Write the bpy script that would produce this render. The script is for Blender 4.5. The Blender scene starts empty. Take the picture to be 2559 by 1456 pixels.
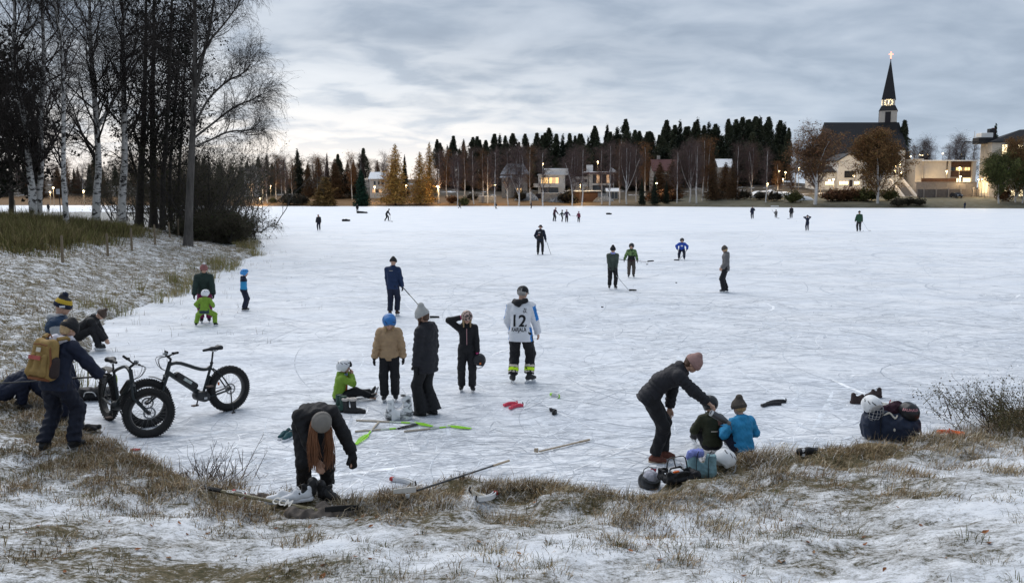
import bpy, bmesh, math, random
import numpy as np
from mathutils import Vector, Matrix, Euler

SC = bpy.context.scene
COL = SC.collection
PI = math.pi
R = math.radians

# ------------------------------------------------------------------ camera
FPX, CXP, CYP, HZN, HC = 2132.0, 1279.5, 728.0, 486.0, 3.5     # lens and horizon measured on the photo
PITCH = math.atan((CYP - HZN) / FPX)
cam_d = bpy.data.cameras.new('camera')
cam_d.sensor_width = 36.0
cam_d.lens = 36.0 * FPX / 2559.0
cam_d.clip_start = 0.1
cam_d.clip_end = 4000.0
cam = bpy.data.objects.new('camera', cam_d)
cam.location = (0, 0, HC)
cam.rotation_euler = (PI / 2 - PITCH, 0, 0)
COL.objects.link(cam)
SC.camera = cam

# ------------------------------------------------------------------ sky
SUN_EL, SUN_AZ = R(48), R(-35)      # soft light through the cloud deck, azimuth left of straight ahead
W = bpy.data.worlds.new('World')
SC.world = W
W.use_nodes = True
nt = W.node_tree
for n in list(nt.nodes):
    nt.nodes.remove(n)
def wn(t, **k):
    n = nt.nodes.new(t)
    for a, b in k.items():
        setattr(n, a, b)
    return n
def wmath(op, a, b=None, c=None, clamp=False):
    n = wn('ShaderNodeMath', operation=op, use_clamp=clamp)
    for i, v in enumerate((a, b, c)):
        if v is None:
            continue
        if isinstance(v, (int, float)):
            n.inputs[i].default_value = v
        else:
            nt.links.new(v, n.inputs[i])
    return n.outputs[0]
def wmix(f, a, b, bt='MIX'):
    n = wn('ShaderNodeMix', data_type='RGBA', blend_type=bt)
    for s, v in ((n.inputs[0], f), (n.inputs[6], a), (n.inputs[7], b)):
        if isinstance(v, (int, float)):
            s.default_value = v
        elif isinstance(v, tuple):
            s.default_value = (*v, 1)
        else:
            nt.links.new(v, s)
    return n.outputs[2]
def wramp(f, stops):
    n = wn('ShaderNodeValToRGB')
    e = n.color_ramp.elements
    while len(e) < len(stops):
        e.new(0.5)
    for el, (p, c) in zip(e, stops):
        el.position = p
        el.color = (*c, 1) if isinstance(c, tuple) else (c, c, c, 1)
    nt.links.new(f, n.inputs[0])
    return n.outputs[0]
tc = wn('ShaderNodeTexCoord')
sep = wn('ShaderNodeSeparateXYZ')
nt.links.new(tc.outputs['Generated'], sep.inputs[0])
X, Y, Z = sep.outputs
zc = wmath('ADD', wmath('MAXIMUM', Z, 0.0), 0.22)
cmb = wn('ShaderNodeCombineXYZ')
nt.links.new(wmath('DIVIDE', X, zc), cmb.inputs[0])
nt.links.new(wmath('MULTIPLY', wmath('DIVIDE', Y, zc), 1.0), cmb.inputs[1])
def wnoise(scale, detail, rough, dist, off=0.0, st=(1, 1, 1)):
    mp = wn('ShaderNodeMapping')
    mp.inputs['Location'].default_value = (off, off * 1.7, 0)
    mp.inputs['Rotation'].default_value = (0, 0, R(-14))
    mp.inputs['Scale'].default_value = st
    nt.links.new(cmb.outputs[0], mp.inputs[0])
    n = wn('ShaderNodeTexNoise')
    n.inputs['Scale'].default_value = scale
    n.inputs['Detail'].default_value = detail
    n.inputs['Roughness'].default_value = rough
    n.inputs['Distortion'].default_value = dist
    nt.links.new(mp.outputs[0], n.inputs['Vector'])
    return n.outputs[0]
n_big = wnoise(0.85, 5, 0.55, 0.4, 3.1, (0.85, 1.0, 1))
n_mid = wnoise(4.2, 6, 0.52, 0.3, 8.0, (0.85, 1.15, 1))
cl = wmath('ADD', wmath('MULTIPLY', n_big, 0.62), wmath('MULTIPLY', n_mid, 0.38))
cloud = wramp(cl, [(0.37, (0.265, 0.325, 0.415)), (0.46, (0.345, 0.415, 0.515)), (0.55, (0.46, 0.53, 0.63)), (0.66, (0.62, 0.68, 0.76))])
# thinning towards the horizon: paler blue air under the deck
hor = wramp(Z, [(0.0, 1.0), (0.06, 0.72), (0.16, 0.18), (0.30, 0.0)])
air = wramp(cl, [(0.38, (0.46, 0.55, 0.67)), (0.50, (0.56, 0.65, 0.77)), (0.62, (0.66, 0.74, 0.84))])
base = wmix(wmath('MULTIPLY', hor, 0.85), cloud, air)
# the last daylight low on the left of the view
az = wmath('ARCTAN2', X, Y)
daz = wmath('ABSOLUTE', wmath('ADD', az, 0.27))
ga = wramp(wmath('DIVIDE', daz, 0.62), [(0.0, 1.0), (0.35, 0.85), (0.75, 0.22), (1.0, 0.0)])
gz = wramp(Z, [(0.0, 1.0), (0.06, 1.0), (0.11, 0.65), (0.18, 0.2), (0.30, 0.0)])
streak = wramp(n_mid, [(0.38, 0.35), (0.56, 1.0)])
glow = wmath('MULTIPLY', wmath('MULTIPLY', ga, gz), wmath('MAXIMUM', streak, wramp(Z, [(0.0, 1.0), (0.04, 0.9), (0.09, 0.0)])))
glow_c = wramp(Z, [(0.0, (1.12, 0.95, 0.80)), (0.035, (1.12, 1.03, 0.95)), (0.12, (1.0, 1.0, 1.0))])
base = wmix(glow, base, glow_c)
sky = wn('ShaderNodeTexSky', sky_type='NISHITA')
sky.sun_disc = False
sky.sun_elevation = SUN_EL
sky.sun_rotation = SUN_AZ
bg1 = wn('ShaderNodeBackground')
bg1.inputs[1].default_value = 0.05
nt.links.new(sky.outputs[0], bg1.inputs[0])
bg2 = wn('ShaderNodeBackground')
bg2.inputs[1].default_value = 0.75
nt.links.new(base, bg2.inputs[0])
mx = wn('ShaderNodeMixShader')
mx.inputs[0].default_value = 0.93
nt.links.new(bg1.outputs[0], mx.inputs[1])
nt.links.new(bg2.outputs[0], mx.inputs[2])
wo = wn('ShaderNodeOutputWorld')
nt.links.new(mx.outputs[0], wo.inputs[0])

sun_d = bpy.data.lights.new('sun', 'SUN')
sun_d.energy = 1.5
sun_d.angle = R(60)
sun_d.color = (1.0, 0.97, 0.94)
sun = bpy.data.objects.new('sun', sun_d)
sdir = Vector((math.sin(SUN_AZ) * math.cos(SUN_EL), math.cos(SUN_AZ) * math.cos(SUN_EL), math.sin(SUN_EL)))
sun.rotation_euler = sdir.to_track_quat('Z', 'Y').to_euler()
COL.objects.link(sun)

SC.view_settings.view_transform = 'Standard'
SC.view_settings.look = 'None'
SC.view_settings.exposure = 0.55
SC.view_settings.gamma = 1.0
SC.view_settings.use_curve_mapping = False
SC.render.engine = 'CYCLES'
SC.cycles.use_denoising = True
SC.cycles.max_bounces = 5
SC.cycles.diffuse_bounces = 2
SC.cycles.transparent_max_bounces = 6
SC.cycles.sample_clamp_indirect = 3.0

# ------------------------------------------------------------------ helpers
RNG = np.random.default_rng(7)

def ray(px, py):
    u, v = (px - CXP) / FPX, (CYP - py) / FPX
    c, s = math.cos(PITCH), math.sin(PITCH)
    return np.array((u, c + v * s, -s + v * c))
def G(px, py, z=0.0):
    """Ground point seen at a photo pixel (2559 px wide), on the level z."""
    d = ray(px, py)
    t = (z - HC) / d[2]
    return np.array((d[0] * t, d[1] * t, z))
def AT(px, py, y):
    """Point seen at a photo pixel at the depth y."""
    d = ray(px, py)
    t = y / d[1]
    return np.array((d[0] * t, y, HC + d[2] * t))

def hash3(ix, iy, iz, s):
    h = (ix.astype(np.int64) * 374761393 + iy.astype(np.int64) * 668265263 + iz.astype(np.int64) * 2147483647 + s * 1274126177) & 0x7fffffff
    h = ((h ^ (h >> 13)) * 1274126177) & 0x7fffffff
    return ((h ^ (h >> 16)) & 0xffff) / 65535.0
def vnoise(x, y, s=0):
    x = np.asarray(x, float); y = np.asarray(y, float)
    ix, iy = np.floor(x), np.floor(y)
    fx, fy = x - ix, y - iy
    fx, fy = fx * fx * (3 - 2 * fx), fy * fy * (3 - 2 * fy)
    z = np.zeros_like(ix)
    a = hash3(ix, iy, z, s); b = hash3(ix + 1, iy, z, s); c = hash3(ix, iy + 1, z, s); d = hash3(ix + 1, iy + 1, z, s)
    return a + (b - a) * fx + (c - a) * fy + (a - b - c + d) * fx * fy
def fbm(x, y, s=0, o=4):
    t, a, n = 0, .5, 0
    for i in range(o):
        t = t + a * vnoise(x * 2 ** i, y * 2 ** i, s + i); n += a; a *= .5
    return t / n

def sstep(a, b, x):
    t = np.clip((x - a) / (b - a), 0, 1)
    return t * t * (3 - 2 * t)

def tag(o, label=None, cat=None, group=None, kind=None):
    if label: o['label'] = label
    if cat: o['category'] = cat
    if group: o['group'] = group
    if kind: o['kind'] = kind
    return o
def thing(name, label, cat, loc=(0, 0, 0), rotz=0.0, group=None, kind=None):
    o = bpy.data.objects.new(name, None)
    o.empty_display_size = .1
    COL.objects.link(o)
    o.location = tuple(float(v) for v in loc)
    o.rotation_euler = (0, 0, rotz)
    return tag(o, label, cat, group, kind)

def mesh_np(name, V, F, mats=None, midx=None, smooth=False, colors=None):
    """Mesh from arrays; F is an (n,3)/(n,4) array or a list of such arrays."""
    me = bpy.data.meshes.new(name)
    V = np.asarray(V, np.float32).reshape(-1, 3)
    if not isinstance(F, (list, tuple)):
        F = [F]
    F = [np.asarray(f, np.int32) for f in F if len(f)]
    tot = np.concatenate([np.full(len(f), f.shape[1], np.int32) for f in F]) if F else np.zeros(0, np.int32)
    idx = np.concatenate([f.ravel() for f in F]) if F else np.zeros(0, np.int32)
    me.vertices.add(len(V)); me.vertices.foreach_set('co', V.ravel())
    me.loops.add(len(idx)); me.loops.foreach_set('vertex_index', idx)
    me.polygons.add(len(tot))
    st = np.zeros(len(tot), np.int32)
    if len(tot): st[1:] = np.cumsum(tot)[:-1]
    me.polygons.foreach_set('loop_start', st)
    if smooth:
        me.polygons.foreach_set('use_smooth', np.ones(len(tot), bool))
    for m in (mats if isinstance(mats, (list, tuple)) else [mats] if mats else []):
        me.materials.append(m)
    if midx is not None:
        me.polygons.foreach_set('material_index', np.asarray(midx, np.int32))
    if colors is not None:
        at = me.color_attributes.new('Col', 'FLOAT_COLOR', 'POINT')
        c = np.ones((len(V), 4), np.float32); c[:, :colors.shape[1]] = colors
        at.data.foreach_set('color', c.ravel())
    me.update(calc_edges=True)
    return me
def obj(name, me, parent=None, loc=None, **kw):
    o = bpy.data.objects.new(name, me)
    COL.objects.link(o)
    if parent is not None: o.parent = parent
    if loc is not None: o.location = tuple(float(v) for v in loc)
    tag(o, **kw)
    return o
def copy_tree(o, parent=None):
    c = o.copy()
    COL.objects.link(c)
    if parent is not None: c.parent = parent
    for ch in o.children:
        copy_tree(ch, c)
    return c

def nrm(v):
    v = np.asarray(v, float)
    return v / (np.linalg.norm(v) + 1e-12)

class MB:
    """Collects boxes, tubes, lathes and prisms into one mesh with several materials."""
    def __init__(s): s.V, s.F, s.M, s.n = [], [], [], 0
    def add(s, V, F, m=0):
        s.V.append(np.asarray(V, float).reshape(-1, 3))
        for f in F:
            s.F.append(tuple(int(i) + s.n for i in f)); s.M.append(m)
        s.n += len(s.V[-1])
        return s
    def box(s, c, d, m=0, rot=None):
        d = np.asarray(d, float) / 2
        V = np.array([(x, y, z) for x in (-1, 1) for y in (-1, 1) for z in (-1, 1)], float) * d
        if rot is not None:
            V = V @ np.array(rot.to_matrix() if hasattr(rot, 'to_matrix') else rot).T
        return s.add(V + np.asarray(c, float), [(0, 1, 3, 2), (4, 6, 7, 5), (0, 4, 5, 1), (2, 3, 7, 6), (0, 2, 6, 4), (1, 5, 7, 3)], m)
    def bevbox(s, c, d, b, m=0, rot=None):
        d = np.asarray(d, float) / 2
        V, F = [], []
        for (ix, iy) in ((-1, -1), (1, -1), (1, 1), (-1, 1)):
            for z, k in ((-d[2], 1), (-d[2] + b, 0), (d[2] - b, 0), (d[2], 1)):
                V.append((ix * (d[0] - b * k), iy * (d[1] - b * k), z))
        for i in range(4):
            j = (i + 1) % 4
            for k in range(3):
                F.append((i * 4 + k, j * 4 + k, j * 4 + k + 1, i * 4 + k + 1))
        F += [(0, 12, 8, 4), (3, 7, 11, 15)]
        V = np.array(V)
        if rot is not None:
            V = V @ np.array(rot.to_matrix() if hasattr(rot, 'to_matrix') else rot).T
        return s.add(V + np.asarray(c, float), F, m)
    def tube(s, P, r, n=8, m=0, cap=True, flat=1.0, up=None):
        P = np.asarray(P, float); k = len(P)
        r = np.broadcast_to(np.asarray(r, float), (k,))
        T = np.gradient(P, axis=0); T /= np.linalg.norm(T, axis=1)[:, None] + 1e-12
        u = np.asarray(up if up is not None else ((0, 0, 1) if abs(T[0][2]) < .9 else (1, 0, 0)), float)
        V = []
        for i in range(k):
            a = np.cross(T[i], u); a = nrm(a); b = np.cross(a, T[i]); u = b
            for j in range(n):
                t = 2 * PI * j / n
                V.append(P[i] + r[i] * (math.cos(t) * a + flat * math.sin(t) * b))
        F = [(i * n + j, i * n + (j + 1) % n, (i + 1) * n + (j + 1) % n, (i + 1) * n + j) for i in range(k - 1) for j in range(n)]
        if cap:
            F += [tuple(range(n - 1, -1, -1)), tuple((k - 1) * n + j for j in range(n))]
        return s.add(V, F, m)
    def lathe(s, prof, n=16, m=0, c=(0, 0, 0), rot=None, close=False):
        prof = list(prof); k = len(prof)
        V = np.array([(r * math.cos(2 * PI * j / n), r * math.sin(2 * PI * j / n), z) for r, z in prof for j in range(n)])
        if rot is not None:
            V = V @ np.array(rot.to_matrix() if hasattr(rot, 'to_matrix') else rot).T
        rr = range(k if close else k - 1)
        F = [(i * n + j, i * n + (j + 1) % n, ((i + 1) % k) * n + (j + 1) % n, ((i + 1) % k) * n + j) for i in rr for j in range(n)]
        return s.add(V + np.asarray(c, float), F, m)
    def prism(s, pts, axis, a, b, m=0):
        """Extrude a 2D outline along axis 0/1/2 from a to b."""
        n = len(pts); V = []
        for t in (a, b):
            for p in pts:
                q = list(p); q.insert(axis, t); V.append(q)
        F = [tuple(range(n)), tuple(range(2 * n - 1, n - 1, -1))] + [(i, i + n, (i + 1) % n + n, (i + 1) % n) for i in range(n)]
        return s.add(V, F, m)
    def mesh(s, name, mats, smooth=False):
        me = bpy.data.meshes.new(name)
        V = np.concatenate(s.V) if s.V else np.zeros((0, 3))
        me.from_pydata(V.tolist(), [], s.F)
        for mm in (mats if isinstance(mats, (list, tuple)) else [mats]): me.materials.append(mm)
        me.polygons.foreach_set('material_index', np.array(s.M, np.int32))
        bm = bmesh.new(); bm.from_mesh(me)
        bmesh.ops.recalc_face_normals(bm, faces=bm.faces)
        bm.to_mesh(me); bm.free()
        if smooth:
            me.polygons.foreach_set('use_smooth', np.ones(len(me.polygons), bool))
            try: me.set_sharp_from_angle(angle=R(40))
            except Exception: pass
        me.update()
        return me
    def obj(s, name, mats, parent=None, smooth=False, loc=None, **kw):
        return obj(name, s.mesh(name, mats, smooth), parent, loc, **kw)

# ------------------------------------------------------------------ materials
MATS = {}
class NT:
    def __init__(s, m): s.t = m.node_tree
    def n(s, ty, **k):
        n = s.t.nodes.new(ty)
        for a, b in k.items(): setattr(n, a, b)
        return n
    def l(s, a, b): s.t.links.new(a, b)
    def set(s, sock, v):
        if isinstance(v, (int, float)): sock.default_value = v
        elif isinstance(v, tuple): sock.default_value = (*v, 1) if len(v) == 3 and sock.type == 'RGBA' else v
        else: s.l(v, sock)
    def math(s, op, a, b=None, clamp=False):
        n = s.n('ShaderNodeMath', operation=op, use_clamp=clamp)
        s.set(n.inputs[0], a)
        if b is not None: s.set(n.inputs[1], b)
        return n.outputs[0]
    def mix(s, f, a, b, bt='MIX'):
        n = s.n('ShaderNodeMix', data_type='RGBA', blend_type=bt)
        s.set(n.inputs[0], f); s.set(n.inputs[6], a); s.set(n.inputs[7], b)
        return n.outputs[2]
    def noise(s, vec, scale, detail=4, rough=.55, dist=0.0, st=None, rot=0.0):
        if st is not None or rot:
            mp = s.n('ShaderNodeMapping')
            mp.inputs['Scale'].default_value = st or (1, 1, 1)
            mp.inputs['Rotation'].default_value = (0, 0, rot)
            s.l(vec, mp.inputs[0]); vec = mp.outputs[0]
        n = s.n('ShaderNodeTexNoise')
        n.inputs['Scale'].default_value = scale; n.inputs['Detail'].default_value = detail
        n.inputs['Roughness'].default_value = rough; n.inputs['Distortion'].default_value = dist
        s.l(vec, n.inputs['Vector'])
        return n.outputs[0]
    def ramp(s, f, stops, interp='LINEAR'):
        n = s.n('ShaderNodeValToRGB'); n.color_ramp.interpolation = interp
        e = n.color_ramp.elements
        while len(e) < len(stops): e.new(.5)
        for el, (p, c) in zip(e, stops):
            el.position = p; el.color = (*c, 1) if isinstance(c, tuple) else (c, c, c, 1)
        s.l(f, n.inputs[0])
        return n.outputs[0]
    def bump(s, h, strength, dist=.02):
        n = s.n('ShaderNodeBump'); n.inputs['Strength'].default_value = strength; n.inputs['Distance'].default_value = dist
        s.l(h, n.inputs['Height'])
        return n.outputs[0]
def newmat(name):
    m = bpy.data.materials.new(name); m.use_nodes = True
    t = NT(m)
    b = m.node_tree.nodes['Principled BSDF']
    MATS[name] = m
    return m, t, b
def pm(name, col, rough=.75, var=.2, scale=9, bump=0.0, bscale=60, metal=0.0, spec=.35, st=None, sheen=0.0):
    """Plain surface: base colour with a little noise and fine relief."""
    if name in MATS: return MATS[name]
    m, t, b = newmat(name)
    tcn = t.n('ShaderNodeTexCoord')
    v = tcn.outputs['Object']
    if var > 0:
        f = t.noise(v, scale, 5, .6, 0, st)
        lo = tuple(c * (1 - var) for c in col); hi = tuple(min(1, c * (1 + var)) for c in col)
        t.l(t.ramp(f, [(.3, lo), (.7, hi)]), b.inputs['Base Color'])
    else:
        b.inputs['Base Color'].default_value = (*col, 1)
    b.inputs['Roughness'].default_value = rough
    b.inputs['Metallic'].default_value = metal
    b.inputs['Specular IOR Level'].default_value = spec
    if sheen: b.inputs['Sheen Weight'].default_value = sheen
    if bump > 0:
        t.l(t.bump(t.noise(v, bscale, 3, .6), bump, .01), b.inputs['Normal'])
    return m
def emit(name, col, strength):
    if name in MATS: return MATS[name]
    m, t, b = newmat(name)
    b.inputs['Base Color'].default_value = (*col, 1)
    b.inputs['Emission Color'].default_value = (*col, 1)
    b.inputs['Emission Strength'].default_value = strength
    return m
def colmat(name, rough=.85, spec=.2, var=.15, scale=30):
    """Colour read from the per-vertex colour of each blade, leaf or twig."""
    if name in MATS: return MATS[name]
    m, t, b = newmat(name)
    a = t.n('ShaderNodeAttribute', attribute_name='Col')
    tcn = t.n('ShaderNodeTexCoord')
    f = t.ramp(t.noise(tcn.outputs['Object'], scale, 2), [(.3, 1 - var), (.7, 1 + var)])
    t.l(t.mix(1.0, a.outputs['Color'], f, 'MULTIPLY'), b.inputs['Base Color'])
    b.inputs['Roughness'].default_value = rough
    b.inputs['Specular IOR Level'].default_value = spec
    return m
# ------------------------------------------------------------------ shoreline and terrain
NEAR_SHORE = [(330, 770), (250, 832), (205, 900), (165, 960), (150, 1030), (215, 1090), (330, 1150), (440, 1186), (560, 1203), (640, 1240),
              (720, 1258), (850, 1256), (960, 1246), (1080, 1234), (1160, 1205), (1245, 1222), (1330, 1236), (1500, 1240), (1600, 1222),
              (1690, 1192), (1790, 1165), (1880, 1142), (1960, 1128), (2060, 1126), (2160, 1120), (2290, 1110), (2420, 1088), (2490, 1055), (2600, 1020), (2900, 930), (3500, 800)]
FAR_SHORE = [(3600, 524), (2900, 522), (2559, 521), (2200, 519.5), (1900, 518), (1480, 514.5), (1000, 515), (600, 515), (300, 513), (0, 513), (-600, 513)]
PEN_BACK = [(-600, 533), (0, 533), (330, 533), (440, 531), (520, 530), (592, 537), (545, 541), (522, 547), (565, 556), (600, 578), (626, 612), (642, 637), (600, 652), (540, 682), (480, 716), (400, 746)]
def g2(L): return [G(x, y)[:2] for x, y in L]
LAKE = np.array(g2(NEAR_SHORE) + [(420, 30), (480, 150)] + g2(FAR_SHORE) + g2(PEN_BACK))

def lake_dist(x, y):
    """Signed distance to the shoreline, positive on land."""
    x = np.asarray(x, float); y = np.asarray(y, float)
    sh = x.shape; x = x.ravel(); y = y.ravel()
    best = np.full(x.shape, 1e18); inside = np.zeros(x.shape, bool)
    n = len(LAKE)
    for i in range(n):
        ax, ay = LAKE[i]; bx, by = LAKE[(i + 1) % n]
        ex, ey = bx - ax, by - ay
        t = np.clip(((x - ax) * ex + (y - ay) * ey) / (ex * ex + ey * ey + 1e-12), 0, 1)
        dx, dy = x - ax - t * ex, y - ay - t * ey
        best = np.minimum(best, dx * dx + dy * dy)
        c = ((ay > y) != (by > y))
        xi = ax + (y - ay) * ex / (ey if abs(ey) > 1e-12 else 1e-12)
        inside ^= c & (x < xi)
    d = np.sqrt(best)
    return np.where(inside, -d, d).reshape(sh)
def height(x, y, detail=True):
    x = np.asarray(x, float); y = np.asarray(y, float)
    d = lake_dist(x, y)
    far = sstep(150, 185, y + np.abs(x) * .1)
    dn = d + ((vnoise(x * .8, y * .8, 3) - .5) * .55 + (vnoise(x * 2.6, y * 2.6, 13) - .5) * .42) * (1 - far)
    near = 1.85 * (1 - np.exp(-(np.maximum(dn, 0) / 7.0) ** 1.35)) + .05 * sstep(0, .35, dn)
    near = near * (1 - .80 * sstep(56, 84, y) * sstep(-4, -12, x))
    lawn = 1.4 * (1 - np.exp(-np.maximum(d, 0) / 9.0)) + .12 * sstep(0, .8, d) + .045 * np.clip(d - 8, 0, 24)
    hill = np.maximum(d - 32, 0) * .11
    hill = 11 * (1 - np.exp(-hill / 11)) * (1 - .55 * sstep(95, 150, x))
    far_h = lawn + hill + (fbm(x / 22, y / 22, 9) - .5) * .9 * sstep(20, 50, d)
    h = near * (1 - far) + far_h * far
    if detail:
        k = (1 - far) * sstep(0, 1.5, d) * (1 + .9 * sstep(-4, -8, x) * sstep(13, 16, y))
        h = h + (1 - far) * .12 * sstep(0, .25, dn) * (1 - sstep(.8, 2.2, dn)) * sstep(.45, .62, fbm(x * 1.7, y * 1.7, 87, 3))
        h = h + k * ((fbm(x * 1.3, y * 1.3, 21) - .5) * .16 + (fbm(x * 4.5, y * 4.5, 31, 3) - .5) * .07)
    return np.where(dn * (1 - far) + d * far > 0, np.maximum(h, .01), np.maximum(-.5, dn * .5 - .02))
def hz(x, y):
    return float(height(np.array([x]), np.array([y]))[0])
def GT(px, py, extra=0.0):
    """Point on the terrain or ice seen at a photo pixel."""
    d = ray(px, py)
    t = np.concatenate([np.linspace(3, 40, 3000), np.linspace(40, 700, 4000)])
    x, y, z = d[0] * t, d[1] * t, HC + d[2] * t
    h = np.maximum(height(x, y), 0) + extra
    k = np.argmax(z <= h)
    return np.array((x[k], y[k], max(h[k], 0)))

def terrain_mesh():
    a = np.concatenate([np.linspace(-180, -42, 40)[:-1], np.linspace(-42, -33, 30)[:-1], np.linspace(-33, 33, 400)[:-1], np.linspace(33, 42, 30)[:-1], np.linspace(42, 180, 40)])
    a = np.radians(a)
    r = [0.4]
    while r[-1] < 1500:
        r.append(r[-1] + max(.045, r[-1] * (.013 if r[-1] < 60 else .02)))
    r = np.array(r)
    A, RR = np.meshgrid(a, r)
    x, y = RR * np.sin(A), RR * np.cos(A)
    z = height(x, y)
    na = len(a)
    V = np.stack([x, y, z], -1).reshape(-1, 3)
    i = np.arange((len(r) - 1) * (na - 1)); ri, ai = i // (na - 1), i % (na - 1)
    k = ri * na + ai
    F = np.stack([k, k + 1, k + na + 1, k + na], 1)
    # leave out the lake bed, which the ice hides
    keep = (z.ravel()[F] > -.3).any(1)
    F = F[keep]
    d = lake_dist(x, y).ravel()
    far = sstep(150, 185, y + np.abs(x) * .1).ravel()
    side = sstep(-2, -9, x + (y - 12) * .15).ravel() * (1 - far)        # the left shore
    c = np.stack([far, side, np.clip(d / 60, 0, 1)], 1)
    return V, F, c

gm, t, b = newmat('bank_ground')
tcn = t.n('ShaderNodeTexCoord'); ov = tcn.outputs['Object']
at = t.n('ShaderNodeAttribute', attribute_name='Col')
sp = t.n('ShaderNodeSeparateColor'); t.l(at.outputs['Color'], sp.inputs[0])
far, side, dd = sp.outputs
# near bank: snow with grass showing through in streaks and patches
n1 = t.noise(ov, .42, 5, .60, .3, (1, 1.7, 1))
n2 = t.noise(ov, 2.6, 6, .68, .4, (1, 1.5, 1))
n3 = t.noise(ov, 15, 5, .72, .4, (1, 1.4, 1))
n4 = t.noise(ov, 60, 4, .8)
sm = t.math('ADD', t.math('ADD', t.math('MULTIPLY', n1, .38), t.math('MULTIPLY', n2, .20)), t.math('ADD', t.math('MULTIPLY', n3, .22), t.math('MULTIPLY', n4, .20)))
dm = t.math('MULTIPLY', dd, 60)
sm = t.math('ADD', sm, t.math('MULTIPLY', t.ramp(t.math('DIVIDE', dm, 5), [(0, 0.0), (.08, .0), (.34, 1.0), (1, 1.0)]), .09))
sms = t.math('ADD', t.math('ADD', t.math('MULTIPLY', n2, .40), t.math('MULTIPLY', n3, .42)), t.math('ADD', t.math('MULTIPLY', n1, .10), .095))
smx = t.n('ShaderNodeMix'); t.l(side, smx.inputs[0]); t.l(sm, smx.inputs[2]); t.l(sms, smx.inputs[3]); sm = smx.outputs[0]
snow = t.ramp(sm, [(.53, 0.0), (.57, .50), (.625, 1.0)])
g1 = t.ramp(n3, [(.30, (.035, .040, .018)), (.45, (.10, .083, .043)), (.62, (.19, .15, .088)), (.75, (.30, .25, .17))])
s1 = t.ramp(n2, [(.3, (.70, .74, .80)), (.7, (.86, .875, .90))])
nearc = t.mix(snow, g1, s1)
# far lawn: dry tan grass, greyer and frosted to the right, forest floor farther up
f1 = t.noise(ov, .12, 5, .6, 0, (1, 2.5, 1))
f2 = t.noise(ov, .9, 5, .7, 0, (.5, 2.2, 1))
px_ = t.n('ShaderNodeSeparateXYZ'); t.l(ov, px_.inputs[0])
right = t.ramp(t.math('DIVIDE', t.math('ADD', px_.outputs[0], 20), 120), [(.25, 0.0), (.62, 1.0)])
tan = t.ramp(f2, [(.3, (.115, .062, .026)), (.7, (.25, .148, .066))])
grn = t.ramp(f2, [(.28, (.06, .055, .032)), (.55, (.13, .12, .082)), (.72, (.27, .27, .25))])
lawn = t.mix(right, tan, grn)
flo = t.ramp(t.noise(ov, .16, 5, .65), [(.42, (.04, .032, .022)), (.58, (.09, .07, .05)), (.64, (.60, .62, .66))])
farc = t.mix(t.ramp(t.math('ADD', dd, t.math('MULTIPLY', f1, .2)), [(.60, 0.0), (.78, 1.0)]), lawn, flo)
t.l(t.mix(far, nearc, farc), b.inputs['Base Color'])
b.inputs['Roughness'].default_value = .85
b.inputs['Specular IOR Level'].default_value = .2
t.l(t.bump(t.math('ADD', t.math('MULTIPLY', n3, .7), t.math('MULTIPLY', n4, .5)), .6, .05), b.inputs['Normal'])
V, F, c = terrain_mesh()
obj('ground', mesh_np('ground', V, F, gm, smooth=True, colors=c), kind='structure', label='snow dusted grassy bank and far lawn round the lake')

# ------------------------------------------------------------------ ice
im, t, b = newmat('lake_ice')
tcn = t.n('ShaderNodeTexCoord'); ov = tcn.outputs['Object']
px_ = t.n('ShaderNodeSeparateXYZ'); t.l(ov, px_.inputs[0])
yy = px_.outputs[1]
a1 = t.noise(ov, .25, 6, .65, .6, (1, 2.2, 1), R(14))
a2 = t.noise(ov, 2.4, 6, .70, 1.2, (.7, 2.2, 1), R(24))
a3 = t.noise(ov, 9, 5, .75, 1.0, (.5, 2.0, 1), R(-24))
a4 = t.noise(ov, 24, 4, .8, .6, (.5, 1.8, 1), R(30))
wear = t.ramp(t.math('DIVIDE', yy, 60), [(.10, 1.0), (.20, .90), (.36, .55), (.75, .22), (1, .10)])   # thin, worn snow where people gather
k = t.math('ADD', t.math('MULTIPLY', a2, .30), t.math('ADD', t.math('MULTIPLY', a3, .38), t.math('MULTIPLY', a4, .32)))
dark = t.math('MULTIPLY', t.math('MULTIPLY', t.ramp(k, [(.42, 1.0), (.49, .65), (.55, 0.0)]), t.ramp(t.noise(ov, .7, 4, .6, .8, (1, 1.6, 1)), [(.34, .40), (.58, 1.0)])), wear)
icec = t.ramp(a1, [(.32, (.72, .765, .835)), (.5, (.82, .85, .895)), (.68, (.88, .895, .92))])
t.l(t.mix(dark, icec, (.22, .25, .30)), b.inputs['Base Color'])
t.l(t.math('SUBTRACT', .58, t.math('MULTIPLY', dark, .22)), b.inputs['Roughness'])
b.inputs['Specular IOR Level'].default_value = .32
t.l(t.bump(t.math('ADD', t.math('MULTIPLY', a2, .4), t.math('MULTIPLY', a3, .6)), .35, .03), b.inputs['Normal'])
obj('lake_ice', mesh_np('lake_ice', [(-900, 2, 0), (900, 2, 0), (900, 420, 0), (-900, 420, 0)], np.array([[0, 1, 2, 3]]), im), kind='structure', label='snow dusted frozen lake surface covered in skate marks')

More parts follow.
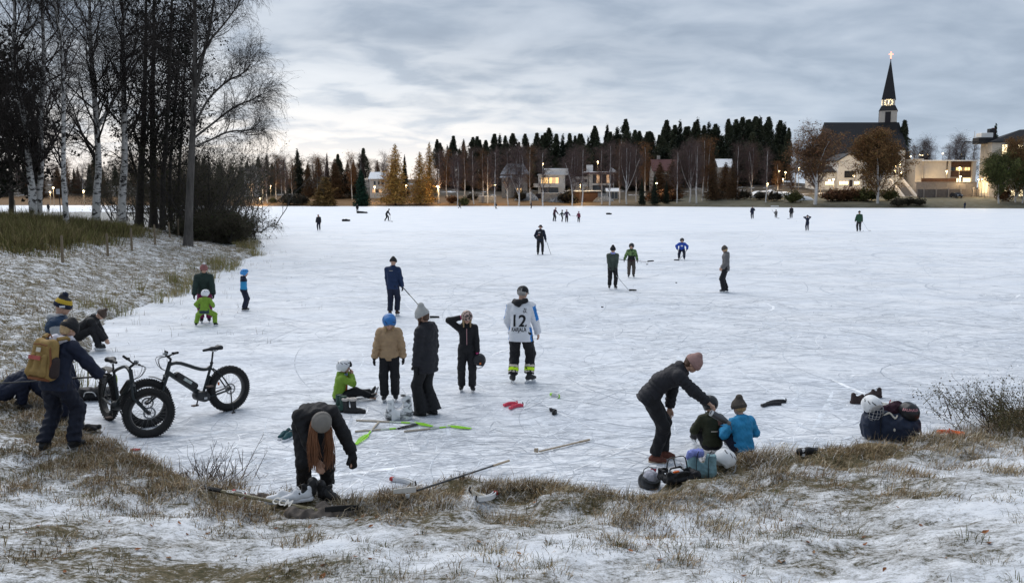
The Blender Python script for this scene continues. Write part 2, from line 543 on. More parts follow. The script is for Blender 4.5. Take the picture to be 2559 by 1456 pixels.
def skate_marks(n=14000):
    """Thin curved grooves cut by skates, a few millimetres above the ice sheet."""
    rg = np.random.default_rng(3)
    V, F, C = [], [], []
    yy = 8 + 75 * rg.random(n * 3) ** 1.9
    xx = (rg.random(n * 3) * 2 - 1) * (yy * .66 + 2)
    ok = (lake_dist(xx, yy) < -.3) & (rg.random(n * 3) < .15 + .85 * sstep(.38, .62, fbm(xx * .28, yy * .28, 99)))
    xx, yy = xx[ok][:n], yy[ok][:n]
    n = len(xx)
    L = np.where(rg.random(n) < .10, rg.uniform(.8, 3.5, n), np.exp(rg.normal(-1.45, .6, n))) * (1 + yy / 26)
    kap = rg.normal(0, .45, n) / np.maximum(L * .5, .4)
    th0 = rg.random(n) * 2 * PI
    sel = rg.random(n) < .6
    th0[sel] = rg.normal(.30, .75, sel.sum()) + PI * (rg.random(sel.sum()) < .5)
    w = np.where(rg.random(n) < .07, rg.uniform(.012, .045, n), rg.uniform(.003, .010, n)) * (1 + yy / 45)
    S = 9
    s = np.linspace(0, 1, S)
    th = th0[:, None] + kap[:, None] * L[:, None] * s
    dx = np.cos(th) * L[:, None] / (S - 1); dy = np.sin(th) * L[:, None] / (S - 1)
    X = xx[:, None] + np.cumsum(dx, 1); Y = yy[:, None] + np.cumsum(dy, 1)
    ww = w[:, None] * np.sin(PI * (.03 + .94 * s)) ** .7
    nx, ny = -np.sin(th), np.cos(th)
    Z = np.broadcast_to(rg.uniform(.0012, .0034, n)[:, None], X.shape)
    V = np.stack([np.stack([X + nx * ww, Y + ny * ww, Z], -1), np.stack([X - nx * ww, Y - ny * ww, Z], -1)], 2).reshape(-1, 3)
    b0 = (np.arange(n)[:, None] * S + np.arange(S - 1)) * 2
    F = np.stack([b0, b0 + 1, b0 + 3, b0 + 2], -1).reshape(-1, 4)
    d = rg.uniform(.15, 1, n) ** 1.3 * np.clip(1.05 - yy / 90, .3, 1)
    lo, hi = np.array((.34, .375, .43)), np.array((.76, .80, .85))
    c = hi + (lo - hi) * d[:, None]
    white = rg.random(n) < .12
    c[white] = (.86, .88, .91)
    C = np.repeat(c, S * 2, 0)
    return V, F, C
V, F, C = skate_marks()
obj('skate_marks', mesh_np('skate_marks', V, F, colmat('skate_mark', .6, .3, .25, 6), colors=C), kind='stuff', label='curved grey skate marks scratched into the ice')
# ------------------------------------------------------------------ trees
def unit(v): return v / (np.linalg.norm(v, axis=-1, keepdims=True) + 1e-9)
def spawn(rg, P, Rd, per, t0, t1, ang, L, nseg, up=0.0, droop=0.0, wob=.15, rk=.5, rmin=.003, tl=0.0, az=None):
    """Grow `per` branches from every parent polyline in P (n,k,3). L is length as (min,max), scaled towards the tip by tl."""
    n, k = P.shape[:2]
    t = t0 + (t1 - t0) * (np.arange(per) + rg.random((n, per))) / per
    f = t * (k - 1); i = np.minimum(f.astype(int), k - 2); fr = (f - i)[..., None]
    ii = np.arange(n)[:, None]
    a, c = P[ii, i], P[ii, i + 1]
    s = a + (c - a) * fr
    r0 = Rd[ii, i] * (1 - fr[..., 0]) + Rd[ii, i + 1] * fr[..., 0]
    T = unit(c - a)
    u = unit(np.cross(T, rg.normal(size=T.shape)))
    if az is not None:
        u2 = np.stack([np.cos(az(n, per)), np.sin(az(n, per)), np.zeros((n, per))], -1)
        u = unit(u2 - T * (u2 * T).sum(-1, keepdims=True))
    an = np.radians(rg.normal(ang, ang * .18, (n, per)))[..., None]
    d = T * np.cos(an) + u * np.sin(an)
    ln = rg.uniform(L[0], L[1], (n, per)) * (1 - tl * t)
    s, d, ln, r0 = s.reshape(-1, 3), d.reshape(-1, 3), ln.ravel(), r0.ravel()
    m = len(s)
    out = np.empty((m, nseg + 1, 3)); out[:, 0] = s
    for j in range(nseg):
        q = (j + 1) / nseg
        d = unit(d + np.array((0, 0, up * (1 - q) - droop * q)) + rg.normal(0, wob, (m, 3)))
        out[:, j + 1] = out[:, j] + d * (ln / nseg)[:, None]
    rs = np.maximum(r0 * rk, rmin)
    rad = rs[:, None] * np.linspace(1, .25, nseg + 1) 
    return out, np.maximum(rad, rmin * .6)
def tubes(P, Rd, sides):
    """Tubes round many polylines at once."""
    n, k = P.shape[:2]
    T = np.empty_like(P); T[:, 1:-1] = P[:, 2:] - P[:, :-2]; T[:, 0] = P[:, 1] - P[:, 0]; T[:, -1] = P[:, -1] - P[:, -2]
    T = unit(T)
    ref = np.where(np.abs(T[:, :1, 2:3]) > .9, np.array((1., 0, 0)), np.array((0, 0, 1.)))
    A = unit(np.cross(T, ref)); B = np.cross(A, T)
    ph = 2 * PI * np.arange(sides) / sides
    V = P[:, :, None] + Rd[:, :, None, None] * (np.cos(ph)[:, None] * A[:, :, None] + np.sin(ph)[:, None] * B[:, :, None])
    b0 = (np.arange(n)[:, None, None] * k + np.arange(k - 1)[:, None]) * sides
    j = np.arange(sides); jn = (j + 1) % sides
    F = np.stack([b0 + j, b0 + jn, b0 + sides + jn, b0 + sides + j], -1)
    return V.reshape(-1, 3), F.reshape(-1, 4)
def slivers(P, D, L, w, rg):
    """Thin crossed-free triangles: twigs or needles starting at P along D."""
    n = len(P)
    S = unit(np.cross(D, rg.normal(size=D.shape))) * np.asarray(w).reshape(-1, 1)
    V = np.stack([P - S, P + S, P + D * np.asarray(L).reshape(-1, 1)], 1).reshape(-1, 3)
    return V, np.arange(3 * n).reshape(-1, 3)
def cards(P, size, rg, flat=.4):
    """Small irregular leaf-clump quads in random directions."""
    n = len(P)
    A = unit(rg.normal(size=(n, 3))); B = unit(np.cross(A, rg.normal(size=(n, 3))))
    s = (size * rg.uniform(.6, 1.4, n))[:, None]
    k = rg.uniform(.35, 1, (n, 1))
    V = np.stack([P - A * s, P - B * s * k, P + A * s, P + B * s * k * .8], 1).reshape(-1, 3)
    return V, np.arange(4 * n).reshape(-1, 4)
def join(parts):
    V, F4, F3, C, o = [], [], [], [], 0
    for p in parts:
        v, f = p[0], p[1]
        V.append(v); (F4 if f.shape[1] == 4 else F3).append(f + o)
        if len(p) > 2: C.append(np.broadcast_to(p[2], (len(v), 3)) if np.ndim(p[2]) == 1 else p[2])
        o += len(v)
    F = [np.concatenate(x) for x in (F4, F3) if x]
    return np.concatenate(V), F, (np.concatenate(C) if C else None)
def vary(rg, col, n, rep, v=.3, h=.08):
    """Per-piece colours round a base colour."""
    c = np.array(col) * (1 + rg.uniform(-v, v, (n, 1))) * (1 + rg.uniform(-h, h, (n, 3)))
    return np.repeat(np.clip(c, 0, 1), rep, 0)

def birch_bark(name, white, darkness):
    m, t, b = newmat(name)
    tcn = t.n('ShaderNodeTexCoord'); ov = tcn.outputs['Object']
    n1 = t.noise(ov, 1.6, 5, .65, .8, (1.6, 1.6, 3.4))
    n2 = t.noise(ov, 5, 4, .7, .3, (1, 1, 7))
    sp = t.n('ShaderNodeSeparateXYZ'); t.l(ov, sp.inputs[0])
    dark = t.math('MAXIMUM', t.ramp(n1, [(.54 - darkness, 0.0), (.60 - darkness, 1.0)]), t.math('MULTIPLY', t.ramp(n2, [(.60, 0.0), (.66, 1.0)]), .8))
    t.l(t.mix(dark, t.ramp(n2, [(.3, tuple(c * .8 for c in white)), (.7, white)]), (.035, .030, .028)), b.inputs['Base Color'])
    b.inputs['Roughness'].default_value = .8
    b.inputs['Specular IOR Level'].default_value = .15
    return m
BARK_W = birch_bark('birch_bark', (.62, .595, .565), .03)
BARK_G = birch_bark('grey_birch_bark', (.70, .67, .65), -.05)
BARK_D = pm('dark_bark', (.035, .030, .026), .9, .4, 6, .4, 20)
BARK_P = pm('pine_bark', (.10, .062, .040), .9, .4, 4)
TWIG = colmat('twig', .9, .1, .1, 2)
LEAF = colmat('leaf', .85, .15, .2, 1.5)

def line(a, b, n): return np.linspace(a, b, n)
def far_birch(rg, H, twig_col, spread=1.0, fork=False, leaf=None, low=.22):
    """Bare or thinly leaved birch of height H: pale trunk and a cloud of fine hanging twigs."""
    k = 9
    z = np.linspace(0, H, k)
    tr = np.stack([np.cumsum(rg.normal(0, .12, k)), np.cumsum(rg.normal(0, .12, k)), z], 1)[None]
    tr[:, 0] *= (1, 1, 1); tr[0, :, :2] -= tr[0, 0, :2]
    rr = (np.linspace(.25, .06, k) * H / 18)[None]
    parts = [tubes(tr, rr, 6)]
    l1, r1 = spawn(rg, tr, rr, 26 if low > .2 else 36, low, .97, 38, (3.8 * spread, 6.2 * spread), 6, .30, .05, .10, .55, .022, .55)
    if fork:
        l0, r0 = spawn(rg, tr, rr, 4, .2, .45, 20, (9, 12), 8, .12, .0, .07, .7, .04, .2)
        parts.append(tubes(l0, r0, 5))
        lf, rf = spawn(rg, l0, r0, 11, .2, .97, 36, (2.6 * spread, 4.4 * spread), 6, .25, .08, .10, .55, .022, .4)
        l1, r1 = np.concatenate([l1, lf]), np.concatenate([r1, rf])
    tm = mesh_np('birch_trunk', *join(parts)[:2], BARK_G, smooth=True)
    l2, r2 = spawn(rg, l1, r1, 11, .2, 1, 44, (1.0, 2.6), 3, .1, .25, .18, .6, .016)
    base = l2[:, 1:].reshape(-1, 3)
    D = unit(np.repeat(l2[:, -1] - l2[:, 0], 3, 0) * .5 + rg.normal(0, .55, base.shape) + np.array((0, 0, -.45)))
    rep = 4 if leaf is None else 3
    Pt = np.repeat(base, rep, 0); Pt = Pt + rg.normal(0, .22, Pt.shape); Dt = unit(np.repeat(D, rep, 0) + rg.normal(0, .4, Pt.shape))
    tw = slivers(Pt, Dt, rg.uniform(.5, 1.4, len(Pt)), np.full(len(Pt), .016), rg)
    g = np.array(twig_col)
    v1, f1 = tubes(l1, r1, 4); v2, f2 = tubes(l2, r2 * .8, 3)
    pc = [(v1, f1, g * 1.25), (v2, f2, g), (tw[0], tw[1], vary(rg, twig_col, len(Pt), 3, .35))]
    if leaf is not None:
        q = base[rg.random(len(base)) < leaf[1]]
        q = np.repeat(q, leaf[2], 0) + rg.normal(0, .38, (len(q) * leaf[2], 3)) - (0, 0, .25)
        cv, cf = cards(q, .15, rg)
        pc.append((cv, cf, vary(rg, leaf[0], len(q), 4, .45, .12)))
    V, F, C = join(pc)
    return tm, mesh_np('birch_crown', V, F, TWIG, colors=C)
def far_conifer(rg, H, col, kind):
    """Pine (open clumped crown on a bare stem), spruce or larch (whorled cone)."""
    k = 8
    tr = np.stack([np.cumsum(rg.normal(0, .06, k)), np.cumsum(rg.normal(0, .06, k)), np.linspace(0, H, k)], 1)[None]
    tr[0, :, :2] -= tr[0, 0, :2]
    rr = (np.linspace(.19, .025, k) * H / 18)[None]
    tm = mesh_np('conifer_trunk', *join([tubes(tr, rr, 6)])[:2], BARK_P if kind == 'pine' else BARK_D, smooth=True)
    if kind == 'pine':
        l1, r1 = spawn(rg, tr, rr, 26, .38, .97, 66, (.075 * H, .12 * H), 4, .3, .0, .12, .4, .03, .75)
        n = 16000; sd_ = rg.integers(900)
        t = .34 + .66 * rg.random(n) ** .9; az = rg.random(n) * 2 * PI
        prof = np.minimum(1, (t - .30) / .22) ** .6 * np.maximum(1 - t, 0) ** .85 * 1.75
        lump = vnoise(az * 1.6, t * H * .55, sd_); lay = vnoise(az * 2.6 + 9, t * H * 1.25, sd_ + 3)
        rad = .125 * H * prof * (.18 + 1.35 * lump) * rg.random(n) ** .45 + .06
        k = lay + .25 * rg.random(n) > .44
        q = np.stack([np.cos(az) * rad, np.sin(az) * rad, t * H + .22 * rad], 1)[k]; q = q + rg.normal(0, 1, q.shape) * (.16, .16, .10)
        cv, cf = cards(q, .16, rg)
        pc = [(tubes(l1, r1, 3) + (np.array((.06, .045, .03)),)), (cv, cf, vary(rg, col, len(q), 4, .6, .12))]
    else:
        w = {'spruce': .15, 'larch': .20}[kind] * H
        l1, r1 = spawn(rg, tr, rr, 60, .06, .985, 84, (w * .9, w * 1.1), 4, .06, .10, .06, .35, .016, .94)
        n = 7500
        t = 1 - np.sqrt(rg.random(n)) * .96; az = rg.random(n) * 2 * PI
        tier = .62 + .26 * np.sin(t * H * 4.3 + 2.6 * np.sin(az * 2)) + .95 * (vnoise(az * 2.4, t * H * .75, 5 + rg.integers(90)) - .42)
        tier = np.maximum(tier, .12)
        prof = np.minimum(1, (t + .03) / .12) ** .5 * (1 - t) ** (.85 if kind == 'spruce' else .75) + .015
        rad = w * prof * tier * rg.random(n) ** .42
        q = np.stack([np.cos(az) * rad, np.sin(az) * rad, t * H - .13 * rad * (1 - t)], 1) + rg.normal(0, .12, (n, 3))
        if kind == 'larch':
            D = unit(rg.normal(size=q.shape) + (0, 0, -.4))
            cv, cf = slivers(q, D, rg.uniform(.25, .6, n), np.full(n, .10), rg)
        else:
            cv, cf = cards(q, .19, rg)
        pc = [(tubes(l1, r1, 3) + (np.array((.07, .05, .035)),)), (cv, cf, vary(rg, col, len(q), cf.shape[1], .5, .1))]
    V, F, C = join(pc)
    return tm, mesh_np('conifer_crown', V, F, LEAF, colors=C)
def far_bush(rg, H, Wd, col, n=2600, size=.16):
    st = np.stack([rg.normal(0, .25, 14), rg.normal(0, .25, 14), np.zeros(14)], 1)
    d = unit(np.stack([rg.normal(0, .5, 14), rg.normal(0, .5, 14), np.ones(14)], 1))
    P = st[:, None] + d[:, None] * np.linspace(0, H * .9, 4)[None, :, None] * (1, 1, 1)
    tm = mesh_np('stem', *join([tubes(P, np.full((14, 4), .03), 4)])[:2], BARK_D)
    u = unit(rg.normal(size=(n, 3))) * rg.random((n, 1)) ** .4
    q = u * (Wd / 2, Wd / 2, H / 2) * (1 + .75 * (vnoise(u[:, 0] * 3.5 / Wd * 2 + 5, u[:, 1] * 3.5 / Wd * 2 + u[:, 2], 4)[:, None] - .6) * 2) + (0, 0, H * .45)
    cv, cf = cards(q, size, rg)
    V, F, C = join([(cv, cf, vary(rg, col, n, 4, .5, .12))])
    return tm, mesh_np('bush_crown', V, F, LEAF, colors=C)

tr_ = np.random.default_rng(11)
PROTO = {}
PURPLE, BROWN, RUST = (.125, .088, .080), (.15, .088, .053), (.24, .115, .046)
for i in range(3): PROTO['birch%d' % i] = far_birch(tr_, 18, PURPLE if i < 2 else BROWN, (.85, 1.0, .75)[i])
PROTO['fork'] = far_birch(tr_, 17, PURPLE, .8, True)
PROTO['rust'] = far_birch(tr_, 17, BROWN, .8, False, (RUST, .75, 2))
PROTO['big'] = far_birch(tr_, 22, (.15, .10, .075), 1.75, True, ((.165, .09, .045), .85, 7), .12)
PROTO['weep'] = far_birch(tr_, 19, (.12, .08, .045), 1.7, True, ((.19, .105, .044), .95, 12), .08)
PROTO['green'] = far_birch(tr_, 16, (.07, .06, .04), 1.6, True, ((.095, .105, .036), .95, 11), .08)
for i in range(4): PROTO['pine%d' % i] = far_conifer(tr_, 21, (.056, .064, .038), 'pine')
for i in range(2): PROTO['spruce%d' % i] = far_conifer(tr_, 17, (.026, .034, .022), 'spruce')
PROTO['greenspruce'] = far_conifer(tr_, 13, (.018, .042, .026), 'spruce')
PROTO['larch'] = far_conifer(tr_, 20, (.40, .225, .06), 'larch')
PROTO['tanlarch'] = far_conifer(tr_, 11, (.19, .115, .04), 'larch')
PROTO['brownlarch'] = far_conifer(tr_, 17, (.115, .068, .036), 'larch')
PROTO['bush'] = far_bush(tr_, 3, 4.2, (.045, .038, .026))
PROTO['rustbush'] = far_bush(tr_, 2.6, 4.2, (.13, .065, .032))
PROTO['greenbush'] = far_bush(tr_, 2.6, 4.2, (.085, .085, .03))
HEIGHT = {k: max(float(np.max([v.co.z for v in m.vertices])) for m in ms) for k, ms in PROTO.items()}
def plant(kind, px, pt, y, name, label, cat='tree', group=None, wide=1.0, base=None, parts=('trunk', 'crown')):
    """A tree whose stem meets the ground at photo column px at depth y and whose top reaches photo row pt."""
    x = AT(px, HZN, y)[0]
    z = hz(x, y) if base is None else base
    top = AT(px, pt, y)[2]
    s = (top - z) / HEIGHT[kind]
    o = thing(name, label, cat, (x, y, z - .05), tr_.random() * 6.28, group)
    o.scale = (s * wide * tr_.uniform(.92, 1.08), s * wide * tr_.uniform(.92, 1.08), s)
    for nm, me in zip(parts, PROTO[kind]): obj(nm, me, o)
    return o
ORD = ['first', 'second', 'third', 'fourth', 'fifth', 'sixth', 'seventh', 'eighth', 'ninth', 'tenth']
ANCH = [(903, 'dark green spruce'), (1283, 'grey gabled house'), (1370, 'house with glowing windows'), (1488, 'white villa'), (1650, 'red roofed house'), (1880, 'snowy earth bank')]
cnt = {}
def birch_label(px, what):
    a = min(ANCH, key=lambda t: abs(t[0] - px))
    side = 'left' if px < a[0] else 'right'
    cnt[(a, side, what)] = cnt.get((a, side, what), 0) + 1
    n = cnt[(a, side, what)]
    return '%s %s %s of the %s, far shore' % (ORD[n - 1], what, side, a[1])
# bare birches along the far lawn: photo column, top row, depth, kind
SH = [(630, 408, 268, 'birch0'), (656, 378, 268, 'birch1'), (668, 390, 266, 'birch0'), (690, 372, 272, 'birch2'), (704, 380, 276, 'birch1'), (716, 372, 268, 'birch0'), (731, 384, 274, 'birch2'),
      (795, 378, 290, 'rust'), (812, 380, 284, 'birch1'), (880, 372, 280, 'rust'), (905, 369, 300, 'birch1'), (940, 392, 300, 'birch2'), (960, 366, 282, 'birch0'),
      (1096, 356, 267, 'birch1'), (1118, 364, 272, 'rust'), (1143, 366, 262, 'fork'), (1160, 350, 272, 'birch2'), (1184, 352, 265, 'birch0'), (1206, 362, 270, 'birch2'), (1218, 368, 268, 'birch1'),
      (1236, 350, 262, 'birch1'), (1270, 352, 264, 'birch0'), (1296, 344, 262, 'fork'), (1326, 352, 268, 'birch2'), (1357, 350, 262, 'birch1'), (1430, 350, 262, 'fork'), (1454, 346, 264, 'birch0'),
      (1504, 346, 266, 'birch1'), (1524, 336, 262, 'birch0'), (1549, 340, 268, 'birch2'), (1566, 338, 262, 'fork'), (1590, 342, 266, 'birch1'), (1612, 344, 272, 'rust'),
      (1692, 352, 258, 'birch1'), (1724, 330, 258, 'fork'), (1741, 338, 254, 'birch0'), (1756, 328, 262, 'birch2'), (1770, 334, 262, 'rust'), (1842, 336, 262, 'birch1'), (1877, 340, 262, 'fork'), (1914, 352, 246, 'birch0')]
for px, pt, y, k in sorted(SH, key=lambda s: s[0]):
    what = {'rust': 'rust brown birch', 'fork': 'many stemmed bare birch'}.get(k, 'slim bare birch')
    plant(k, px, pt, y, 'birch_tree', birch_label(px, what), group='birches along the far shore')
# single trees that stand out
for k, px, pt, y, w, nm, lab in [
        ('larch', 988, 358, 262, 1.8, 'larch_tree', 'broad golden larch just right of the dark green spruce'),
        ('larch', 1051, 378, 264, 1.75, 'larch_tree', 'golden larch in front of a taller one, left of the bare birches'),
        ('larch', 1074, 354, 300, 1.1, 'larch_tree', 'tall golden larch top rising behind the other two larches'),
        ('greenspruce', 903, 420, 256, 1.7, 'spruce_tree', 'dense dark green spruce standing alone on the far lawn'),
        ('tanlarch', 813, 440, 258, 2.5, 'larch_tree', 'low wide tan coloured conifer at the edge of the far lawn'),
        ('spruce0', 746, 370, 300, 1.5, 'spruce_tree', 'tall dark spruce behind the left birches of the far shore'),
        ('spruce1', 819, 381, 310, .7, 'spruce_tree', 'narrow dark spruce spire above the low tan conifer'),
        ('bush', 848, 420, 290, 1.3, 'spruce_tree', 'rounded dark evergreen between tan conifer and dark green spruce'),
        ('spruce0', 1012, 385, 290, 1.0, 'spruce_tree', 'dark spruce squeezed between the two golden larches'),
        ('brownlarch', 838, 395, 284, 1.5, 'larch_tree', 'brown bare larch above the low tan conifer'),
        ('brownlarch', 772, 400, 288, 1.1, 'larch_tree', 'brown larch behind the bushes on the left far shore'),
        ('brownlarch', 885, 398, 290, 1.1, 'larch_tree', 'brown larch just left of the dark green spruce'),
        ('spruce1', 1636, 436, 256, 1.2, 'spruce_tree', 'young dark pine below the red roofed house'),
        ('spruce0', 1604, 444, 258, 1.2, 'spruce_tree', 'young dark conifer in front of the small greenhouse'),
        ('spruce1', 1665, 452, 258, 1.3, 'spruce_tree', 'small dark conifer right of the young pine'),
        ('brownlarch', 1780, 388, 262, 1.3, 'larch_tree', 'wide brown tree in the dense birch clump'),
        ('brownlarch', 1648, 404, 282, 2.2, 'larch_tree', 'brown bare larch in front of the red roofed house'),
        ('brownlarch', 1680, 396, 284, 2.0, 'larch_tree', 'brown bare larch at the right end of the red roof'),
        ('brownlarch', 1812, 404, 282, 2.2, 'larch_tree', 'brown bare larch before the small snowy roof'),
        ('brownlarch', 1830, 400, 262, 1.3, 'larch_tree', 'brown leafless tree right of the birch clump'),
        ('rust', 1942, 395, 262, 1.3, 'birch_tree', 'rust coloured small birch left of the biggest birch'),
        ('rust', 1975, 405, 252, 1.4, 'birch_tree', 'low brown birch leaning against the biggest birch'),
        ('big', 2038, 290, 236, 1.75, 'birch_tree', 'biggest old birch with many pale limbs, left of the church'),
        ('weep', 2194, 308, 234, 1.5, 'birch_tree', 'large weeping birch with rust brown leaves below the church spire'),
        ('weep', 2538, 332, 228, 1.0, 'birch_tree', 'tall rust topped birch in front of the big office building'),
        ('green', 2497, 362, 226, 1.35, 'birch_tree', 'weeping green birch in front of the big office building'),
        ('green', 2556, 375, 226, 1.4, 'birch_tree', 'green birch at the right edge of the view'),
        ('pine0', 2252, 298, 330, 1.1, 'pine_tree', 'dark pine beside the right end of the church roof'),
        ('pine1', 2237, 322, 335, .9, 'pine_tree', 'shorter dark pine against the church wall'),
        ('fork', 2302, 328, 345, 1.1, 'bare_tree', 'leafless tree behind the parking lamps right of the church'),
        ('birch2', 2278, 352, 345, 1.3, 'bare_tree', 'smaller leafless tree close to the pine by the church'),
        ('birch1', 2322, 350, 350, 1.3, 'bare_tree', 'leafless tree at the right of the pair behind parking lamps'),
        ('fork', 2388, 318, 345, 1.1, 'bare_tree', 'tall leafless tree above the low two storey building'),
        ('birch2', 2365, 352, 350, 1.2, 'bare_tree', 'thin leafless tree left of the tall one above the low building'),
        ('birch0', 2425, 338, 350, 1.2, 'bare_tree', 'leafless tree close to the big office building'),
        ('spruce0', 2404, 386, 330, .9, 'spruce_tree', 'small dark spruce above the flat roof of the low building'),
        ('spruce1', 2382, 396, 330, .9, 'spruce_tree', 'lower dark spruce left of its neighbour above the flat roof'),
        ('greenspruce', 2478, 307, 330, .9, 'spruce_tree', 'dark conifer top behind the office roof chimney'),
        ('birch1', 2340, 400, 380, 2.0, 'bare_tree', 'distant leafless trees low on the horizon right of the church'),
        ('pine2', 1965, 318, 330, 1.0, 'pine_tree', 'dark pine at the right end of the forest'),
        ('birch1', 1986, 330, 300, 1.2, 'birch_tree', 'pale bare birch between the forest and the biggest birch')]:
    plant(k, px, pt, y, nm, lab, 'tree', None, w)
# the pine forest on the rise behind the houses
regs = [(1230, 'above the golden larches and bare birches'), (1325, 'above the grey gabled house'), (1440, 'above the house with glowing windows'), (1580, 'above the white villa'), (1720, 'above the red roofed house'), (1850, 'above the dense birch clump'), (2000, 'at the right end of the forest')]
ftop = [(1090, 362), (1130, 350), (1180, 344), (1235, 336), (1300, 340), (1340, 328), (1400, 336), (1450, 330), (1510, 318), (1560, 314), (1620, 322), (1670, 310), (1740, 308), (1800, 306), (1860, 298), (1910, 296), (1950, 312)]
fx, fy = zip(*ftop)
pxs = np.concatenate([np.linspace(1092, 1952, 84) + tr_.normal(0, 5, 84), np.linspace(1105, 1950, 100) + tr_.normal(0, 5, 100)])
for i, px in enumerate(pxs):
    back = i >= 84
    top = np.interp(px, fx, fy) + (tr_.normal(4, 9) if not back else tr_.normal(52, 22))
    k = (['pine0', 'pine1', 'pine2', 'pine3', 'spruce0', 'pine1', 'pine2', 'spruce1'] if not back else ['spruce0', 'spruce0', 'spruce1', 'pine3'])[tr_.integers(4 if back else 8)]
    reg = next(l for x, l in regs if px < x)
    nm = 'spruce_tree' if 'spruce' in k else 'pine_tree'
    plant(k, px, top, tr_.uniform(345, 375) if not back else tr_.uniform(318, 345), nm, ('dark spruce' if 'spruce' in k else 'dark pine') + (' in the forest top ' if not back else ' low in the forest ') + reg, group=('dark spruces' if 'spruce' in k else 'dark pines') + (' of the forest edge ' if not back else ' low in the forest ') + reg, wide=tr_.uniform(1.0, 1.55) if not back else 2.0)
# brown woodland behind the far left shore and bushes along the lawn
for i in range(90):
    px = -80 + i * 12 + tr_.normal(0, 6)
    if px > 1000: break
    k = ['birch2', 'brownlarch', 'birch1', 'pine3', 'spruce1', 'rust', 'brownlarch'][tr_.integers(7)]
    top = (405 if px < 600 else 400) + tr_.normal(0, 14)
    plant(k, px, top, tr_.uniform(300, 335), {'b': 'birch_tree', 'r': 'birch_tree', 'p': 'pine_tree', 's': 'spruce_tree'}[k[0]] if k != 'brownlarch' else 'larch_tree',
          {'birch2': 'bare brown birch', 'brownlarch': 'brown bare larch', 'birch1': 'bare purple grey birch', 'pine3': 'dark pine', 'spruce1': 'dark spruce', 'rust': 'rust brown birch'}[k] + (' in the dim wood behind the left birch grove' if px < 600 else ' in the wood behind the far left shore'),
          group={'birch2': 'brown birches', 'brownlarch': 'bare larches', 'birch1': 'grey birches', 'pine3': 'pines', 'spruce1': 'spruces', 'rust': 'rusty birches'}[k] + (' behind the left grove' if px < 600 else ' of the far left wood'), wide=1.35)
for j, (k, px, pt, y, w, lab) in enumerate([
        ('rustbush', 1652, 470, 268, 2.2, 'broad brown thicket below the red roofed house'), ('bush', 722, 476, 262, 1.3, 'low dark bush left on the far lawn'), ('bush', 741, 480, 262, 1.2, 'dark bush left of the low tan conifer'), ('bush', 756, 482, 264, 1.2, 'dark bush touching the low tan conifer'),
        ('bush', 1300, 466, 276, .9, 'dark garden bush below the grey gabled house'), ('bush', 1417, 468, 272, 1.3, 'dark bush right of the house with glowing windows'), ('rustbush', 1680, 470, 266, 1.4, 'brown bush right of the young pine'),
        ('bush', 1800, 470, 266, 1.4, 'dark bush below the birch clump'), ('bush', 1860, 468, 262, 1.4, 'dark hedge bush below the snowy earth bank'), ('bush', 1935, 470, 250, 1.4, 'dark bush behind the park bench'),
        ('bush', 1900, 474, 256, 1.3, 'dark bush left of the park bench'), ('greenbush', 1982, 470, 244, 1.2, 'green bush at the foot of the biggest birch'), ('rustbush', 2085, 466, 244, 1.5, 'lamplit rust bush right of the biggest birch'),
        ('rustbush', 2115, 462, 246, 1.5, 'lamplit rust bush below the parish hall windows'), ('rustbush', 2140, 464, 244, 1.2, 'round rust bush left of the short lamp post'), ('greenbush', 2165, 460, 242, 1.2, 'lamplit green bush behind the weeping birch'),
        ('greenbush', 2222, 462, 242, 1.0, 'green shrub right of the weeping birch'), ('bush', 2272, 488, 228, 1.6, 'low brown scrub below the stone stairs'), ('bush', 2245, 489, 226, 1.4, 'low brown scrub right of the weeping birch'),
        ('bush', 2300, 490, 226, 1.3, 'low brown scrub below the retaining wall'), ('rustbush', 2506, 455, 232, .7, 'dark red slim shrub before the green birch'), ('greenbush', 1160, 486, 262, .8, 'low olive bush among the bare birches'),
        ('rustbush', 1130, 484, 268, 1.2, 'low brown bush left among the bare birches'), ('bush', 1180, 480, 280, 1.5, 'dark brown undergrowth bush behind bare birches'), ('bush', 1215, 482, 278, 1.4, 'dark undergrowth bush left of the snowy garden'),
        ('rustbush', 1075, 486, 272, 1.5, 'brown bush under the golden larches'), ('greenbush', 680, 490, 268, 1.2, 'low olive bush among the left birches'), ('bush', 960, 488, 272, 1.2, 'dark low bush left of the broad golden larch')]):
    plant(k, px, pt, y, 'bush', lab, 'bush', None, w, parts=('stem', 'foliage'))
# ------------------------------------------------------------------ buildings on the far shore
PLASTER = pm('white_plaster', (.70, .69, .67), .85, .08, 2)
CREAM = pm('cream_plaster', (.56, .51, .45), .85, .08, 1.5)
GREYSTONE = pm('grey_stone', (.30, .285, .27), .9, .3, 3, .5, 8)
ROUGHSTONE = pm('white_fieldstone', (.55, .53, .50), .9, .45, 2.2, .5, 6)
SLATE = pm('grey_roof_sheet', (.20, .225, .26), .6, .12, 2)
BLACKROOF = pm('black_roof', (.022, .022, .025), .7, .2, 3)
REDROOF = pm('red_roof', (.11, .042, .04), .7, .2, 3)
SNOWCAP = pm('roof_snow', (.82, .84, .87), .8, .05, 2)
DARKWOOD = pm('dark_cladding', (.035, .03, .035), .8, .2, 3)
BROWNWOOD = pm('brown_cladding', (.115, .06, .038), .8, .3, 3)
FRAME = pm('window_frame', (.55, .54, .52), .6, .05)
DFRAME = pm('dark_window_frame', (.03, .03, .03), .6, .05)
GLASS = pm('window_glass', (.035, .042, .05), .08, 0, spec=.6)
LIT = emit('lit_window', (1.0, .62, .25), 1.1)
LITW = emit('bright_lit_window', (1.0, .78, .45), 1.9)
DIM = emit('dim_lit_window', (1.0, .62, .35), .35)
CONC = pm('concrete', (.31, .275, .25), .9, .15, 1.2)

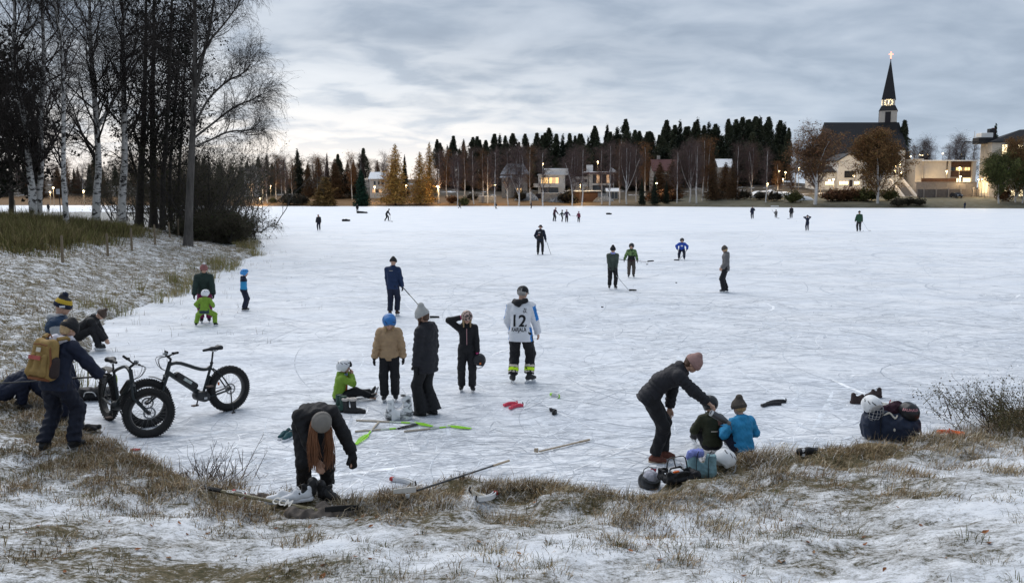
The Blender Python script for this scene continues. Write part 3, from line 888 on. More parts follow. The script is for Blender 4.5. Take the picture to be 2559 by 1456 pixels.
class Bld:
    """A building facing the lake: local x along the front, y into the depth, z up. Photo columns give its width at the depth y."""
    def __init__(s, name, label, x0, x1, y, z=None, rot=0.0, cat='building'):
        a, b_ = AT(x0, HZN, y)[0], AT(x1, HZN, y)[0]
        s.w = b_ - a; s.y = y
        s.z = hz((a + b_) / 2, y) if z is None else z
        s.o = thing(name, label, cat, (a, y, s.z), rot)
        s.x0 = a
    def H(s, py): return AT(CXP, py, s.y)[2] - s.z
    def X(s, px): return AT(px, HZN, s.y)[0] - s.x0
    def part(s, nm, mb, mats, **k): return mb.obj(nm, mats, s.o, **k)
    def wall(s, mat, x0=0, x1=None, z0=-2, z1=6, d=9, y0=0, nm='wall'):
        x1 = s.w if x1 is None else x1
        return s.part(nm, MB().box(((x0 + x1) / 2, y0 + d / 2, (z0 + z1) / 2), (x1 - x0, d, z1 - z0)), mat)
    def win(s, x0, x1, z0, z1, n=1, glass=None, frame=None, y=0.0, nm='window', bar=.09):
        """Window: projecting frame with n lights, each pane its own mesh."""
        fr = MB()
        t = .10
        for (cx, cz, w, h) in (((x0 + x1) / 2, z1 - t / 2, x1 - x0, t), ((x0 + x1) / 2, z0 + t / 2, x1 - x0, t), (x0 + t / 2, (z0 + z1) / 2, t, z1 - z0 - 2 * t), (x1 - t / 2, (z0 + z1) / 2, t, z1 - z0 - 2 * t)):
            fr.box((cx, y - .05, cz), (w, .14, h))
        iw = (x1 - x0 - 2 * t)
        for i in range(1, n):
            fr.box((x0 + t + iw * i / n, y - .05, (z0 + z1) / 2), (bar, .13, z1 - z0 - 2 * t))
        f = s.part(nm, fr, frame or FRAME)
        for i in range(n):
            a = x0 + t + iw * i / n + (bar / 2 if i else 0); b_ = x0 + t + iw * (i + 1) / n - (bar / 2 if i < n - 1 else 0)
            g = glass[i % len(glass)] if isinstance(glass, list) else (glass or GLASS)
            MB().box(((a + b_) / 2, y - .012, (z0 + z1) / 2), (b_ - a, .02, z1 - z0 - 2 * t)).obj('pane', g, f)
        return f
    def gable(s, mat, x0, x1, z0, zr, d, y0=0, axis='x', over=.5, nm='roof', th=.18):
        """Pitched roof; ridge along x (eaves to the lake) or along y (gable to the lake)."""
        m = MB()
        if axis == 'x':
            m.prism([(y0 - over, z0), (y0 + d / 2, zr), (y0 + d + over, z0), (y0 + d + over, z0 - th), (y0 + d / 2, zr - th), (y0 - over, z0 - th)], 0, x0 - over, x1 + over)
        else:
            xm = (x0 + x1) / 2
            m.prism([(x0 - over, z0), (xm, zr), (x1 + over, z0), (x1 + over, z0 - th), (xm, zr - th), (x0 - over, z0 - th)], 1, y0 - over, y0 + d + over)
        return s.part(nm, m, mat)
    def gablewall(s, mat, x0, x1, z0, zr, d, y0=0, axis='x', nm='gable_wall'):
        m = MB()
        if axis == 'x': m.prism([(y0, z0), (y0 + d / 2, zr), (y0 + d, z0)], 0, x0, x1)
        else: m.prism([(x0, z0), ((x0 + x1) / 2, zr), (x1, z0)], 1, y0, y0 + d)
        return s.part(nm, m, mat)

# grey stone house with hipped grey roof
b = Bld('stone_house', 'grey stone house with pale grey pitched roof among bare birches', 1247, 1320, 292)
zt, ze, zr = b.H(434), b.H(436), b.H(408)
b.wall(GREYSTONE, b.X(1257), b.X(1318), -3, ze, 9)
m = MB(); e = .8
xa, xb = b.X(1250) , b.X(1325)
m.add([(xa, -e, ze), (xb, -e, ze), (xb, 9 + e, ze), (xa, 9 + e, ze), (xa + 2.2, 4.5, zr), (xb - 2.2, 4.5, zr)], [(0, 1, 5, 4), (1, 2, 5), (2, 3, 4, 5), (3, 0, 4), (0, 3, 2, 1)])
b.part('roof', m, SLATE)
m = MB(); m.add([(b.X(1249), -2.5, b.H(444)), (b.X(1280), -2.5, b.H(444)), (b.X(1280), -.02, b.H(437)), (b.X(1252), -.02, b.H(437)), (b.X(1249), -2.5, b.H(446)), (b.X(1280), -2.5, b.H(446)), (b.X(1280), -.02, b.H(446)), (b.X(1252), -.02, b.H(446))], [(0, 1, 2, 3), (4, 7, 6, 5), (0, 4, 5, 1), (1, 5, 6, 2), (3, 7, 4, 0)])
b.part('porch_roof', m, SLATE)
b.wall(GREYSTONE, b.X(1254), b.X(1278), -3, b.H(446.2), 2.2, -2.2, 'porch_wall')
b.win(b.X(1255), b.X(1270), b.H(458), b.H(448), 4, y=-2.2)
b.win(b.X(1284), b.X(1298), b.H(458), b.H(447), 1)
b.win(b.X(1284), b.X(1304), b.H(484), b.H(470), 3, [GLASS, LIT, LIT])
b.win(b.X(1262), b.X(1270), b.H(484), b.H(471), 1, y=-2.2)
# modern white house with glowing windows
b = Bld('modern_house', 'flat roofed white house with long glowing upper windows and balcony', 1340, 1412, 290)
b.wall(PLASTER, b.X(1347), b.X(1412), b.H(500), b.H(437), 9)
b.wall(PLASTER, b.X(1363), b.X(1420), b.H(436.8), b.H(422), 7, 2, 'upper_storey')
b.part('roof', MB().box((b.X(1391), 5.5, b.H(421.4)), (b.X(1421) - b.X(1362), 8, .25)), SNOWCAP)
b.part('terrace_roof', MB().box((b.X(1379), 3.6, b.H(437) + .12), (b.X(1414) - b.X(1346), 10.5, .22)), SNOWCAP)
b.win(b.X(1352), b.X(1370), b.H(459), b.H(443), 2, [LIT, LIT]); b.win(b.X(1372), b.X(1396), b.H(459), b.H(443), 3, [LIT, DIM, LIT]); 
b.part('balcony', MB().box((b.X(1365), -1.0, b.H(463.5)), (b.X(1397) - b.X(1333), 1.9, b.H(459) - b.H(468))), PLASTER)
b.win(b.X(1352), b.X(1368), b.H(483), b.H(469), 2, frame=DFRAME); b.win(b.X(1371), b.X(1395), b.H(483), b.H(469), 3, frame=DFRAME)
b.part('basement_wall', MB().box((b.X(1368), -1.2, b.H(492)), (b.X(1398) - b.X(1338), 2.3, b.H(484) - b.H(500))), DARKWOOD)
# white villa
b = Bld('white_villa', 'white two storey villa with red brown eave and dark glass walls', 1440, 1536, 290)
b.wall(ROUGHSTONE, b.X(1472), b.X(1534), b.H(500), b.H(434.6), 10)
b.part('roof', MB().box((b.X(1500), 4.4, b.H(430.2)), (b.X(1542) - b.X(1462), 12.8, .32)), SNOWCAP)
b.part('eave', MB().box((b.X(1500), 4.4, b.H(433)), (b.X(1544) - b.X(1458), 13, b.H(431.4) - b.H(434.4))), REDROOF)
b.win(b.X(1481), b.X(1532), b.H(458), b.H(436), 6, [GLASS, DIM, GLASS], DFRAME)
b.win(b.X(1481), b.X(1532), b.H(482), b.H(463), 6, GLASS, DFRAME)
b.part('floor_band', MB().box((b.X(1506), -.12, b.H(460.5)), (b.X(1534) - b.X(1480), .2, .45)), PLASTER)
b.part('chimney', MB().box((b.X(1475), 3, b.H(420)), (2.1, 1.6, b.H(412) - b.H(429))), PLASTER)
b.wall(PLASTER, b.X(1436), b.X(1471), b.H(500), b.H(441), 8, 2, 'side_wing')
b.part('wing_balcony', MB().box((b.X(1452), 1.2, b.H(463)), (b.X(1470) - b.X(1436), 1.4, .9)), PLASTER)
b.win(b.X(1438), b.X(1452), b.H(456), b.H(447), 2, y=2); b.win(b.X(1455), b.X(1469), b.H(456), b.H(447), 2, y=2)
m = MB(); m.add([(b.X(1522), 1, b.H(428.6)), (b.X(1541), 1, b.H(428.6)), (b.X(1541), 7, b.H(428.6)), (b.X(1528), 7, b.H(428.6)), (b.X(1530), 4, b.H(416))], [(0, 1, 4), (1, 2, 4), (2, 3, 4), (3, 0, 4), (0, 3, 2, 1)])
b.part('raised_roof', m, SNOWCAP)
# low brown garden building
b = Bld('timber_garage', 'low brown timber building with snowy flat roof below the villa', 1424, 1494, 276)
b.wall(BROWNWOOD, 0, None, -2, b.H(478.5), 8)
b.part('roof', MB().box((b.w / 2, 3.5, b.H(477)), (b.w + 2, 10, .35)), SNOWCAP)
b.part('plank_door', MB().box((b.w * .6, -.06, b.H(488)), (3.2, .08, 2.2)), BROWNWOOD)
# small glass house
b = Bld('greenhouse', 'small pale glass house on a snowy garden slope', 1518, 1545, 282)
b.wall(FRAME, 0, None, -1, b.H(478), 3)
b.gable(SNOWCAP, 0, b.w, b.H(478), b.H(470), 3)
b.win(.1, b.w - .1, .2, b.H(478.6), 3, GLASS)
# red roofed house
b = Bld('red_roofed_house', 'pale house with dark red roof behind brown trees', 1632, 1692, 305)
b.wall(GREYSTONE, 0, None, -5, b.H(426), 9)
b.gable(REDROOF, 0, b.w, b.H(427), b.H(397), 9)
b.gablewall(GREYSTONE, .05, b.w - .05, b.H(426), b.H(400), 8.9, .05)
for x in (1637, 1655, 1673): b.win(b.X(x), b.X(x + 11), b.H(445), b.H(434), 2)
b.part('chimney', MB().box((b.w * .3, 5, b.H(396)), (1, 1, 2.5)), GREYSTONE)
# snowy roofed house
b = Bld('wooded_house', 'house with a small snow covered roof deep in the brown birches', 1795, 1830, 312)
b.wall(GREYSTONE, 0, None, -5, b.H(418), 8)
b.gable(SNOWCAP, 0, b.w, b.H(418), b.H(396), 8)
b.win(b.w * .2, b.w * .7, b.H(436), b.H(424), 2)
# white house behind the golden larch
b = Bld('white_house', 'white house with snowy roof partly behind the broad golden larch', 925, 962, 288)
b.wall(PLASTER, 0, None, -3, b.H(447), 8)
b.gable(SNOWCAP, 0, b.w, b.H(447), b.H(429), 8)
for x in (934, 944, 953): b.win(b.X(x), b.X(x + 6), b.H(462), b.H(452), 1)
b.win(b.X(930), b.X(956), b.H(482), b.H(472), 3, [DIM, GLASS, DIM])
# left white house with dark pyramid roof
b = Bld('pyramid_roofed_house', 'white house with dark pyramid roof left of all the birches', 608, 648, 300)
b.wall(PLASTER, .5, b.w - .5, -6, b.H(428), 7)
m = MB(); m.add([(-1, -1, b.H(428)), (b.w + 1, -1, b.H(428)), (b.w + 1, 8, b.H(428)), (-1, 8, b.H(428)), (b.w / 2, 3.5, b.H(412))], [(0, 1, 4), (1, 2, 4), (2, 3, 4), (3, 0, 4), (0, 3, 2, 1)])
b.part('roof', m, BLACKROOF)
b.win(b.w * .2, b.w * .8, b.H(446), b.H(434), 3); b.win(b.w * .25, b.w * .75, b.H(470), b.H(458), 2, DIM)

# ---- church: steep dark nave and the clock tower
CHY = 332.0
b = Bld('church', 'church with steep black roof, white clock tower and tall black spire', 2060, 2245, CHY)
zr, ze = b.H(306), b.H(428)
x0, x1 = b.X(2052), b.X(2238)
b.wall(CREAM, x0 + 1, x1 - 1, -3, ze, 24, -12, 'nave_wall')
m = MB(); m.prism([(-14, ze), (0, zr), (14, ze)], 0, x0, x1)
b.part('nave_roof', m, BLACKROOF)
tx = b.X(2212.5); TR = R(-24)
def tower_sq(hw): return [Matrix.Rotation(TR, 3, 'Z') @ Vector((sx * hw, sy * hw, 0)) for sx, sy in ((-1, -1), (1, -1), (1, 1), (-1, 1))]
def frustum(z0, w0, z1, w1, m):
    A = [(p.x + tx, p.y + 1, z0) for p in tower_sq(w0)] + [(p.x + tx, p.y + 1, z1) for p in tower_sq(max(w1, .02))]
    return m.add(A, [(0, 1, 5, 4), (1, 2, 6, 5), (2, 3, 7, 6), (3, 0, 4, 7), (3, 2, 1, 0), (4, 5, 6, 7)])
k = CHY / FPX
w_base, w_clock = 20.3 * k, 14.6 * k
b.part('tower', frustum(b.H(306.5), w_base, b.H(278), w_base, MB()), CREAM)
b.part('tower_base', frustum(-3, w_base * 1.01, b.H(306.6), w_base * 1.01, MB()), BLACKROOF)
b.part('skirt_roof', frustum(b.H(278), w_base * 1.06, b.H(264.5), w_clock * 1.05, MB()), BLACKROOF)
b.part('clock_stage', frustum(b.H(264.5), w_clock, b.H(249), w_clock, MB()), CREAM)
b.part('spire', frustum(b.H(249), w_clock * 1.1, b.H(151), .12, MB()), BLACKROOF)
def on_face(face, u, v, d):
    """Point on a tower face: 0 front, 3 left; u along, v up."""
    hw = {'b': w_base, 'c': w_clock}[face[0]]
    q = Matrix.Rotation(TR, 3, 'Z') @ (Vector((u, -hw - d, 0)) if face[1] == 'f' else Vector((-hw - d, -u, 0)))
    return (q.x + tx, q.y + 1, v)
for f in ('f', 'l'):
    rz = Matrix.Rotation(TR + (0 if f == 'f' else -PI / 2), 3, 'Z')
    lou = b.part('louvre', MB().box(on_face('b' + f, 0, (b.H(308) + b.H(280.5)) / 2, .05), (w_base * .62, .14, b.H(280.5) - b.H(308)), rot=rz), DARKWOOD)
    sl = MB().box((0, 0, 0), (w_base * .58, .1, .10), rot=rz).mesh('slat', BLACKROOF)
    for i in range(9): obj('slat', sl, lou, on_face('b' + f, 0, b.H(281.2) - .25 - i * .5, .16))
    zc = b.H(256.8)
    ck = b.part('clock', MB().box(on_face('c' + f, 0, zc, .03), (.9, .06, .9), rot=rz), CREAM)
    CL = emit('clock_light', (1.0, .80, .45), 2.2)
    mk = MB()
    for i in range(12):
        a = i * PI / 6
        mk.box(on_face('c' + f, math.sin(a) * 1.35, zc + math.cos(a) * 1.35, .06), (.20, .08, .46), rot=rz @ Matrix.Rotation(a, 3, 'Y'))
    mk.obj('hour_marks', CL, ck)
    for a, l in ((R(8), 1.0), (R(188), .7)):
        MB().box(on_face('c' + f, math.sin(a) * l / 2, zc + math.cos(a) * l / 2, .12), (.2, .06, l), rot=rz @ Matrix.Rotation(a, 3, 'Y')).obj('clock_hand', CL, ck)
CR = emit('red_neon', (1.0, .22, .14), 2.6)
zc = b.H(131)
b.part('cross', MB().box((tx, 1, (b.H(129) + b.H(146)) / 2), (.34, .3, b.H(129) - b.H(146))).box((tx, .98, b.H(135)), (1.5, .28, .34)), CR)
b.part('cross_post', MB().tube([(tx, 1, b.H(152)), (tx, 1, b.H(146.2))], .14, 6), BLACKROOF)
# parish hall, two white gabled wings
b = Bld('parish_hall', 'white gabled hall with row of lit ground floor windows', 2040, 2160, 286)
xa, xb = b.X(2092), b.X(2152); e_, r_ = b.H(402), b.H(383.5)
b.wall(PLASTER, xa, xb, b.H(500), e_, 12)
b.gablewall(PLASTER, xa, xb, e_, r_, 12, 0, 'y')
b.gable(BLACKROOF, xa, xb, e_ + .15, r_ + .3, 12, 0, 'y', .6)
b.wall(PLASTER, b.X(2040), xa - .02, b.H(500), b.H(430), 10, 1.5, 'low_wing')
b.gable(BLACKROOF, b.X(2038), xa - .1, b.H(430), b.H(414), 10, 1.5)
b.win(b.X(2108), b.X(2137), b.H(444), b.H(427), 5, GLASS, DFRAME)
b.win(b.X(2064), b.X(2086), b.H(462), b.H(452.5), 4, LITW, y=1.5); b.win(b.X(2095), b.X(2119), b.H(462), b.H(452.5), 3, LITW); b.win(b.X(2132), b.X(2147), b.H(462), b.H(453), 3, LITW)
b.part('door', MB().box((b.X(2125), -.06, b.H(458)), (1.0, .1, 2.3)), DARKWOOD)
b = Bld('annex_hall', 'white gabled hall with dark roof behind the weeping birch', 2150, 2257, 292)
xa, xb = b.X(2152), b.X(2257); e_, r_ = b.H(377), b.H(358)
b.wall(PLASTER, xa, xb, b.H(500), e_, 12)
b.gablewall(PLASTER, xa, xb, e_, r_, 12, 0, 'y')
b.gable(BLACKROOF, xa, xb, e_ + .15, r_ + .3, 12, 0, 'y', .5)
b.win(b.X(2236), b.X(2246), b.H(400), b.H(389), 2, GLASS, DFRAME); b.win(b.X(2190), b.X(2212), b.H(425), b.H(412), 3, DIM); b.win(b.X(2160), b.X(2178), b.H(400), b.H(389), 2, GLASS, DFRAME)
b.win(b.X(2226), b.X(2240), b.H(470), b.H(458), 2, DIM)
# low two storey civic building
b = Bld('civic_building', 'low cream building with brown panelled front and lit windows', 2300, 2437, 286)
xa, xb, xc = b.X(2307), b.X(2361), b.X(2435)
zt = b.H(403)
b.wall(CREAM, xa, xb, -4, zt, 12)
b.wall(CREAM, xb + .02, xc, -4, zt - .05, 11, 1.2, 'recessed_wall')
b.part('pillar', MB().box((b.X(2369), .5, (zt - 4) / 2), (.9, 1.1, zt + 3.9)), CREAM)
b.part('pillar', MB().box((b.X(2431), .5, (zt - 4) / 2), (1.1, 1.1, zt + 3.9)), CREAM)
b.part('roof', MB().box(((xa + xc) / 2, 6, zt + .2), (xc - xa + 1.2, 13.6, .36)), SNOWCAP)
pm_ = MB().box((b.X(2399.5), 1.0, (b.H(404) + b.H(417)) / 2), (b.X(2426) - b.X(2373), .3, b.H(404) - b.H(417))); b.part('panel', pm_, BROWNWOOD)
b.part('panel', MB().box((b.X(2399.5), 1.0, (b.H(427) + b.H(442)) / 2), (b.X(2426) - b.X(2373), .3, b.H(427) - b.H(442))), BROWNWOOD)
for x, w, g in ((2374, 13, GLASS), (2388, 16, LIT), (2409, 15, LIT)): b.win(b.X(x), b.X(x + w), b.H(426.6), b.H(417.4), 2, g, DFRAME, .85)
b.win(b.X(2386), b.X(2404), b.H(459), b.H(445), 3, [DIM, LITW, LITW], DFRAME, 1.2, 'door'); b.win(b.X(2408), b.X(2429), b.H(455), b.H(444), 4, LITW, FRAME, 1.2)
b.part('step_wing', MB().box((b.X(2298), 5, b.H(442)), (2.6, 8, 12)), CREAM)
# retaining wall and stairs
rw = thing('retaining_wall', 'long grey concrete retaining wall below the civic building', 'wall', (0, 0, 0))
a, b_, tz = AT(2288, HZN, 262)[0], AT(2440, HZN, 262)[0], AT(CXP, 456, 262)[2]
for i in range(6):
    w = (b_ - a) / 6
    MB().bevbox((a + w * (i + .5), 262.5, tz / 2 - .6), (w - .05, 1, tz + 1.2), .03).obj('wall_panel', CONC, rw)
MB().box(((a + b_) / 2, 262.5, tz + .09), (b_ - a + .2, 1.2, .18)).obj('coping', CONC, rw)
t2 = AT(CXP, 447, 268)[2]
MB().box((AT(2345, HZN, 268)[0], 268.4, t2 - .6), (AT(2392, HZN, 268)[0] - AT(2306, HZN, 268)[0], .4, 1.6)).obj('parapet', BROWNWOOD, rw)
lo = thing('garden_wall', 'low dark wall with posts in front of the long retaining wall', 'wall', (0, 0, 0))
a, b_ = AT(2292, HZN, 252)[0], AT(2446, HZN, 252)[0]
zt = AT(CXP, 473, 252)[2]
MB().box(((a + b_) / 2, 252, zt / 2 - .2), (b_ - a, .3, zt + .4)).obj('wall', pm('dark_concrete', (.16, .14, .13), .9, .2, 2), lo)
for i in range(5):
    x = a + (b_ - a) * (.1 + .2 * i)
    MB().box((x, 251.75, zt / 2 + .25), (.35, .18, zt + .5)).obj('post', CONC, lo)
st = thing('stone_stairs', 'wide stone stairs between pale side walls right of the church hall', 'stairs', (0, 0, 0))
xa, xb = AT(2263, HZN, 256)[0], AT(2289, HZN, 256)[0]
z0, z1 = 1.2, AT(CXP, 455, 266)[2]
n = 18
sm_ = MB().box((0, 0, 0), (xb - xa, .62, (z1 - z0) / n + .3)).mesh('step', pm('stair_stone', (.30, .27, .24), .9, .15, 2))
for i in range(n): obj('step', sm_, st, ((xa + xb) / 2, 255 + i * .6, z0 + (z1 - z0) * (i + .5) / n - .15))
for x in (xa - .4, xb + .4): MB().prism([(254.6, z0 - 1), (254.6, z0 + 1.0), (266, z1 + 1.0), (266, z0 - 1)], 0, x - .35, x + .35).obj('side_wall', CREAM, st)
# big office building on the right
b = Bld('office_building', 'tall cream office building with dark roof and vertical piers', 2434, 2620, 250, cat='building')
xa = b.X(2471)
zt = b.H(356)
b.wall(CREAM, xa, b.X(2640), -3, zt, 5.6)
for i in range(8):
    MB().box((xa - .14, .5 + i * .68, zt / 2), (.30, .24, zt - .6)).obj('pier', CREAM, b.o)
    for f in range(3):
        if i < 7:
            lit = (f == 0) or (i == 1 and f == 1)
            z_ = .6 + f * (zt - 1.0) / 3
            w = MB().box((xa - .05, .84 + i * .68, z_ + (zt - 1) / 6), (.10, .42, (zt - 1) / 3 - 1.0)).obj('window', DFRAME, b.o)
            MB().box((xa - .11, .84 + i * .68, z_ + (zt - 1) / 6), (.05, .34, (zt - 1) / 3 - 1.2)).obj('pane', LITW if f == 0 and i < 5 else (LIT if lit else GLASS), w)
m = MB(); m.add([(xa - .8, -.6, zt), (b.X(2650), -.6, zt), (b.X(2650), 6.2, zt), (xa - .8, 6.2, zt), (b.X(2555), 3.4, b.H(322)), (b.X(2650), 3.4, b.H(318))], [(0, 1, 5, 4), (1, 2, 5), (2, 3, 4, 5), (3, 0, 4), (0, 3, 2, 1)])
b.part('roof', m, BLACKROOF)
b.part('gutter', MB().box((xa + 6, -.62, zt + .05), (30, .25, .28)), BLACKROOF)
b.part('roof_plant', MB().bevbox((b.X(2470), 4, b.H(340)), (3.4, 3, 2.2), .1), PLASTER)
b.part('roof_plant_base', MB().box((b.X(2474), 4, b.H(350)), (6, 3.4, 1.8)), BLACKROOF)
b.part('chimney', MB().box((b.X(2486), 4, b.H(337)), (1.6, 1.4, 4)), BLACKROOF)
b.part('chimney', MB().box((b.X(2494), 4.5, b.H(331)), (.8, .8, 3.2)), REDROOF)
b.part('antenna', MB().tube([(b.X(2468), 9, b.H(352)), (b.X(2468), 9, b.H(322))], .08, 5).tube([(b.X(2463), 9, b.H(336)), (b.X(2471), 9, b.H(336))], .05, 4), FRAME)
for x, zt_, zb in ((2496, 352, 392), (2535, 352, 392), (2512, 402, 440), (2550, 402, 440), (2505, 474, 488), (2525, 474, 488), (2545, 474, 488)):
    b.win(b.X(x), b.X(x + 14), b.H(zb) if zb < 450 else .2, min(b.H(zt_), zt - .6), 2, LITW if zb in (392, 488) else DIM)
# snowy mounds and low walls in the gardens
mb = thing('earth_bank', 'snow covered earth bank right of the bare birches', 'mound', (AT(1925, HZN, 270)[0], 270, hz(AT(1925, HZN, 270)[0], 270)))
u = np.linspace(0, 1, 26); vv = np.linspace(0, 1, 8)
UU, VV = np.meshgrid(u, vv)
Vm = np.stack([(UU - .5) * 15, (VV - .5) * 7, (1.5 + fbm(UU * 6, VV * 2, 5) * 1.2) * np.sin(PI * VV) ** .6 * np.sin(PI * UU) ** .4 - .3], -1).reshape(-1, 3)
Fm = np.array([(r * 26 + c, r * 26 + c + 1, r * 26 + c + 27, r * 26 + c + 26) for r in range(7) for c in range(25)])
obj('mound_snow', mesh_np('mound_snow', Vm, Fm, SNOWCAP, smooth=True), mb)
for nm, lab, px, y, wx, wy, h in (('snow_pile', 'grey white snow pile at the foot of the biggest birch', 2008, 250, 6, 2.2, 1.3), ('rock_slope', 'snowy boulder slope below the grey gabled house', 1316, 280, 8, 5, 2.4), ('rock_slope', 'round snowy boulder heap right of the grey low wall', 1390, 274, 5, 3, 1.7), ('rock_slope', 'snowy boulder slope between timber building and glass house', 1508, 276, 7, 4, 1.5), ('rock_slope', 'snow patched slope left of the lamp by the grey house', 1218, 286, 6, 4, 1.2)):
    x = AT(px, HZN, y)[0]
    o = thing(nm, lab, 'snow pile' if nm == 'snow_pile' else 'boulders', (x, y, hz(x, y) - .2))
    nn = 22
    UU, VV = np.meshgrid(np.linspace(0, 1, nn), np.linspace(0, 1, nn))
    Z_ = h * np.sqrt(np.sin(PI * UU) * np.sin(PI * VV)) * (.5 + 1.0 * fbm(UU * 7 + px, VV * 7, 8, 3))
    Vm = np.stack([(UU - .5) * wx, (VV - .5) * wy, Z_], -1).reshape(-1, 3)
    Fm = np.array([(r * nn + c, r * nn + c + 1, r * nn + c + nn + 1, r * nn + c + nn) for r in range(nn - 1) for c in range(nn - 1)])
    mm = pm('snowy_rock', (.26, .265, .275), .9, .95, 2.6, .6, 4) if nm == 'rock_slope' else SNOWCAP
    obj('heap', mesh_np('heap', Vm, Fm, mm, smooth=True), o)
for lab, a, b_, y, pt in (('long grey low wall below the house with glowing windows', 1352, 1422, 274, 483), ('grey low wall left of the lamp by the grey house', 1196, 1240, 270, 491), ('snowy low wall right of the snowy earth bank', 1893, 1918, 262, 480)):
    xa, xb = AT(a, HZN, y)[0], AT(b_, HZN, y)[0]; zt = AT(CXP, pt, y)[2]; zb = hz((xa + xb) / 2, y)
    o = thing('low_wall', lab, 'wall', ((xa + xb) / 2, y, zb))
    MB().box((0, 0, (zt - zb) / 2 - .3), (xb - xa, .5, zt - zb + .6)).obj('wall_body', GREYSTONE, o)
    MB().box((0, 0, zt - zb + .08), (xb - xa + .1, .7, .16)).obj('snow_cap', SNOWCAP, o)

# ---- lamps
LAMPW = emit('lamp_glow', (1.0, .76, .42), 12)
POLE = pm('lamp_pole', (.22, .20, .17), .6, .1)
def lamp(label, px, py, y, watts=0, kind='ball', size=.24, base=None):
    p = AT(px, py, y); zb = hz(p[0], p[1]) if base is None else base
    o = thing('street_lamp', label, 'lamp', (p[0], p[1], zb), 0, 'lit lamps round the lake')
    h = p[2] - zb
    MB().tube([(0, 0, -.3), (0, 0, h - .1)], [.09, .06], 6).obj('pole', POLE, o)
    hd = MB().lathe([(.02, h + .16), (size * 1.3, h + .05), (size * 1.3, h), (.05, h - .02)], 10).obj('lamp_cap', POLE, o)
    bu = MB()
    bu.lathe([(.01, h - size * 1.5), (size * .8, h - size * 1.1), (size, h - size * .6), (size * .7, h - .03)], 10).obj('bulb', LAMPW, o, smooth=True)
    if watts:
        l = bpy.data.lights.new('lamp_light', 'POINT'); l.energy = watts * .65; l.color = (1.0, .72, .38); l.shadow_soft_size = .25
        lo_ = bpy.data.objects.new('lamp_light', l); COL.objects.link(lo_); lo_.parent = o; lo_.location = (0, -.6, h - .5)
    return o
for a in [('lamp far left by the pyramid roofed house', 624, 466, 268, 900), ('thin lamp among the left far birches', 676, 463, 268, 900), ('low lamp on the lawn left of the dark bushes', 650, 494, 262, 600),
          ('lamp left of the broad golden larch', 936, 466, 268, 900), ('lamp between two golden larches', 1015, 463, 270, 900), ('lamp right of the golden larches', 1093, 464, 266, 1200),
          ('lamp post below the grey gabled house', 1237, 461, 266, 1200), ('high lamp above the house with glowing windows', 1357, 408, 310, 900), ('high lamp above the white villa roof', 1494, 403, 312, 900),
          ('lamp over the lamplit shrub below the white villa', 1450, 460, 270, 1600), ('lamp among young pines', 1641, 457, 266, 700), ('lamp in the forest left of the biggest birch', 1918, 458, 262, 700),
          ('lamp left of the rust birch at the forest end', 1947, 426, 290, 500), ('lower lamp left of the rust birch at the forest end', 1957, 446, 276, 500), ('second lamp in the forest end', 1963, 430, 295, 500), ('lamp hidden in the biggest birch, upper left', 1997, 418, 280, 700), ('lamp at right edge of the biggest birch', 2053, 407, 276, 700),
          ('left of two lamps in front of the lit hall windows', 2073, 450, 270, 1800), ('right of two lamps in front of the lit hall windows', 2083, 447, 272, 1800), ('short lamp post left of the weeping birch', 2167, 457, 246, 1300),
          ('brightest lamp on the corner of the gabled annex', 2250, 405, 276, 1700), ('small lamp left of the annex corner', 2239, 412, 262, 500), ('small low lamp left of the annex corner', 2236, 426, 262, 700), ('small low lamp right on the annex corner', 2252, 430, 268, 600),
          ('left parking lamp behind the annex', 2261, 388, 340, 0), ('parking lamp under the bare tree pair', 2276, 390, 345, 0), ('left of the double parking lamps', 2299, 386, 345, 0), ('right of the double parking lamps', 2305, 387, 345, 0), ('parking lamp right of the double lamps', 2318, 385, 350, 0), ('parking lamp over the civic building roof', 2356, 383, 350, 0), ('parking lamp by the small dark spruce', 2403, 384, 350, 0),
          ('tall lamp before the brown panelled front', 2398, 418, 268, 1200), ('lamp lower before the brown panelled front', 2400, 440, 262, 1200), ('lamp left of the brown panelled front', 2366, 427, 270, 600),
          ('wide bright lamp on the cream wall of the civic building', 2327, 448, 281, 1500), ('left lamp of the row along the office side', 2446, 448, 251, 700), ('middle lamp of the row along the office side', 2455, 446, 249, 700), ('right lamp of the row along the office side', 2463, 444, 247, 700),
          ('bright lamp in the dim wood behind the left birches', 133, 468, 262, 700), ('small lamp in the dim wood left of the tree trunk', 125, 479, 262, 300), ('lamp lighting the tan bush behind the left birches', 209, 476, 262, 900)]:
    lamp(*a)
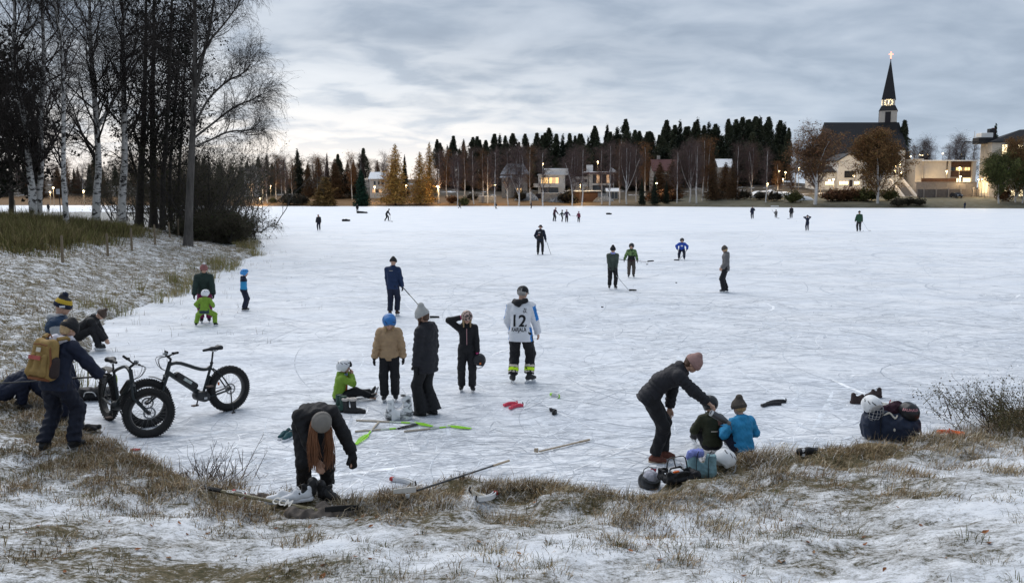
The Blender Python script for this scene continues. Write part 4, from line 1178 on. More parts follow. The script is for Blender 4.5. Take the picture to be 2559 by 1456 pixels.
# ------------------------------------------------------------------ left grove: big birches and alders seen close enough to show their twigs
gr = np.random.default_rng(23)
TWIGD = pm('dark_twig', (.028, .022, .019), .9, .3, 2)
def smooth_line(pts, n):
    """Catmull-Rom through points."""
    P = np.asarray(pts, float); P = np.vstack([2 * P[0] - P[1], P, 2 * P[-1] - P[-2]])
    t = np.linspace(0, len(P) - 3, n); i = np.minimum(t.astype(int), len(P) - 4); f = (t - i)[:, None]
    a, b_, c, d = P[i], P[i + 1], P[i + 2], P[i + 3]
    return .5 * (2 * b_ + (c - a) * f + (2 * a - 5 * b_ + 4 * c - d) * f * f + (3 * b_ - 3 * c + d - a) * f ** 3)
def grove_tree(nm, label, px, y, r0, r1, bark, limbs, llen, leaf=None, start=.2, ang=42, up=.22, droop=.12, fine=1.0, forks=(), az=None, l2s=1.0):
    pts = [AT(a, b_, y) for a, b_ in px]
    pts[0][2] = hz(pts[0][0], y) - .15
    base = np.array((pts[0][0], y, pts[0][2]))
    pts = np.array(pts); pts[1:, 1] += gr.normal(0, .12, len(pts) - 1)
    tr = smooth_line(pts - base, 22)[None]
    q = np.linspace(0, 1, 22)
    rr = (r1 + (r0 - r1) * (1 - q) ** 1.1 + r0 * .35 * np.exp(-q * 40))[None]
    o = thing(nm, label, 'tree', base)
    parts = [tubes(tr, rr, 12)]
    T, RR = [tr], [rr]
    for fp, fr in forks:
        f = smooth_line(np.array([AT(a, b_, y) for a, b_ in fp]) - base, 22)[None]
        ff = np.linspace(fr, .03, 22)[None]
        parts.append(tubes(f, ff, 8)); T.append(f); RR.append(ff)
    v, f, _ = join(parts)
    obj('trunk', mesh_np('trunk', v, f, bark, smooth=True), o)
    tr, rr = np.concatenate(T), np.concatenate(RR)
    l1, r1_ = spawn(gr, tr, rr, limbs, start, .98, ang, llen, 9, up, droop, .11, .42, .02, .45, az)
    v, f, _ = join([tubes(l1, r1_, 5)])
    obj('limbs', mesh_np('limbs', v, f, bark if bark is BARK_D else TWIGD, smooth=True), o)
    l2, r2 = spawn(gr, l1, r1_, int(9 * fine), .15, 1, 40, (.9 * l2s, 2.4 * l2s), 5, .15, .22, .16, .55, .009)
    l3, r3 = spawn(gr, l2, r2, int(6 * fine), .1, 1, 40, (.35, 1.0), 3, .05, .35, .2, .6, .006)
    l4, r4 = spawn(gr, l3, r3, 2, .2, 1, 38, (.2, .55), 2, .0, .4, .2, .7, .0045)
    v, f, _ = join([tubes(l2, r2, 4), tubes(l3, r3, 3), tubes(l4, r4, 3)])
    tw = obj('twigs', mesh_np('twigs', v, f, TWIGD), o)
    if leaf is not None:
        c = l3[gr.random(len(l3)) < leaf[1]][:, 1:].reshape(-1, 3)
        c = np.repeat(c, leaf[2], 0) + gr.normal(0, .16, (len(c) * leaf[2], 3))
        cv, cf = cards(c, leaf[3], gr)
        v, f, C = join([(cv, cf, vary(gr, leaf[0], len(c), 4, .4, .1))])
        obj('foliage', mesh_np('foliage', v, f, LEAF, colors=C), o)
    return o
UPW = 26
grove_tree('birch_tree', 'thick white birch trunk leaning left, forked twin nearest the left edge', [(83, 556), (80, 490), (75, 436), (62, 309), (42, 154), (35, 0), (24, -200)], 50, .25, .06, BARK_W, 34, (4, 7.5), start=.22, fine=1.5)
grove_tree('birch_tree', 'white birch grown together with the thick trunk at its right', [(96, 556), (97, 490), (104, 425), (106, 309), (110, 154), (108, 0), (110, -210)], 50.5, .21, .05, BARK_W, 32, (4, 7), start=.22, fine=1.5)
grove_tree('birch_tree', 'slimmest white birch, alone between the twin birch and the middle one', [(166, 562), (163, 490), (160, 425), (155, 232), (145, 77), (135, 0), (124, -170)], 48, .165, .04, BARK_W, 28, (2.6, 5), start=.3, fine=1.4)
grove_tree('birch_tree', 'white birch with a fork high up, fourth pale trunk from the left edge', [(238, 552), (241, 480), (244, 405), (236, 250), (228, 110), (224, 0), (220, -170)], 56, .27, .05, BARK_W, 32, (4, 7), start=.28, fine=1.4, forks=[([(239, 330), (256, 300), (276, 265), (296, 200), (310, 120)], .12)])
grove_tree('birch_tree', 'white birch at the edge of the dark leafy trees', [(302, 550), (307, 470), (313, 386), (311, 193), (309, 80), (309, 0), (306, -170)], 58, .28, .05, BARK_W, 30, (4, 6.5), start=.3, fine=1.4)
DL = (.018, .019, .014)
grove_tree('alder_tree', 'dark alder with leaves still on, just right of the white birches', [(346, 545), (352, 440), (358, 300), (363, 120), (366, -60)], 62, .30, .07, BARK_D, 20, (3.4, 6), (DL, .26, 5, .08), .18)
grove_tree('alder_tree', 'dark leafy alder with a straight black trunk in the grove middle', [(382, 545), (382, 420), (380, 250), (382, 80), (384, -80)], 64, .30, .07, BARK_D, 20, (3.6, 6.4), (DL, .26, 5, .08), .15)
grove_tree('alder_tree', 'grey stemmed alder right of the straight black trunk', [(404, 550), (408, 450), (413, 348), (424, 180), (431, 30), (436, -90)], 60, .20, .06, BARK_D, 20, (3, 5.6), (DL, .26, 5, .08), .18)
grove_tree('alder_tree', 'thin dark alder left of the spreading grey tree', [(425, 550), (428, 430), (436, 290), (446, 150), (452, 40)], 61, .13, .04, BARK_D, 22, (2.2, 4.2), (DL, .26, 5, .08), .2)
grove_tree('alder_tree', 'thin dark alder close behind the spreading grey tree', [(444, 552), (447, 430), (456, 300), (462, 200), (470, 110)], 63, .13, .04, BARK_D, 20, (2.2, 4), (DL, .26, 5, .08), .2)
grove_tree('grey_tree', 'tall bare tree with grey trunk and wide spreading branches towards the lake', [(468, 578), (473, 470), (479, 348), (486, 240), (490, 150), (490, 60), (480, -30), (470, -120)], 48, .23, .045, pm('grey_bark', (.085, .076, .068), .9, .5, 4, .8, 10, st=(1, 1, .3)), 16, (1.3, 2.6), None, .26, 44, .24, .04, .9, l2s=.62,
           forks=[([(486, 240), (505, 150), (524, 70), (536, -20), (545, -110)], .12), ([(482, 320), (520, 250), (566, 205), (604, 185), (628, 160)], .075), ([(479, 350), (530, 310), (585, 268), (628, 250), (648, 238)], .07), ([(478, 370), (525, 350), (570, 330), (612, 326), (636, 322)], .06), ([(488, 180), (520, 110), (560, 60), (590, 20), (606, -10)], .07)])
grove_tree('dark_tree', 'dark tree at the extreme left edge of the grove', [(-14, 570), (-12, 440), (-16, 300), (-24, 150)], 55, .26, .07, BARK_D, 26, (3.5, 6), (DL, .3, 4, .14), .16)
grove_tree('dark_tree', 'half hidden dark tree left behind the twin birch', [(28, 540), (26, 440), (22, 330), (18, 240)], 66, .2, .06, BARK_D, 22, (3, 5), (DL, .3, 4, .14), .14)
# dark willow thicket on the tip of the peninsula
def willow(label, px, py, y, H, n, spread, seed):
    rg = np.random.default_rng(seed)
    x = AT(px, HZN, y)[0]; z = max(hz(x, y), 0)
    o = thing('willow_bush', label, 'bush', (x, y, z - .1))
    s = np.stack([rg.normal(0, spread * .22, n), rg.normal(0, spread * .22, n), np.zeros(n)], 1)
    st = np.stack([s, s + (0, 0, .3)], 1)
    l0, r0 = spawn(rg, st, np.full((n, 2), .06), 1, .5, .6, 30, (H * .7, H * 1.15), 8, .10, .16, .12, .9, .03)
    l1, r1 = spawn(rg, l0, r0, 9, .15, 1, 36, (H * .22, H * .5), 5, .1, .2, .15, .55, .012)
    l2, r2 = spawn(rg, l1, r1, 7, .1, 1, 38, (.4, 1.3), 3, .05, .3, .2, .6, .007)
    l3, r3 = spawn(rg, l2, r2, 3, .1, 1, 40, (.25, .7), 2, .0, .3, .2, .7, .005)
    v, f, _ = join([tubes(l0, r0, 5), tubes(l1, r1, 4)])
    obj('stems', mesh_np('stems', v, f, BARK_D), o)
    v, f, _ = join([tubes(l2, r2, 3), tubes(l3, r3, 3)])
    obj('twigs', mesh_np('twigs', v, f, pm('willow_twig', (.05, .042, .026), .9, .3, 1.5)), o)
    c = l2[:, 1:].reshape(-1, 3); c = c[rg.random(len(c)) < .35]
    cv, cf = cards(c + rg.normal(0, .12, c.shape), .08, rg)
    v, f, C = join([(cv, cf, vary(rg, (.035, .036, .018), len(c), 4, .4))])
    obj('foliage', mesh_np('foliage', v, f, LEAF, colors=C), o)
willow('dark willow thicket right behind the grey spreading trunk', 500, 0, 62, 6.2, 22, 5, 1)
willow('dark willow thicket in the middle of the peninsula tip', 535, 0, 74, 7.0, 24, 6, 2)
willow('tallest dark willow thicket towards the end of the tip', 560, 0, 92, 9.0, 26, 7, 3)
willow('dark willow bush farthest out on the peninsula tip', 572, 0, 118, 10.5, 24, 8, 4)
willow('dark willow bush left of the thicket among the alder trunks', 455, 0, 76, 6.0, 22, 6, 5)
willow('dark willow growth low behind the alder trunks', 395, 0, 92, 7.0, 24, 9, 6)
willow('dark willow growth low behind the white birches', 330, 0, 105, 7.0, 20, 9, 7)
willow('low dark shrub hanging over the ice below the grey spreading tree', 528, 0, 56, 1.0, 80, 4.5, 8)
willow('low dark shrub spreading over the ice beside the willow thicket', 540, 0, 67, 1.2, 80, 5.5, 9)
# fence posts
PW = pm('weathered_post', (.20, .155, .105), .9, .3, 6, .4, 30, st=(1, 1, .2))
posts = [(156, 656, 590), (270, 640, 585), (330, 629, 571), (388, 611, 562), (425, 594, 556), (446, 588, 548), (97, 556, 518), (302, 538, 513), (442, 542, 505), (40, 545, 500)]
plab = ['nearest wooden fence post, leftmost along the snowy slope', 'second wooden fence post along the snowy slope', 'leaning third wooden fence post along the slope', 'pale fourth wooden fence post along the slope', 'fifth thin fence post before the grey trunk', 'last slope fence post touching the grey trunk',
        'thin wooden post behind the twin birch', 'short wooden post behind the green undergrowth', 'red topped post on the lit lawn', 'tall leaning pole at the far left']
for (px, pb, pt), lb in zip(posts, plab):
    if pb > 580:
        p = GT(px, pb)
    else:
        p = AT(px, pb, 78 if pb > 530 else 95); p[2] = hz(p[0], p[1])
    tp = AT(px, pt, p[1])[2] - p[2]
    o = thing('fence_post', lb, 'post', p, 0, 'wooden posts along the left bank')
    a = gr.normal(0, .03, 2)
    MB().tube([(0, 0, -.2), (a[0] * .5, a[1] * .5, tp * .5), (a[0], a[1], tp)], [.055, .05, .045], 7).obj('post_shaft', PW, o, smooth=True)
    MB().lathe([(.045, 0), (.03, .03), (.001, .035)], 7, c=(a[0], a[1], tp - .002)).obj('post_top', PW, o)

# ------------------------------------------------------------------ grasses
BLADE = colmat('grass_blade', .9, .1, .12, 3)
def blades(rg, P, L, lean, w, cols, az=None):
    """Bent grass blades: three-point ribbons with a tapered tip."""
    n = len(P)
    a = rg.random(n) * 2 * PI if az is None else az
    d = np.stack([np.cos(a), np.sin(a), np.zeros(n)], 1)
    sd = np.stack([-np.sin(a + rg.normal(0, .8, n)), np.cos(a), np.zeros(n)], 1) * (w * rg.uniform(.6, 1.3, n))[:, None]
    ln = lean[:, None]; L_ = L[:, None]; up = np.array((0, 0, 1.))
    p1 = P + (up * np.cos(ln * .5) + d * np.sin(ln * .5)) * L_ * .5
    p2 = p1 + (up * np.cos(ln * 1.3) + d * np.sin(ln * 1.3)) * L_ * .5
    V = np.stack([P - sd, P + sd, p1 + sd * .8, p1 - sd * .8, p2], 1).reshape(-1, 3)
    b0 = np.arange(n) * 5
    F4 = np.stack([b0, b0 + 1, b0 + 2, b0 + 3], 1); F3 = np.stack([b0 + 3, b0 + 2, b0 + 4], 1)
    return V, [F4, F3], np.repeat(cols, 5, 0)
def tufts(rg, cx, cy, per, rad, L, lean, w, palette, patch=.5, zoff=-.02, az=None):
    n = len(cx)
    per = np.broadcast_to(per, (n,))
    i = np.repeat(np.arange(n), per)
    m = len(i)
    rd = np.broadcast_to(rad, (n,))[i]
    q = rg.normal(0, .5, (m, 2)) * rd[:, None]
    x, y = cx[i] + q[:, 0], cy[i] + q[:, 1]
    z = np.maximum(height(x, y), 0) + zoff
    ll = np.broadcast_to(L, (n,))[i] * rg.uniform(.5, 1.25, m)
    le = rg.uniform(.25, 1.9, m) * lean
    out = np.arctan2(q[:, 1], q[:, 0]) + rg.normal(0, .7, m)
    if az is not None:
        out = np.where(rg.random(m) < .55, rg.normal(az, .6, m), out)
    pal = np.array(palette)
    tc_ = pal[rg.integers(len(pal), size=n)]
    c = np.where((rg.random(m) < patch)[:, None], tc_[i], pal[rg.integers(len(pal), size=m)]) * rg.uniform(.65, 1.3, (m, 1))
    return blades(rg, np.stack([x, y, z], 1), ll, le, np.full(m, w), c, out)
rg = np.random.default_rng(5)
TANS = [(.27, .19, .105), (.34, .25, .15), (.19, .13, .075), (.40, .32, .21), (.15, .12, .06), (.48, .42, .32)]
FROST = [(.55, .53, .50), (.40, .34, .25), (.66, .65, .64)]
GREENS = [(.075, .085, .032), (.10, .10, .045), (.14, .12, .06), (.18, .15, .08)]
def scatter(n, x0, x1, y0, y1, fn):
    x = rg.uniform(x0, x1, n); y = rg.uniform(y0, y1, n)
    k = rg.random(n) < fn(x, y)
    return x[k], y[k]
CLEAR = [(*GT(a, b_)[:2], r) for a, b_, r in [(790, 1258, .36), (718, 1258, .26), (1012, 1225, .30), (1212, 1246, .26), (1690, 1206, .40), (1622, 1216, .25), (1752, 1190, .22), (1812, 1176, .22), (2180, 1108, .28), (2224, 1108, .3), (2270, 1104, .3), (2372, 1090, .22), (1778, 1124, .3), (1856, 1138, .32), (2022, 1136, .12), (600, 1244, .12), (1060, 1243, .12), (1120, 1222, .12), (150, 1122, .25)] + [(502 + 31 * i, 1224 + 6.4 * i, .13) for i in range(13)]]
def clear(x, y):
    m = np.ones(len(x))
    for a, b_, r in CLEAR: m *= np.hypot(x - a, y - b_) > r
    return m
# thick tussocks along the water's edge of the near bank
def edge(x, y):
    d = lake_dist(x, y)
    return (d > -.05) * np.exp(-np.maximum(d - .45, 0) / .7) * (.03 + .97 * sstep(.44, .56, fbm(x * 1.7, y * 1.7, 87, 3))) * clear(x, y)
cx, cy = scatter(8200, -8.5, 10, 6.5, 16, edge)
V, F, C = tufts(rg, cx, cy, rg.integers(60, 150, len(cx)), rg.uniform(.14, .32, len(cx)), rg.uniform(.07, .21, len(cx)), 1.0, .0034, TANS[:5] + TANS + FROST, .55, az=-.4)
obj('tussock_grass', mesh_np('tussock_grass', V, F, BLADE, colors=C), kind='stuff', label='brown tussock grass along the edge of the ice')
# scattered tufts in the snow
cx, cy = scatter(11000, -7, 9, 4.0, 15, lambda x, y: (lake_dist(x, y) > .3) * clear(x, y) * .6 * (.10 + .90 * sstep(.48, .64, fbm(x * .8, y * 1.3, 41, 4))) * (1.1 - .5 * sstep(1.5, 4, lake_dist(x, y))))
V, F, C = tufts(rg, cx, cy, rg.integers(14, 60, len(cx)), rg.uniform(.05, .2, len(cx)), rg.uniform(.05, .13, len(cx)), 1.05, .0026, TANS[:4] + GREENS * 2 + FROST[:1])
obj('snowy_grass', mesh_np('snowy_grass', V, F, BLADE, colors=C), kind='stuff', label='short green brown grass tufts poking through the snow')
# left slope: rough snowy grass
def lslope(x, y):
    d = lake_dist(x, y); return (d > .2) * (d < 9) * (.25 + .75 * sstep(.40, .62, fbm(x * .5, y * .35, 52)))
cx, cy = scatter(15000, -28, -4.5, 11.5, 60, lslope)
V, F, C = tufts(rg, cx, cy, rg.integers(10, 26, len(cx)), .26, rg.uniform(.06, .2, len(cx)), 1.0, .006, TANS + FROST)
obj('slope_grass', mesh_np('slope_grass', V, F, BLADE, colors=C), kind='stuff', label='frosty brown grass on the snowy left slope')
# reeds on the left water's edge
cx, cy = scatter(5200, -30, -4.5, 15, 70, lambda x, y: (np.abs(lake_dist(x, y) - .25) < .75) * (.06 + .94 * sstep(.46, .58, fbm(x * .45, y * .45, 63))))
V, F, C = tufts(rg, cx, cy, rg.integers(25, 60, len(cx)), .28, rg.uniform(.28, .75, len(cx)), .5, .006, [(.24, .22, .075), (.17, .17, .055), (.28, .22, .10), (.38, .31, .18)])
obj('shore_reeds', mesh_np('shore_reeds', V, F, BLADE, colors=C), kind='stuff', label='green tan reeds along the left water edge')
# reed stubs standing in the ice
cx, cy = scatter(2600, -24, -4, 14, 52, lambda x, y: (lake_dist(x, y) < 0) * np.exp(lake_dist(x, y) / 1.6) * .5)
V, F, C = tufts(rg, cx, cy, 3, .12, rg.uniform(.10, .3, len(cx)), .3, .004, [(.12, .09, .06), (.20, .15, .1)])
obj('reed_stubs', mesh_np('reed_stubs', V, F, BLADE, colors=C), kind='stuff', label='dry reed stubs sticking out of the left ice edge')
# tall green undergrowth behind the fence
def und(x, y):
    d = lake_dist(x, y)
    return (d > 5.4) * (rg.random(len(x)) < sstep(5.2, 7.5, d)) * (x > -46) * (x + 17.5 - (y - 33) * -.10 < 0) * (y < 55)
cx, cy = scatter(7500, -46, -15, 33, 56, und)
hh = (.30 + .70 * fbm(cx * .5, cy * .25, 15)) * rg.uniform(.55, 1.15, len(cx)) * (.5 + .5 * sstep(5.6, 8.5, lake_dist(cx, cy)))
V, F, C = tufts(rg, cx, cy, 26, .5, hh * 1.3, .55, .011, [(.12, .125, .04), (.17, .155, .055), (.22, .19, .08), (.10, .08, .04), (.30, .23, .12)], .3)
obj('undergrowth', mesh_np('undergrowth', V, F, BLADE, colors=C), kind='stuff', label='dense green brown undergrowth behind the fence posts')
# ------------------------------------------------------------------ soft bodies: distance fields of tapered capsules, polygonised
def v3(*a): return np.array(a, np.float64)
def cap(a, b, ra, rb=None, m=0, q=0.0): return (np.asarray(a, float), np.asarray(b, float), ra, ra if rb is None else rb, m, q)
def cap_d(P, c, quilt=0.0, pitch=.06):
    a, b, ra, rb, _, q = c
    ab = b - a; L2 = float(ab @ ab)
    pa = P - a
    if L2 < 1e-10:
        return np.sqrt((pa * pa).sum(1)) - ra
    t = np.clip(pa @ ab / L2, 0, 1)
    e = pa - t[:, None] * ab
    d = np.sqrt((e * e).sum(1)) - (ra + (rb - ra) * t)
    if quilt: d = d - quilt * 2.4 * (np.abs(np.sin(PI * (t * math.sqrt(L2) + q) / pitch)) - .5)
    return d
def smin(a, b, k):
    h = np.maximum(k - np.abs(a - b), 0) / k
    return np.minimum(a, b) - h * h * k * .25
class Soft:
    """groups: list of (capsules, cut planes [(point, outward normal)])."""
    def __init__(s, groups, k=.03, k2=.02, quilt=0.0, pitch=.06, wr=0.0, wl=.11, seed=0, cut=()):
        s.g, s.k, s.k2, s.quilt, s.pitch, s.wr, s.cut = groups, k, k2, quilt, pitch, wr, cut
        r = np.random.default_rng(seed)
        s.kv = r.normal(size=(7, 3)); s.kv *= (2 * PI / (wl * r.uniform(.6, 1.8, 7)) / np.linalg.norm(s.kv, axis=1))[:, None]
        s.ph = r.random(7) * 6.28
    def __call__(s, P):
        d = None
        for caps, cuts in s.g:
            g = None
            for c in caps:
                x = cap_d(P, c, s.quilt, s.pitch)
                g = x if g is None else smin(g, x, s.k)
            for pt, n in cuts:
                g = np.maximum(g, (P - pt) @ n)
            d = g if d is None else smin(d, g, s.k2)
        if s.wr:
            d = d + s.wr * 2.2 * (np.abs(np.sin(P @ s.kv.T + s.ph)).mean(1) * 2 - 1.2)
        for pt, n in s.cut:
            d = np.maximum(d, (P - pt) @ n)
        return d
    def bounds(s):
        lo = np.full(3, 1e9); hi = -lo
        for caps, _ in s.g:
            for a, b, ra, rb, *_r in caps:
                lo = np.minimum(lo, np.minimum(a - ra, b - rb)); hi = np.maximum(hi, np.maximum(a + ra, b + rb))
        return lo - .03, hi + .03
    def mat_of(s, P):
        best, mi = np.full(len(P), 1e9), np.zeros(len(P), int)
        for caps, _ in s.g:
            for c in caps:
                x = cap_d(P, c); k = x < best
                best[k] = x[k]; mi[k] = c[4]
        return mi
EDG = np.array([(0, 1), (2, 3), (4, 5), (6, 7), (0, 2), (1, 3), (4, 6), (5, 7), (0, 4), (1, 5), (2, 6), (3, 7)])
COR = np.array([(i, j, k) for k in (0, 1) for j in (0, 1) for i in (0, 1)])
def polygonize(f, lo, hi, h):
    """Surface nets on a narrow band round the zero level of f."""
    B = 4
    n = np.maximum(np.ceil((hi - lo) / (h * B)).astype(int), 2) + 1
    cc = lo + (np.stack(np.meshgrid(*[np.arange(k) for k in n], indexing='ij'), -1).reshape(-1, 3) + .5 - .5 / B) * h * B
    D0 = f(cc)
    D = np.repeat(np.repeat(np.repeat(np.where(D0 < 0, -1., 1.).reshape(n), B, 0), B, 1), B, 2)
    act = np.where(np.abs(D0) < h * B * 1.25)[0]
    bi = np.stack(np.unravel_index(act, n), 1) * B
    off = np.stack(np.meshgrid(*[np.arange(B)] * 3, indexing='ij'), -1).reshape(-1, 3)
    ii = (bi[:, None] + off).reshape(-1, 3)
    D[ii[:, 0], ii[:, 1], ii[:, 2]] = f(lo + ii * h)
    S = D < 0
    c8 = np.stack([S[i:S.shape[0] - 1 + i, j:S.shape[1] - 1 + j, k:S.shape[2] - 1 + k] for i, j, k in COR], 0)
    su = c8.sum(0)
    cells = np.argwhere((su > 0) & (su < 8))
    if not len(cells): return np.zeros((0, 3)), np.zeros((0, 4), int)
    val = np.stack([D[cells[:, 0] + i, cells[:, 1] + j, cells[:, 2] + k] for i, j, k in COR], 1)
    P = np.zeros((len(cells), 3)); w = np.zeros(len(cells))
    for a, b in EDG:
        x = (val[:, a] < 0) != (val[:, b] < 0)
        t = val[:, a] / np.where(x, val[:, a] - val[:, b], 1)
        P += np.where(x[:, None], COR[a] + t[:, None] * (COR[b] - COR[a]), 0); w += x
    V = lo + (cells + P / w[:, None]) * h
    idx = -np.ones(np.array(S.shape) - 1, int)
    idx[cells[:, 0], cells[:, 1], cells[:, 2]] = np.arange(len(cells))
    Q = []
    for ax in range(3):
        u, v = [(1, 2), (2, 0), (0, 1)][ax]
        s0 = [slice(None)] * 3; s1 = [slice(None)] * 3
        s0[ax] = slice(0, -1); s1[ax] = slice(1, None)
        A, Bv = S[tuple(s0)], S[tuple(s1)]
        e = np.argwhere(A != Bv)
        e = e[(e[:, u] > 0) & (e[:, v] > 0) & (e[:, u] < S.shape[u] - 1) & (e[:, v] < S.shape[v] - 1)]
        if not len(e): continue
        def at(du, dv):
            q = e.copy(); q[:, u] -= du; q[:, v] -= dv
            return idx[q[:, 0], q[:, 1], q[:, 2]]
        q = np.stack([at(1, 1), at(0, 1), at(0, 0), at(1, 0)], 1)
        fl = ~A[e[:, 0], e[:, 1], e[:, 2]]
        q[fl] = q[fl][:, ::-1]
        Q.append(q)
    Q = np.concatenate(Q); Q = Q[(Q >= 0).all(1)]
    return V, Q
def soft_obj(name, f, h, mats, parent, paint=None, **kw):
    lo, hi = f.bounds()
    V, Q = polygonize(f, lo, hi, h)
    mi = None
    mats = mats if isinstance(mats, (list, tuple)) else [mats]
    if len(mats) > 1 and len(Q):
        c = V[Q].mean(1)
        mi = f.mat_of(c)
        if paint is not None: mi = paint(c, mi)
    me = mesh_np(name, V, Q, mats, mi, smooth=True)
    return obj(name, me, parent, **kw)

def cloth(name, col, rough=.68, bump=.7, bs=28, var=.16, sheen=0.0, spec=.28):
    return pm('cloth_' + name, col, rough, var, 7, bump, bs, spec=spec, sheen=sheen)
SKIN = pm('skin', (.50, .30, .215), .55, .10, 20, .1, 200, spec=.4)
LIPS = pm('lips', (.36, .15, .12), .5, .05)
EYE = pm('eye_dark', (.13, .08, .065), .3, 0)
BROW = pm('eyebrow', (.26, .16, .11), .8, 0)
HAIR = {'blond': pm('blond_hair', (.42, .29, .15), .6, .3, 40, st=(1, 1, .15)), 'brown': pm('brown_hair', (.085, .045, .028), .6, .3, 40, st=(1, 1, .15)), 'auburn': pm('auburn_hair', (.21, .09, .042), .55, .4, 60, st=(1, 1, .1)), 'grey': pm('grey_hair', (.35, .33, .31), .7, .2, 40)}
STEEL = pm('skate_steel', (.62, .64, .66), .25, .05, metal=1.0)
WHITEP = pm('white_plastic', (.72, .73, .74), .4, .04)
BLACKP = pm('black_plastic', (.018, .018, .02), .45, .1)
RUBBER = pm('black_rubber', (.022, .022, .022), .85, .2, 30)
LEATHER = pm('black_leather', (.02, .02, .021), .5, .2, 20)
def rot_x(a): return np.array(Matrix.Rotation(a, 3, 'X'))
def rot_y(a): return np.array(Matrix.Rotation(a, 3, 'Y'))
def rot_z(a): return np.array(Matrix.Rotation(a, 3, 'Z'))
def ik(a, t, l1, l2, pole):
    """Middle joint of a two-bone limb from a to t bending towards pole; also the reachable end."""
    d = t - a; L = np.linalg.norm(d); u = d / (L + 1e-9)
    L = min(L, (l1 + l2) * .999); t = a + u * L
    x = (l1 * l1 - l2 * l2 + L * L) / (2 * L)
    y = math.sqrt(max(l1 * l1 - x * x, 0))
    p = np.asarray(pole, float); p = p - u * (p @ u); p = nrm(p)
    return a + u * x + p * y, t
def hand_caps(w, d, n, thumb, s=1.0, curl=.35, extra=0.0, mitten=False, spread=.12):
    """Palm, four unequal fingers with knuckle bends and a thumb from the side of the palm."""
    d = nrm(d); n = nrm(n - d * (n @ d)); t = nrm(thumb - d * (thumb @ d) - n * (thumb @ n))
    e = extra
    if mitten:
        return [cap(w - d * .03 * s, w + d * .05 * s, .036 * s + e, .045 * s + e), cap(w + d * .05 * s, w + d * .14 * s + n * .02 * s, .045 * s + e, .032 * s + e), cap(w + d * .05 * s, w + d * .14 * s - t * .022 * s, .030 * s + e, .026 * s + e),
                cap(w + d * .025 * s + t * .035 * s, w + d * .095 * s + t * .075 * s + n * .015 * s, .021 * s + e, .018 * s + e)]
    out = []
    for i, (o, kl, fl) in enumerate(((.030, .088, .075), (.010, .092, .083), (-.010, .088, .077), (-.028, .080, .060))):
        k0 = w + (d * kl + t * o) * s
        out.append(cap(w + (d * .012 + t * o * .7) * s, k0, .0145 * s + e, .0115 * s + e))
        p = k0; a = curl * .6; dd0 = nrm(d + t * o / .03 * spread)
        for j, (f, r) in enumerate(((.46, .0095), (.31, .0085), (.23, .0075))):
            dd = dd0 * math.cos(a) + n * math.sin(a)
            q = p + dd * fl * f * s
            out.append(cap(p, q, r * s + e, (r - .001) * s + e)); p = q; a += curl
    b0 = w + (d * .022 + t * .026) * s
    k0 = b0 + (d * .030 + t * .022 + n * .010) * s
    k1 = k0 + (d * .030 + t * .008 + n * .012 * (1 + curl)) * s
    k2 = k1 + (d * .024 - t * .002 * curl + n * .010) * s
    return out + [cap(b0, k0, .014 * s + e, .011 * s + e), cap(k0, k1, .0105 * s + e, .009 * s + e), cap(k1, k2, .009 * s + e, .0075 * s + e)]

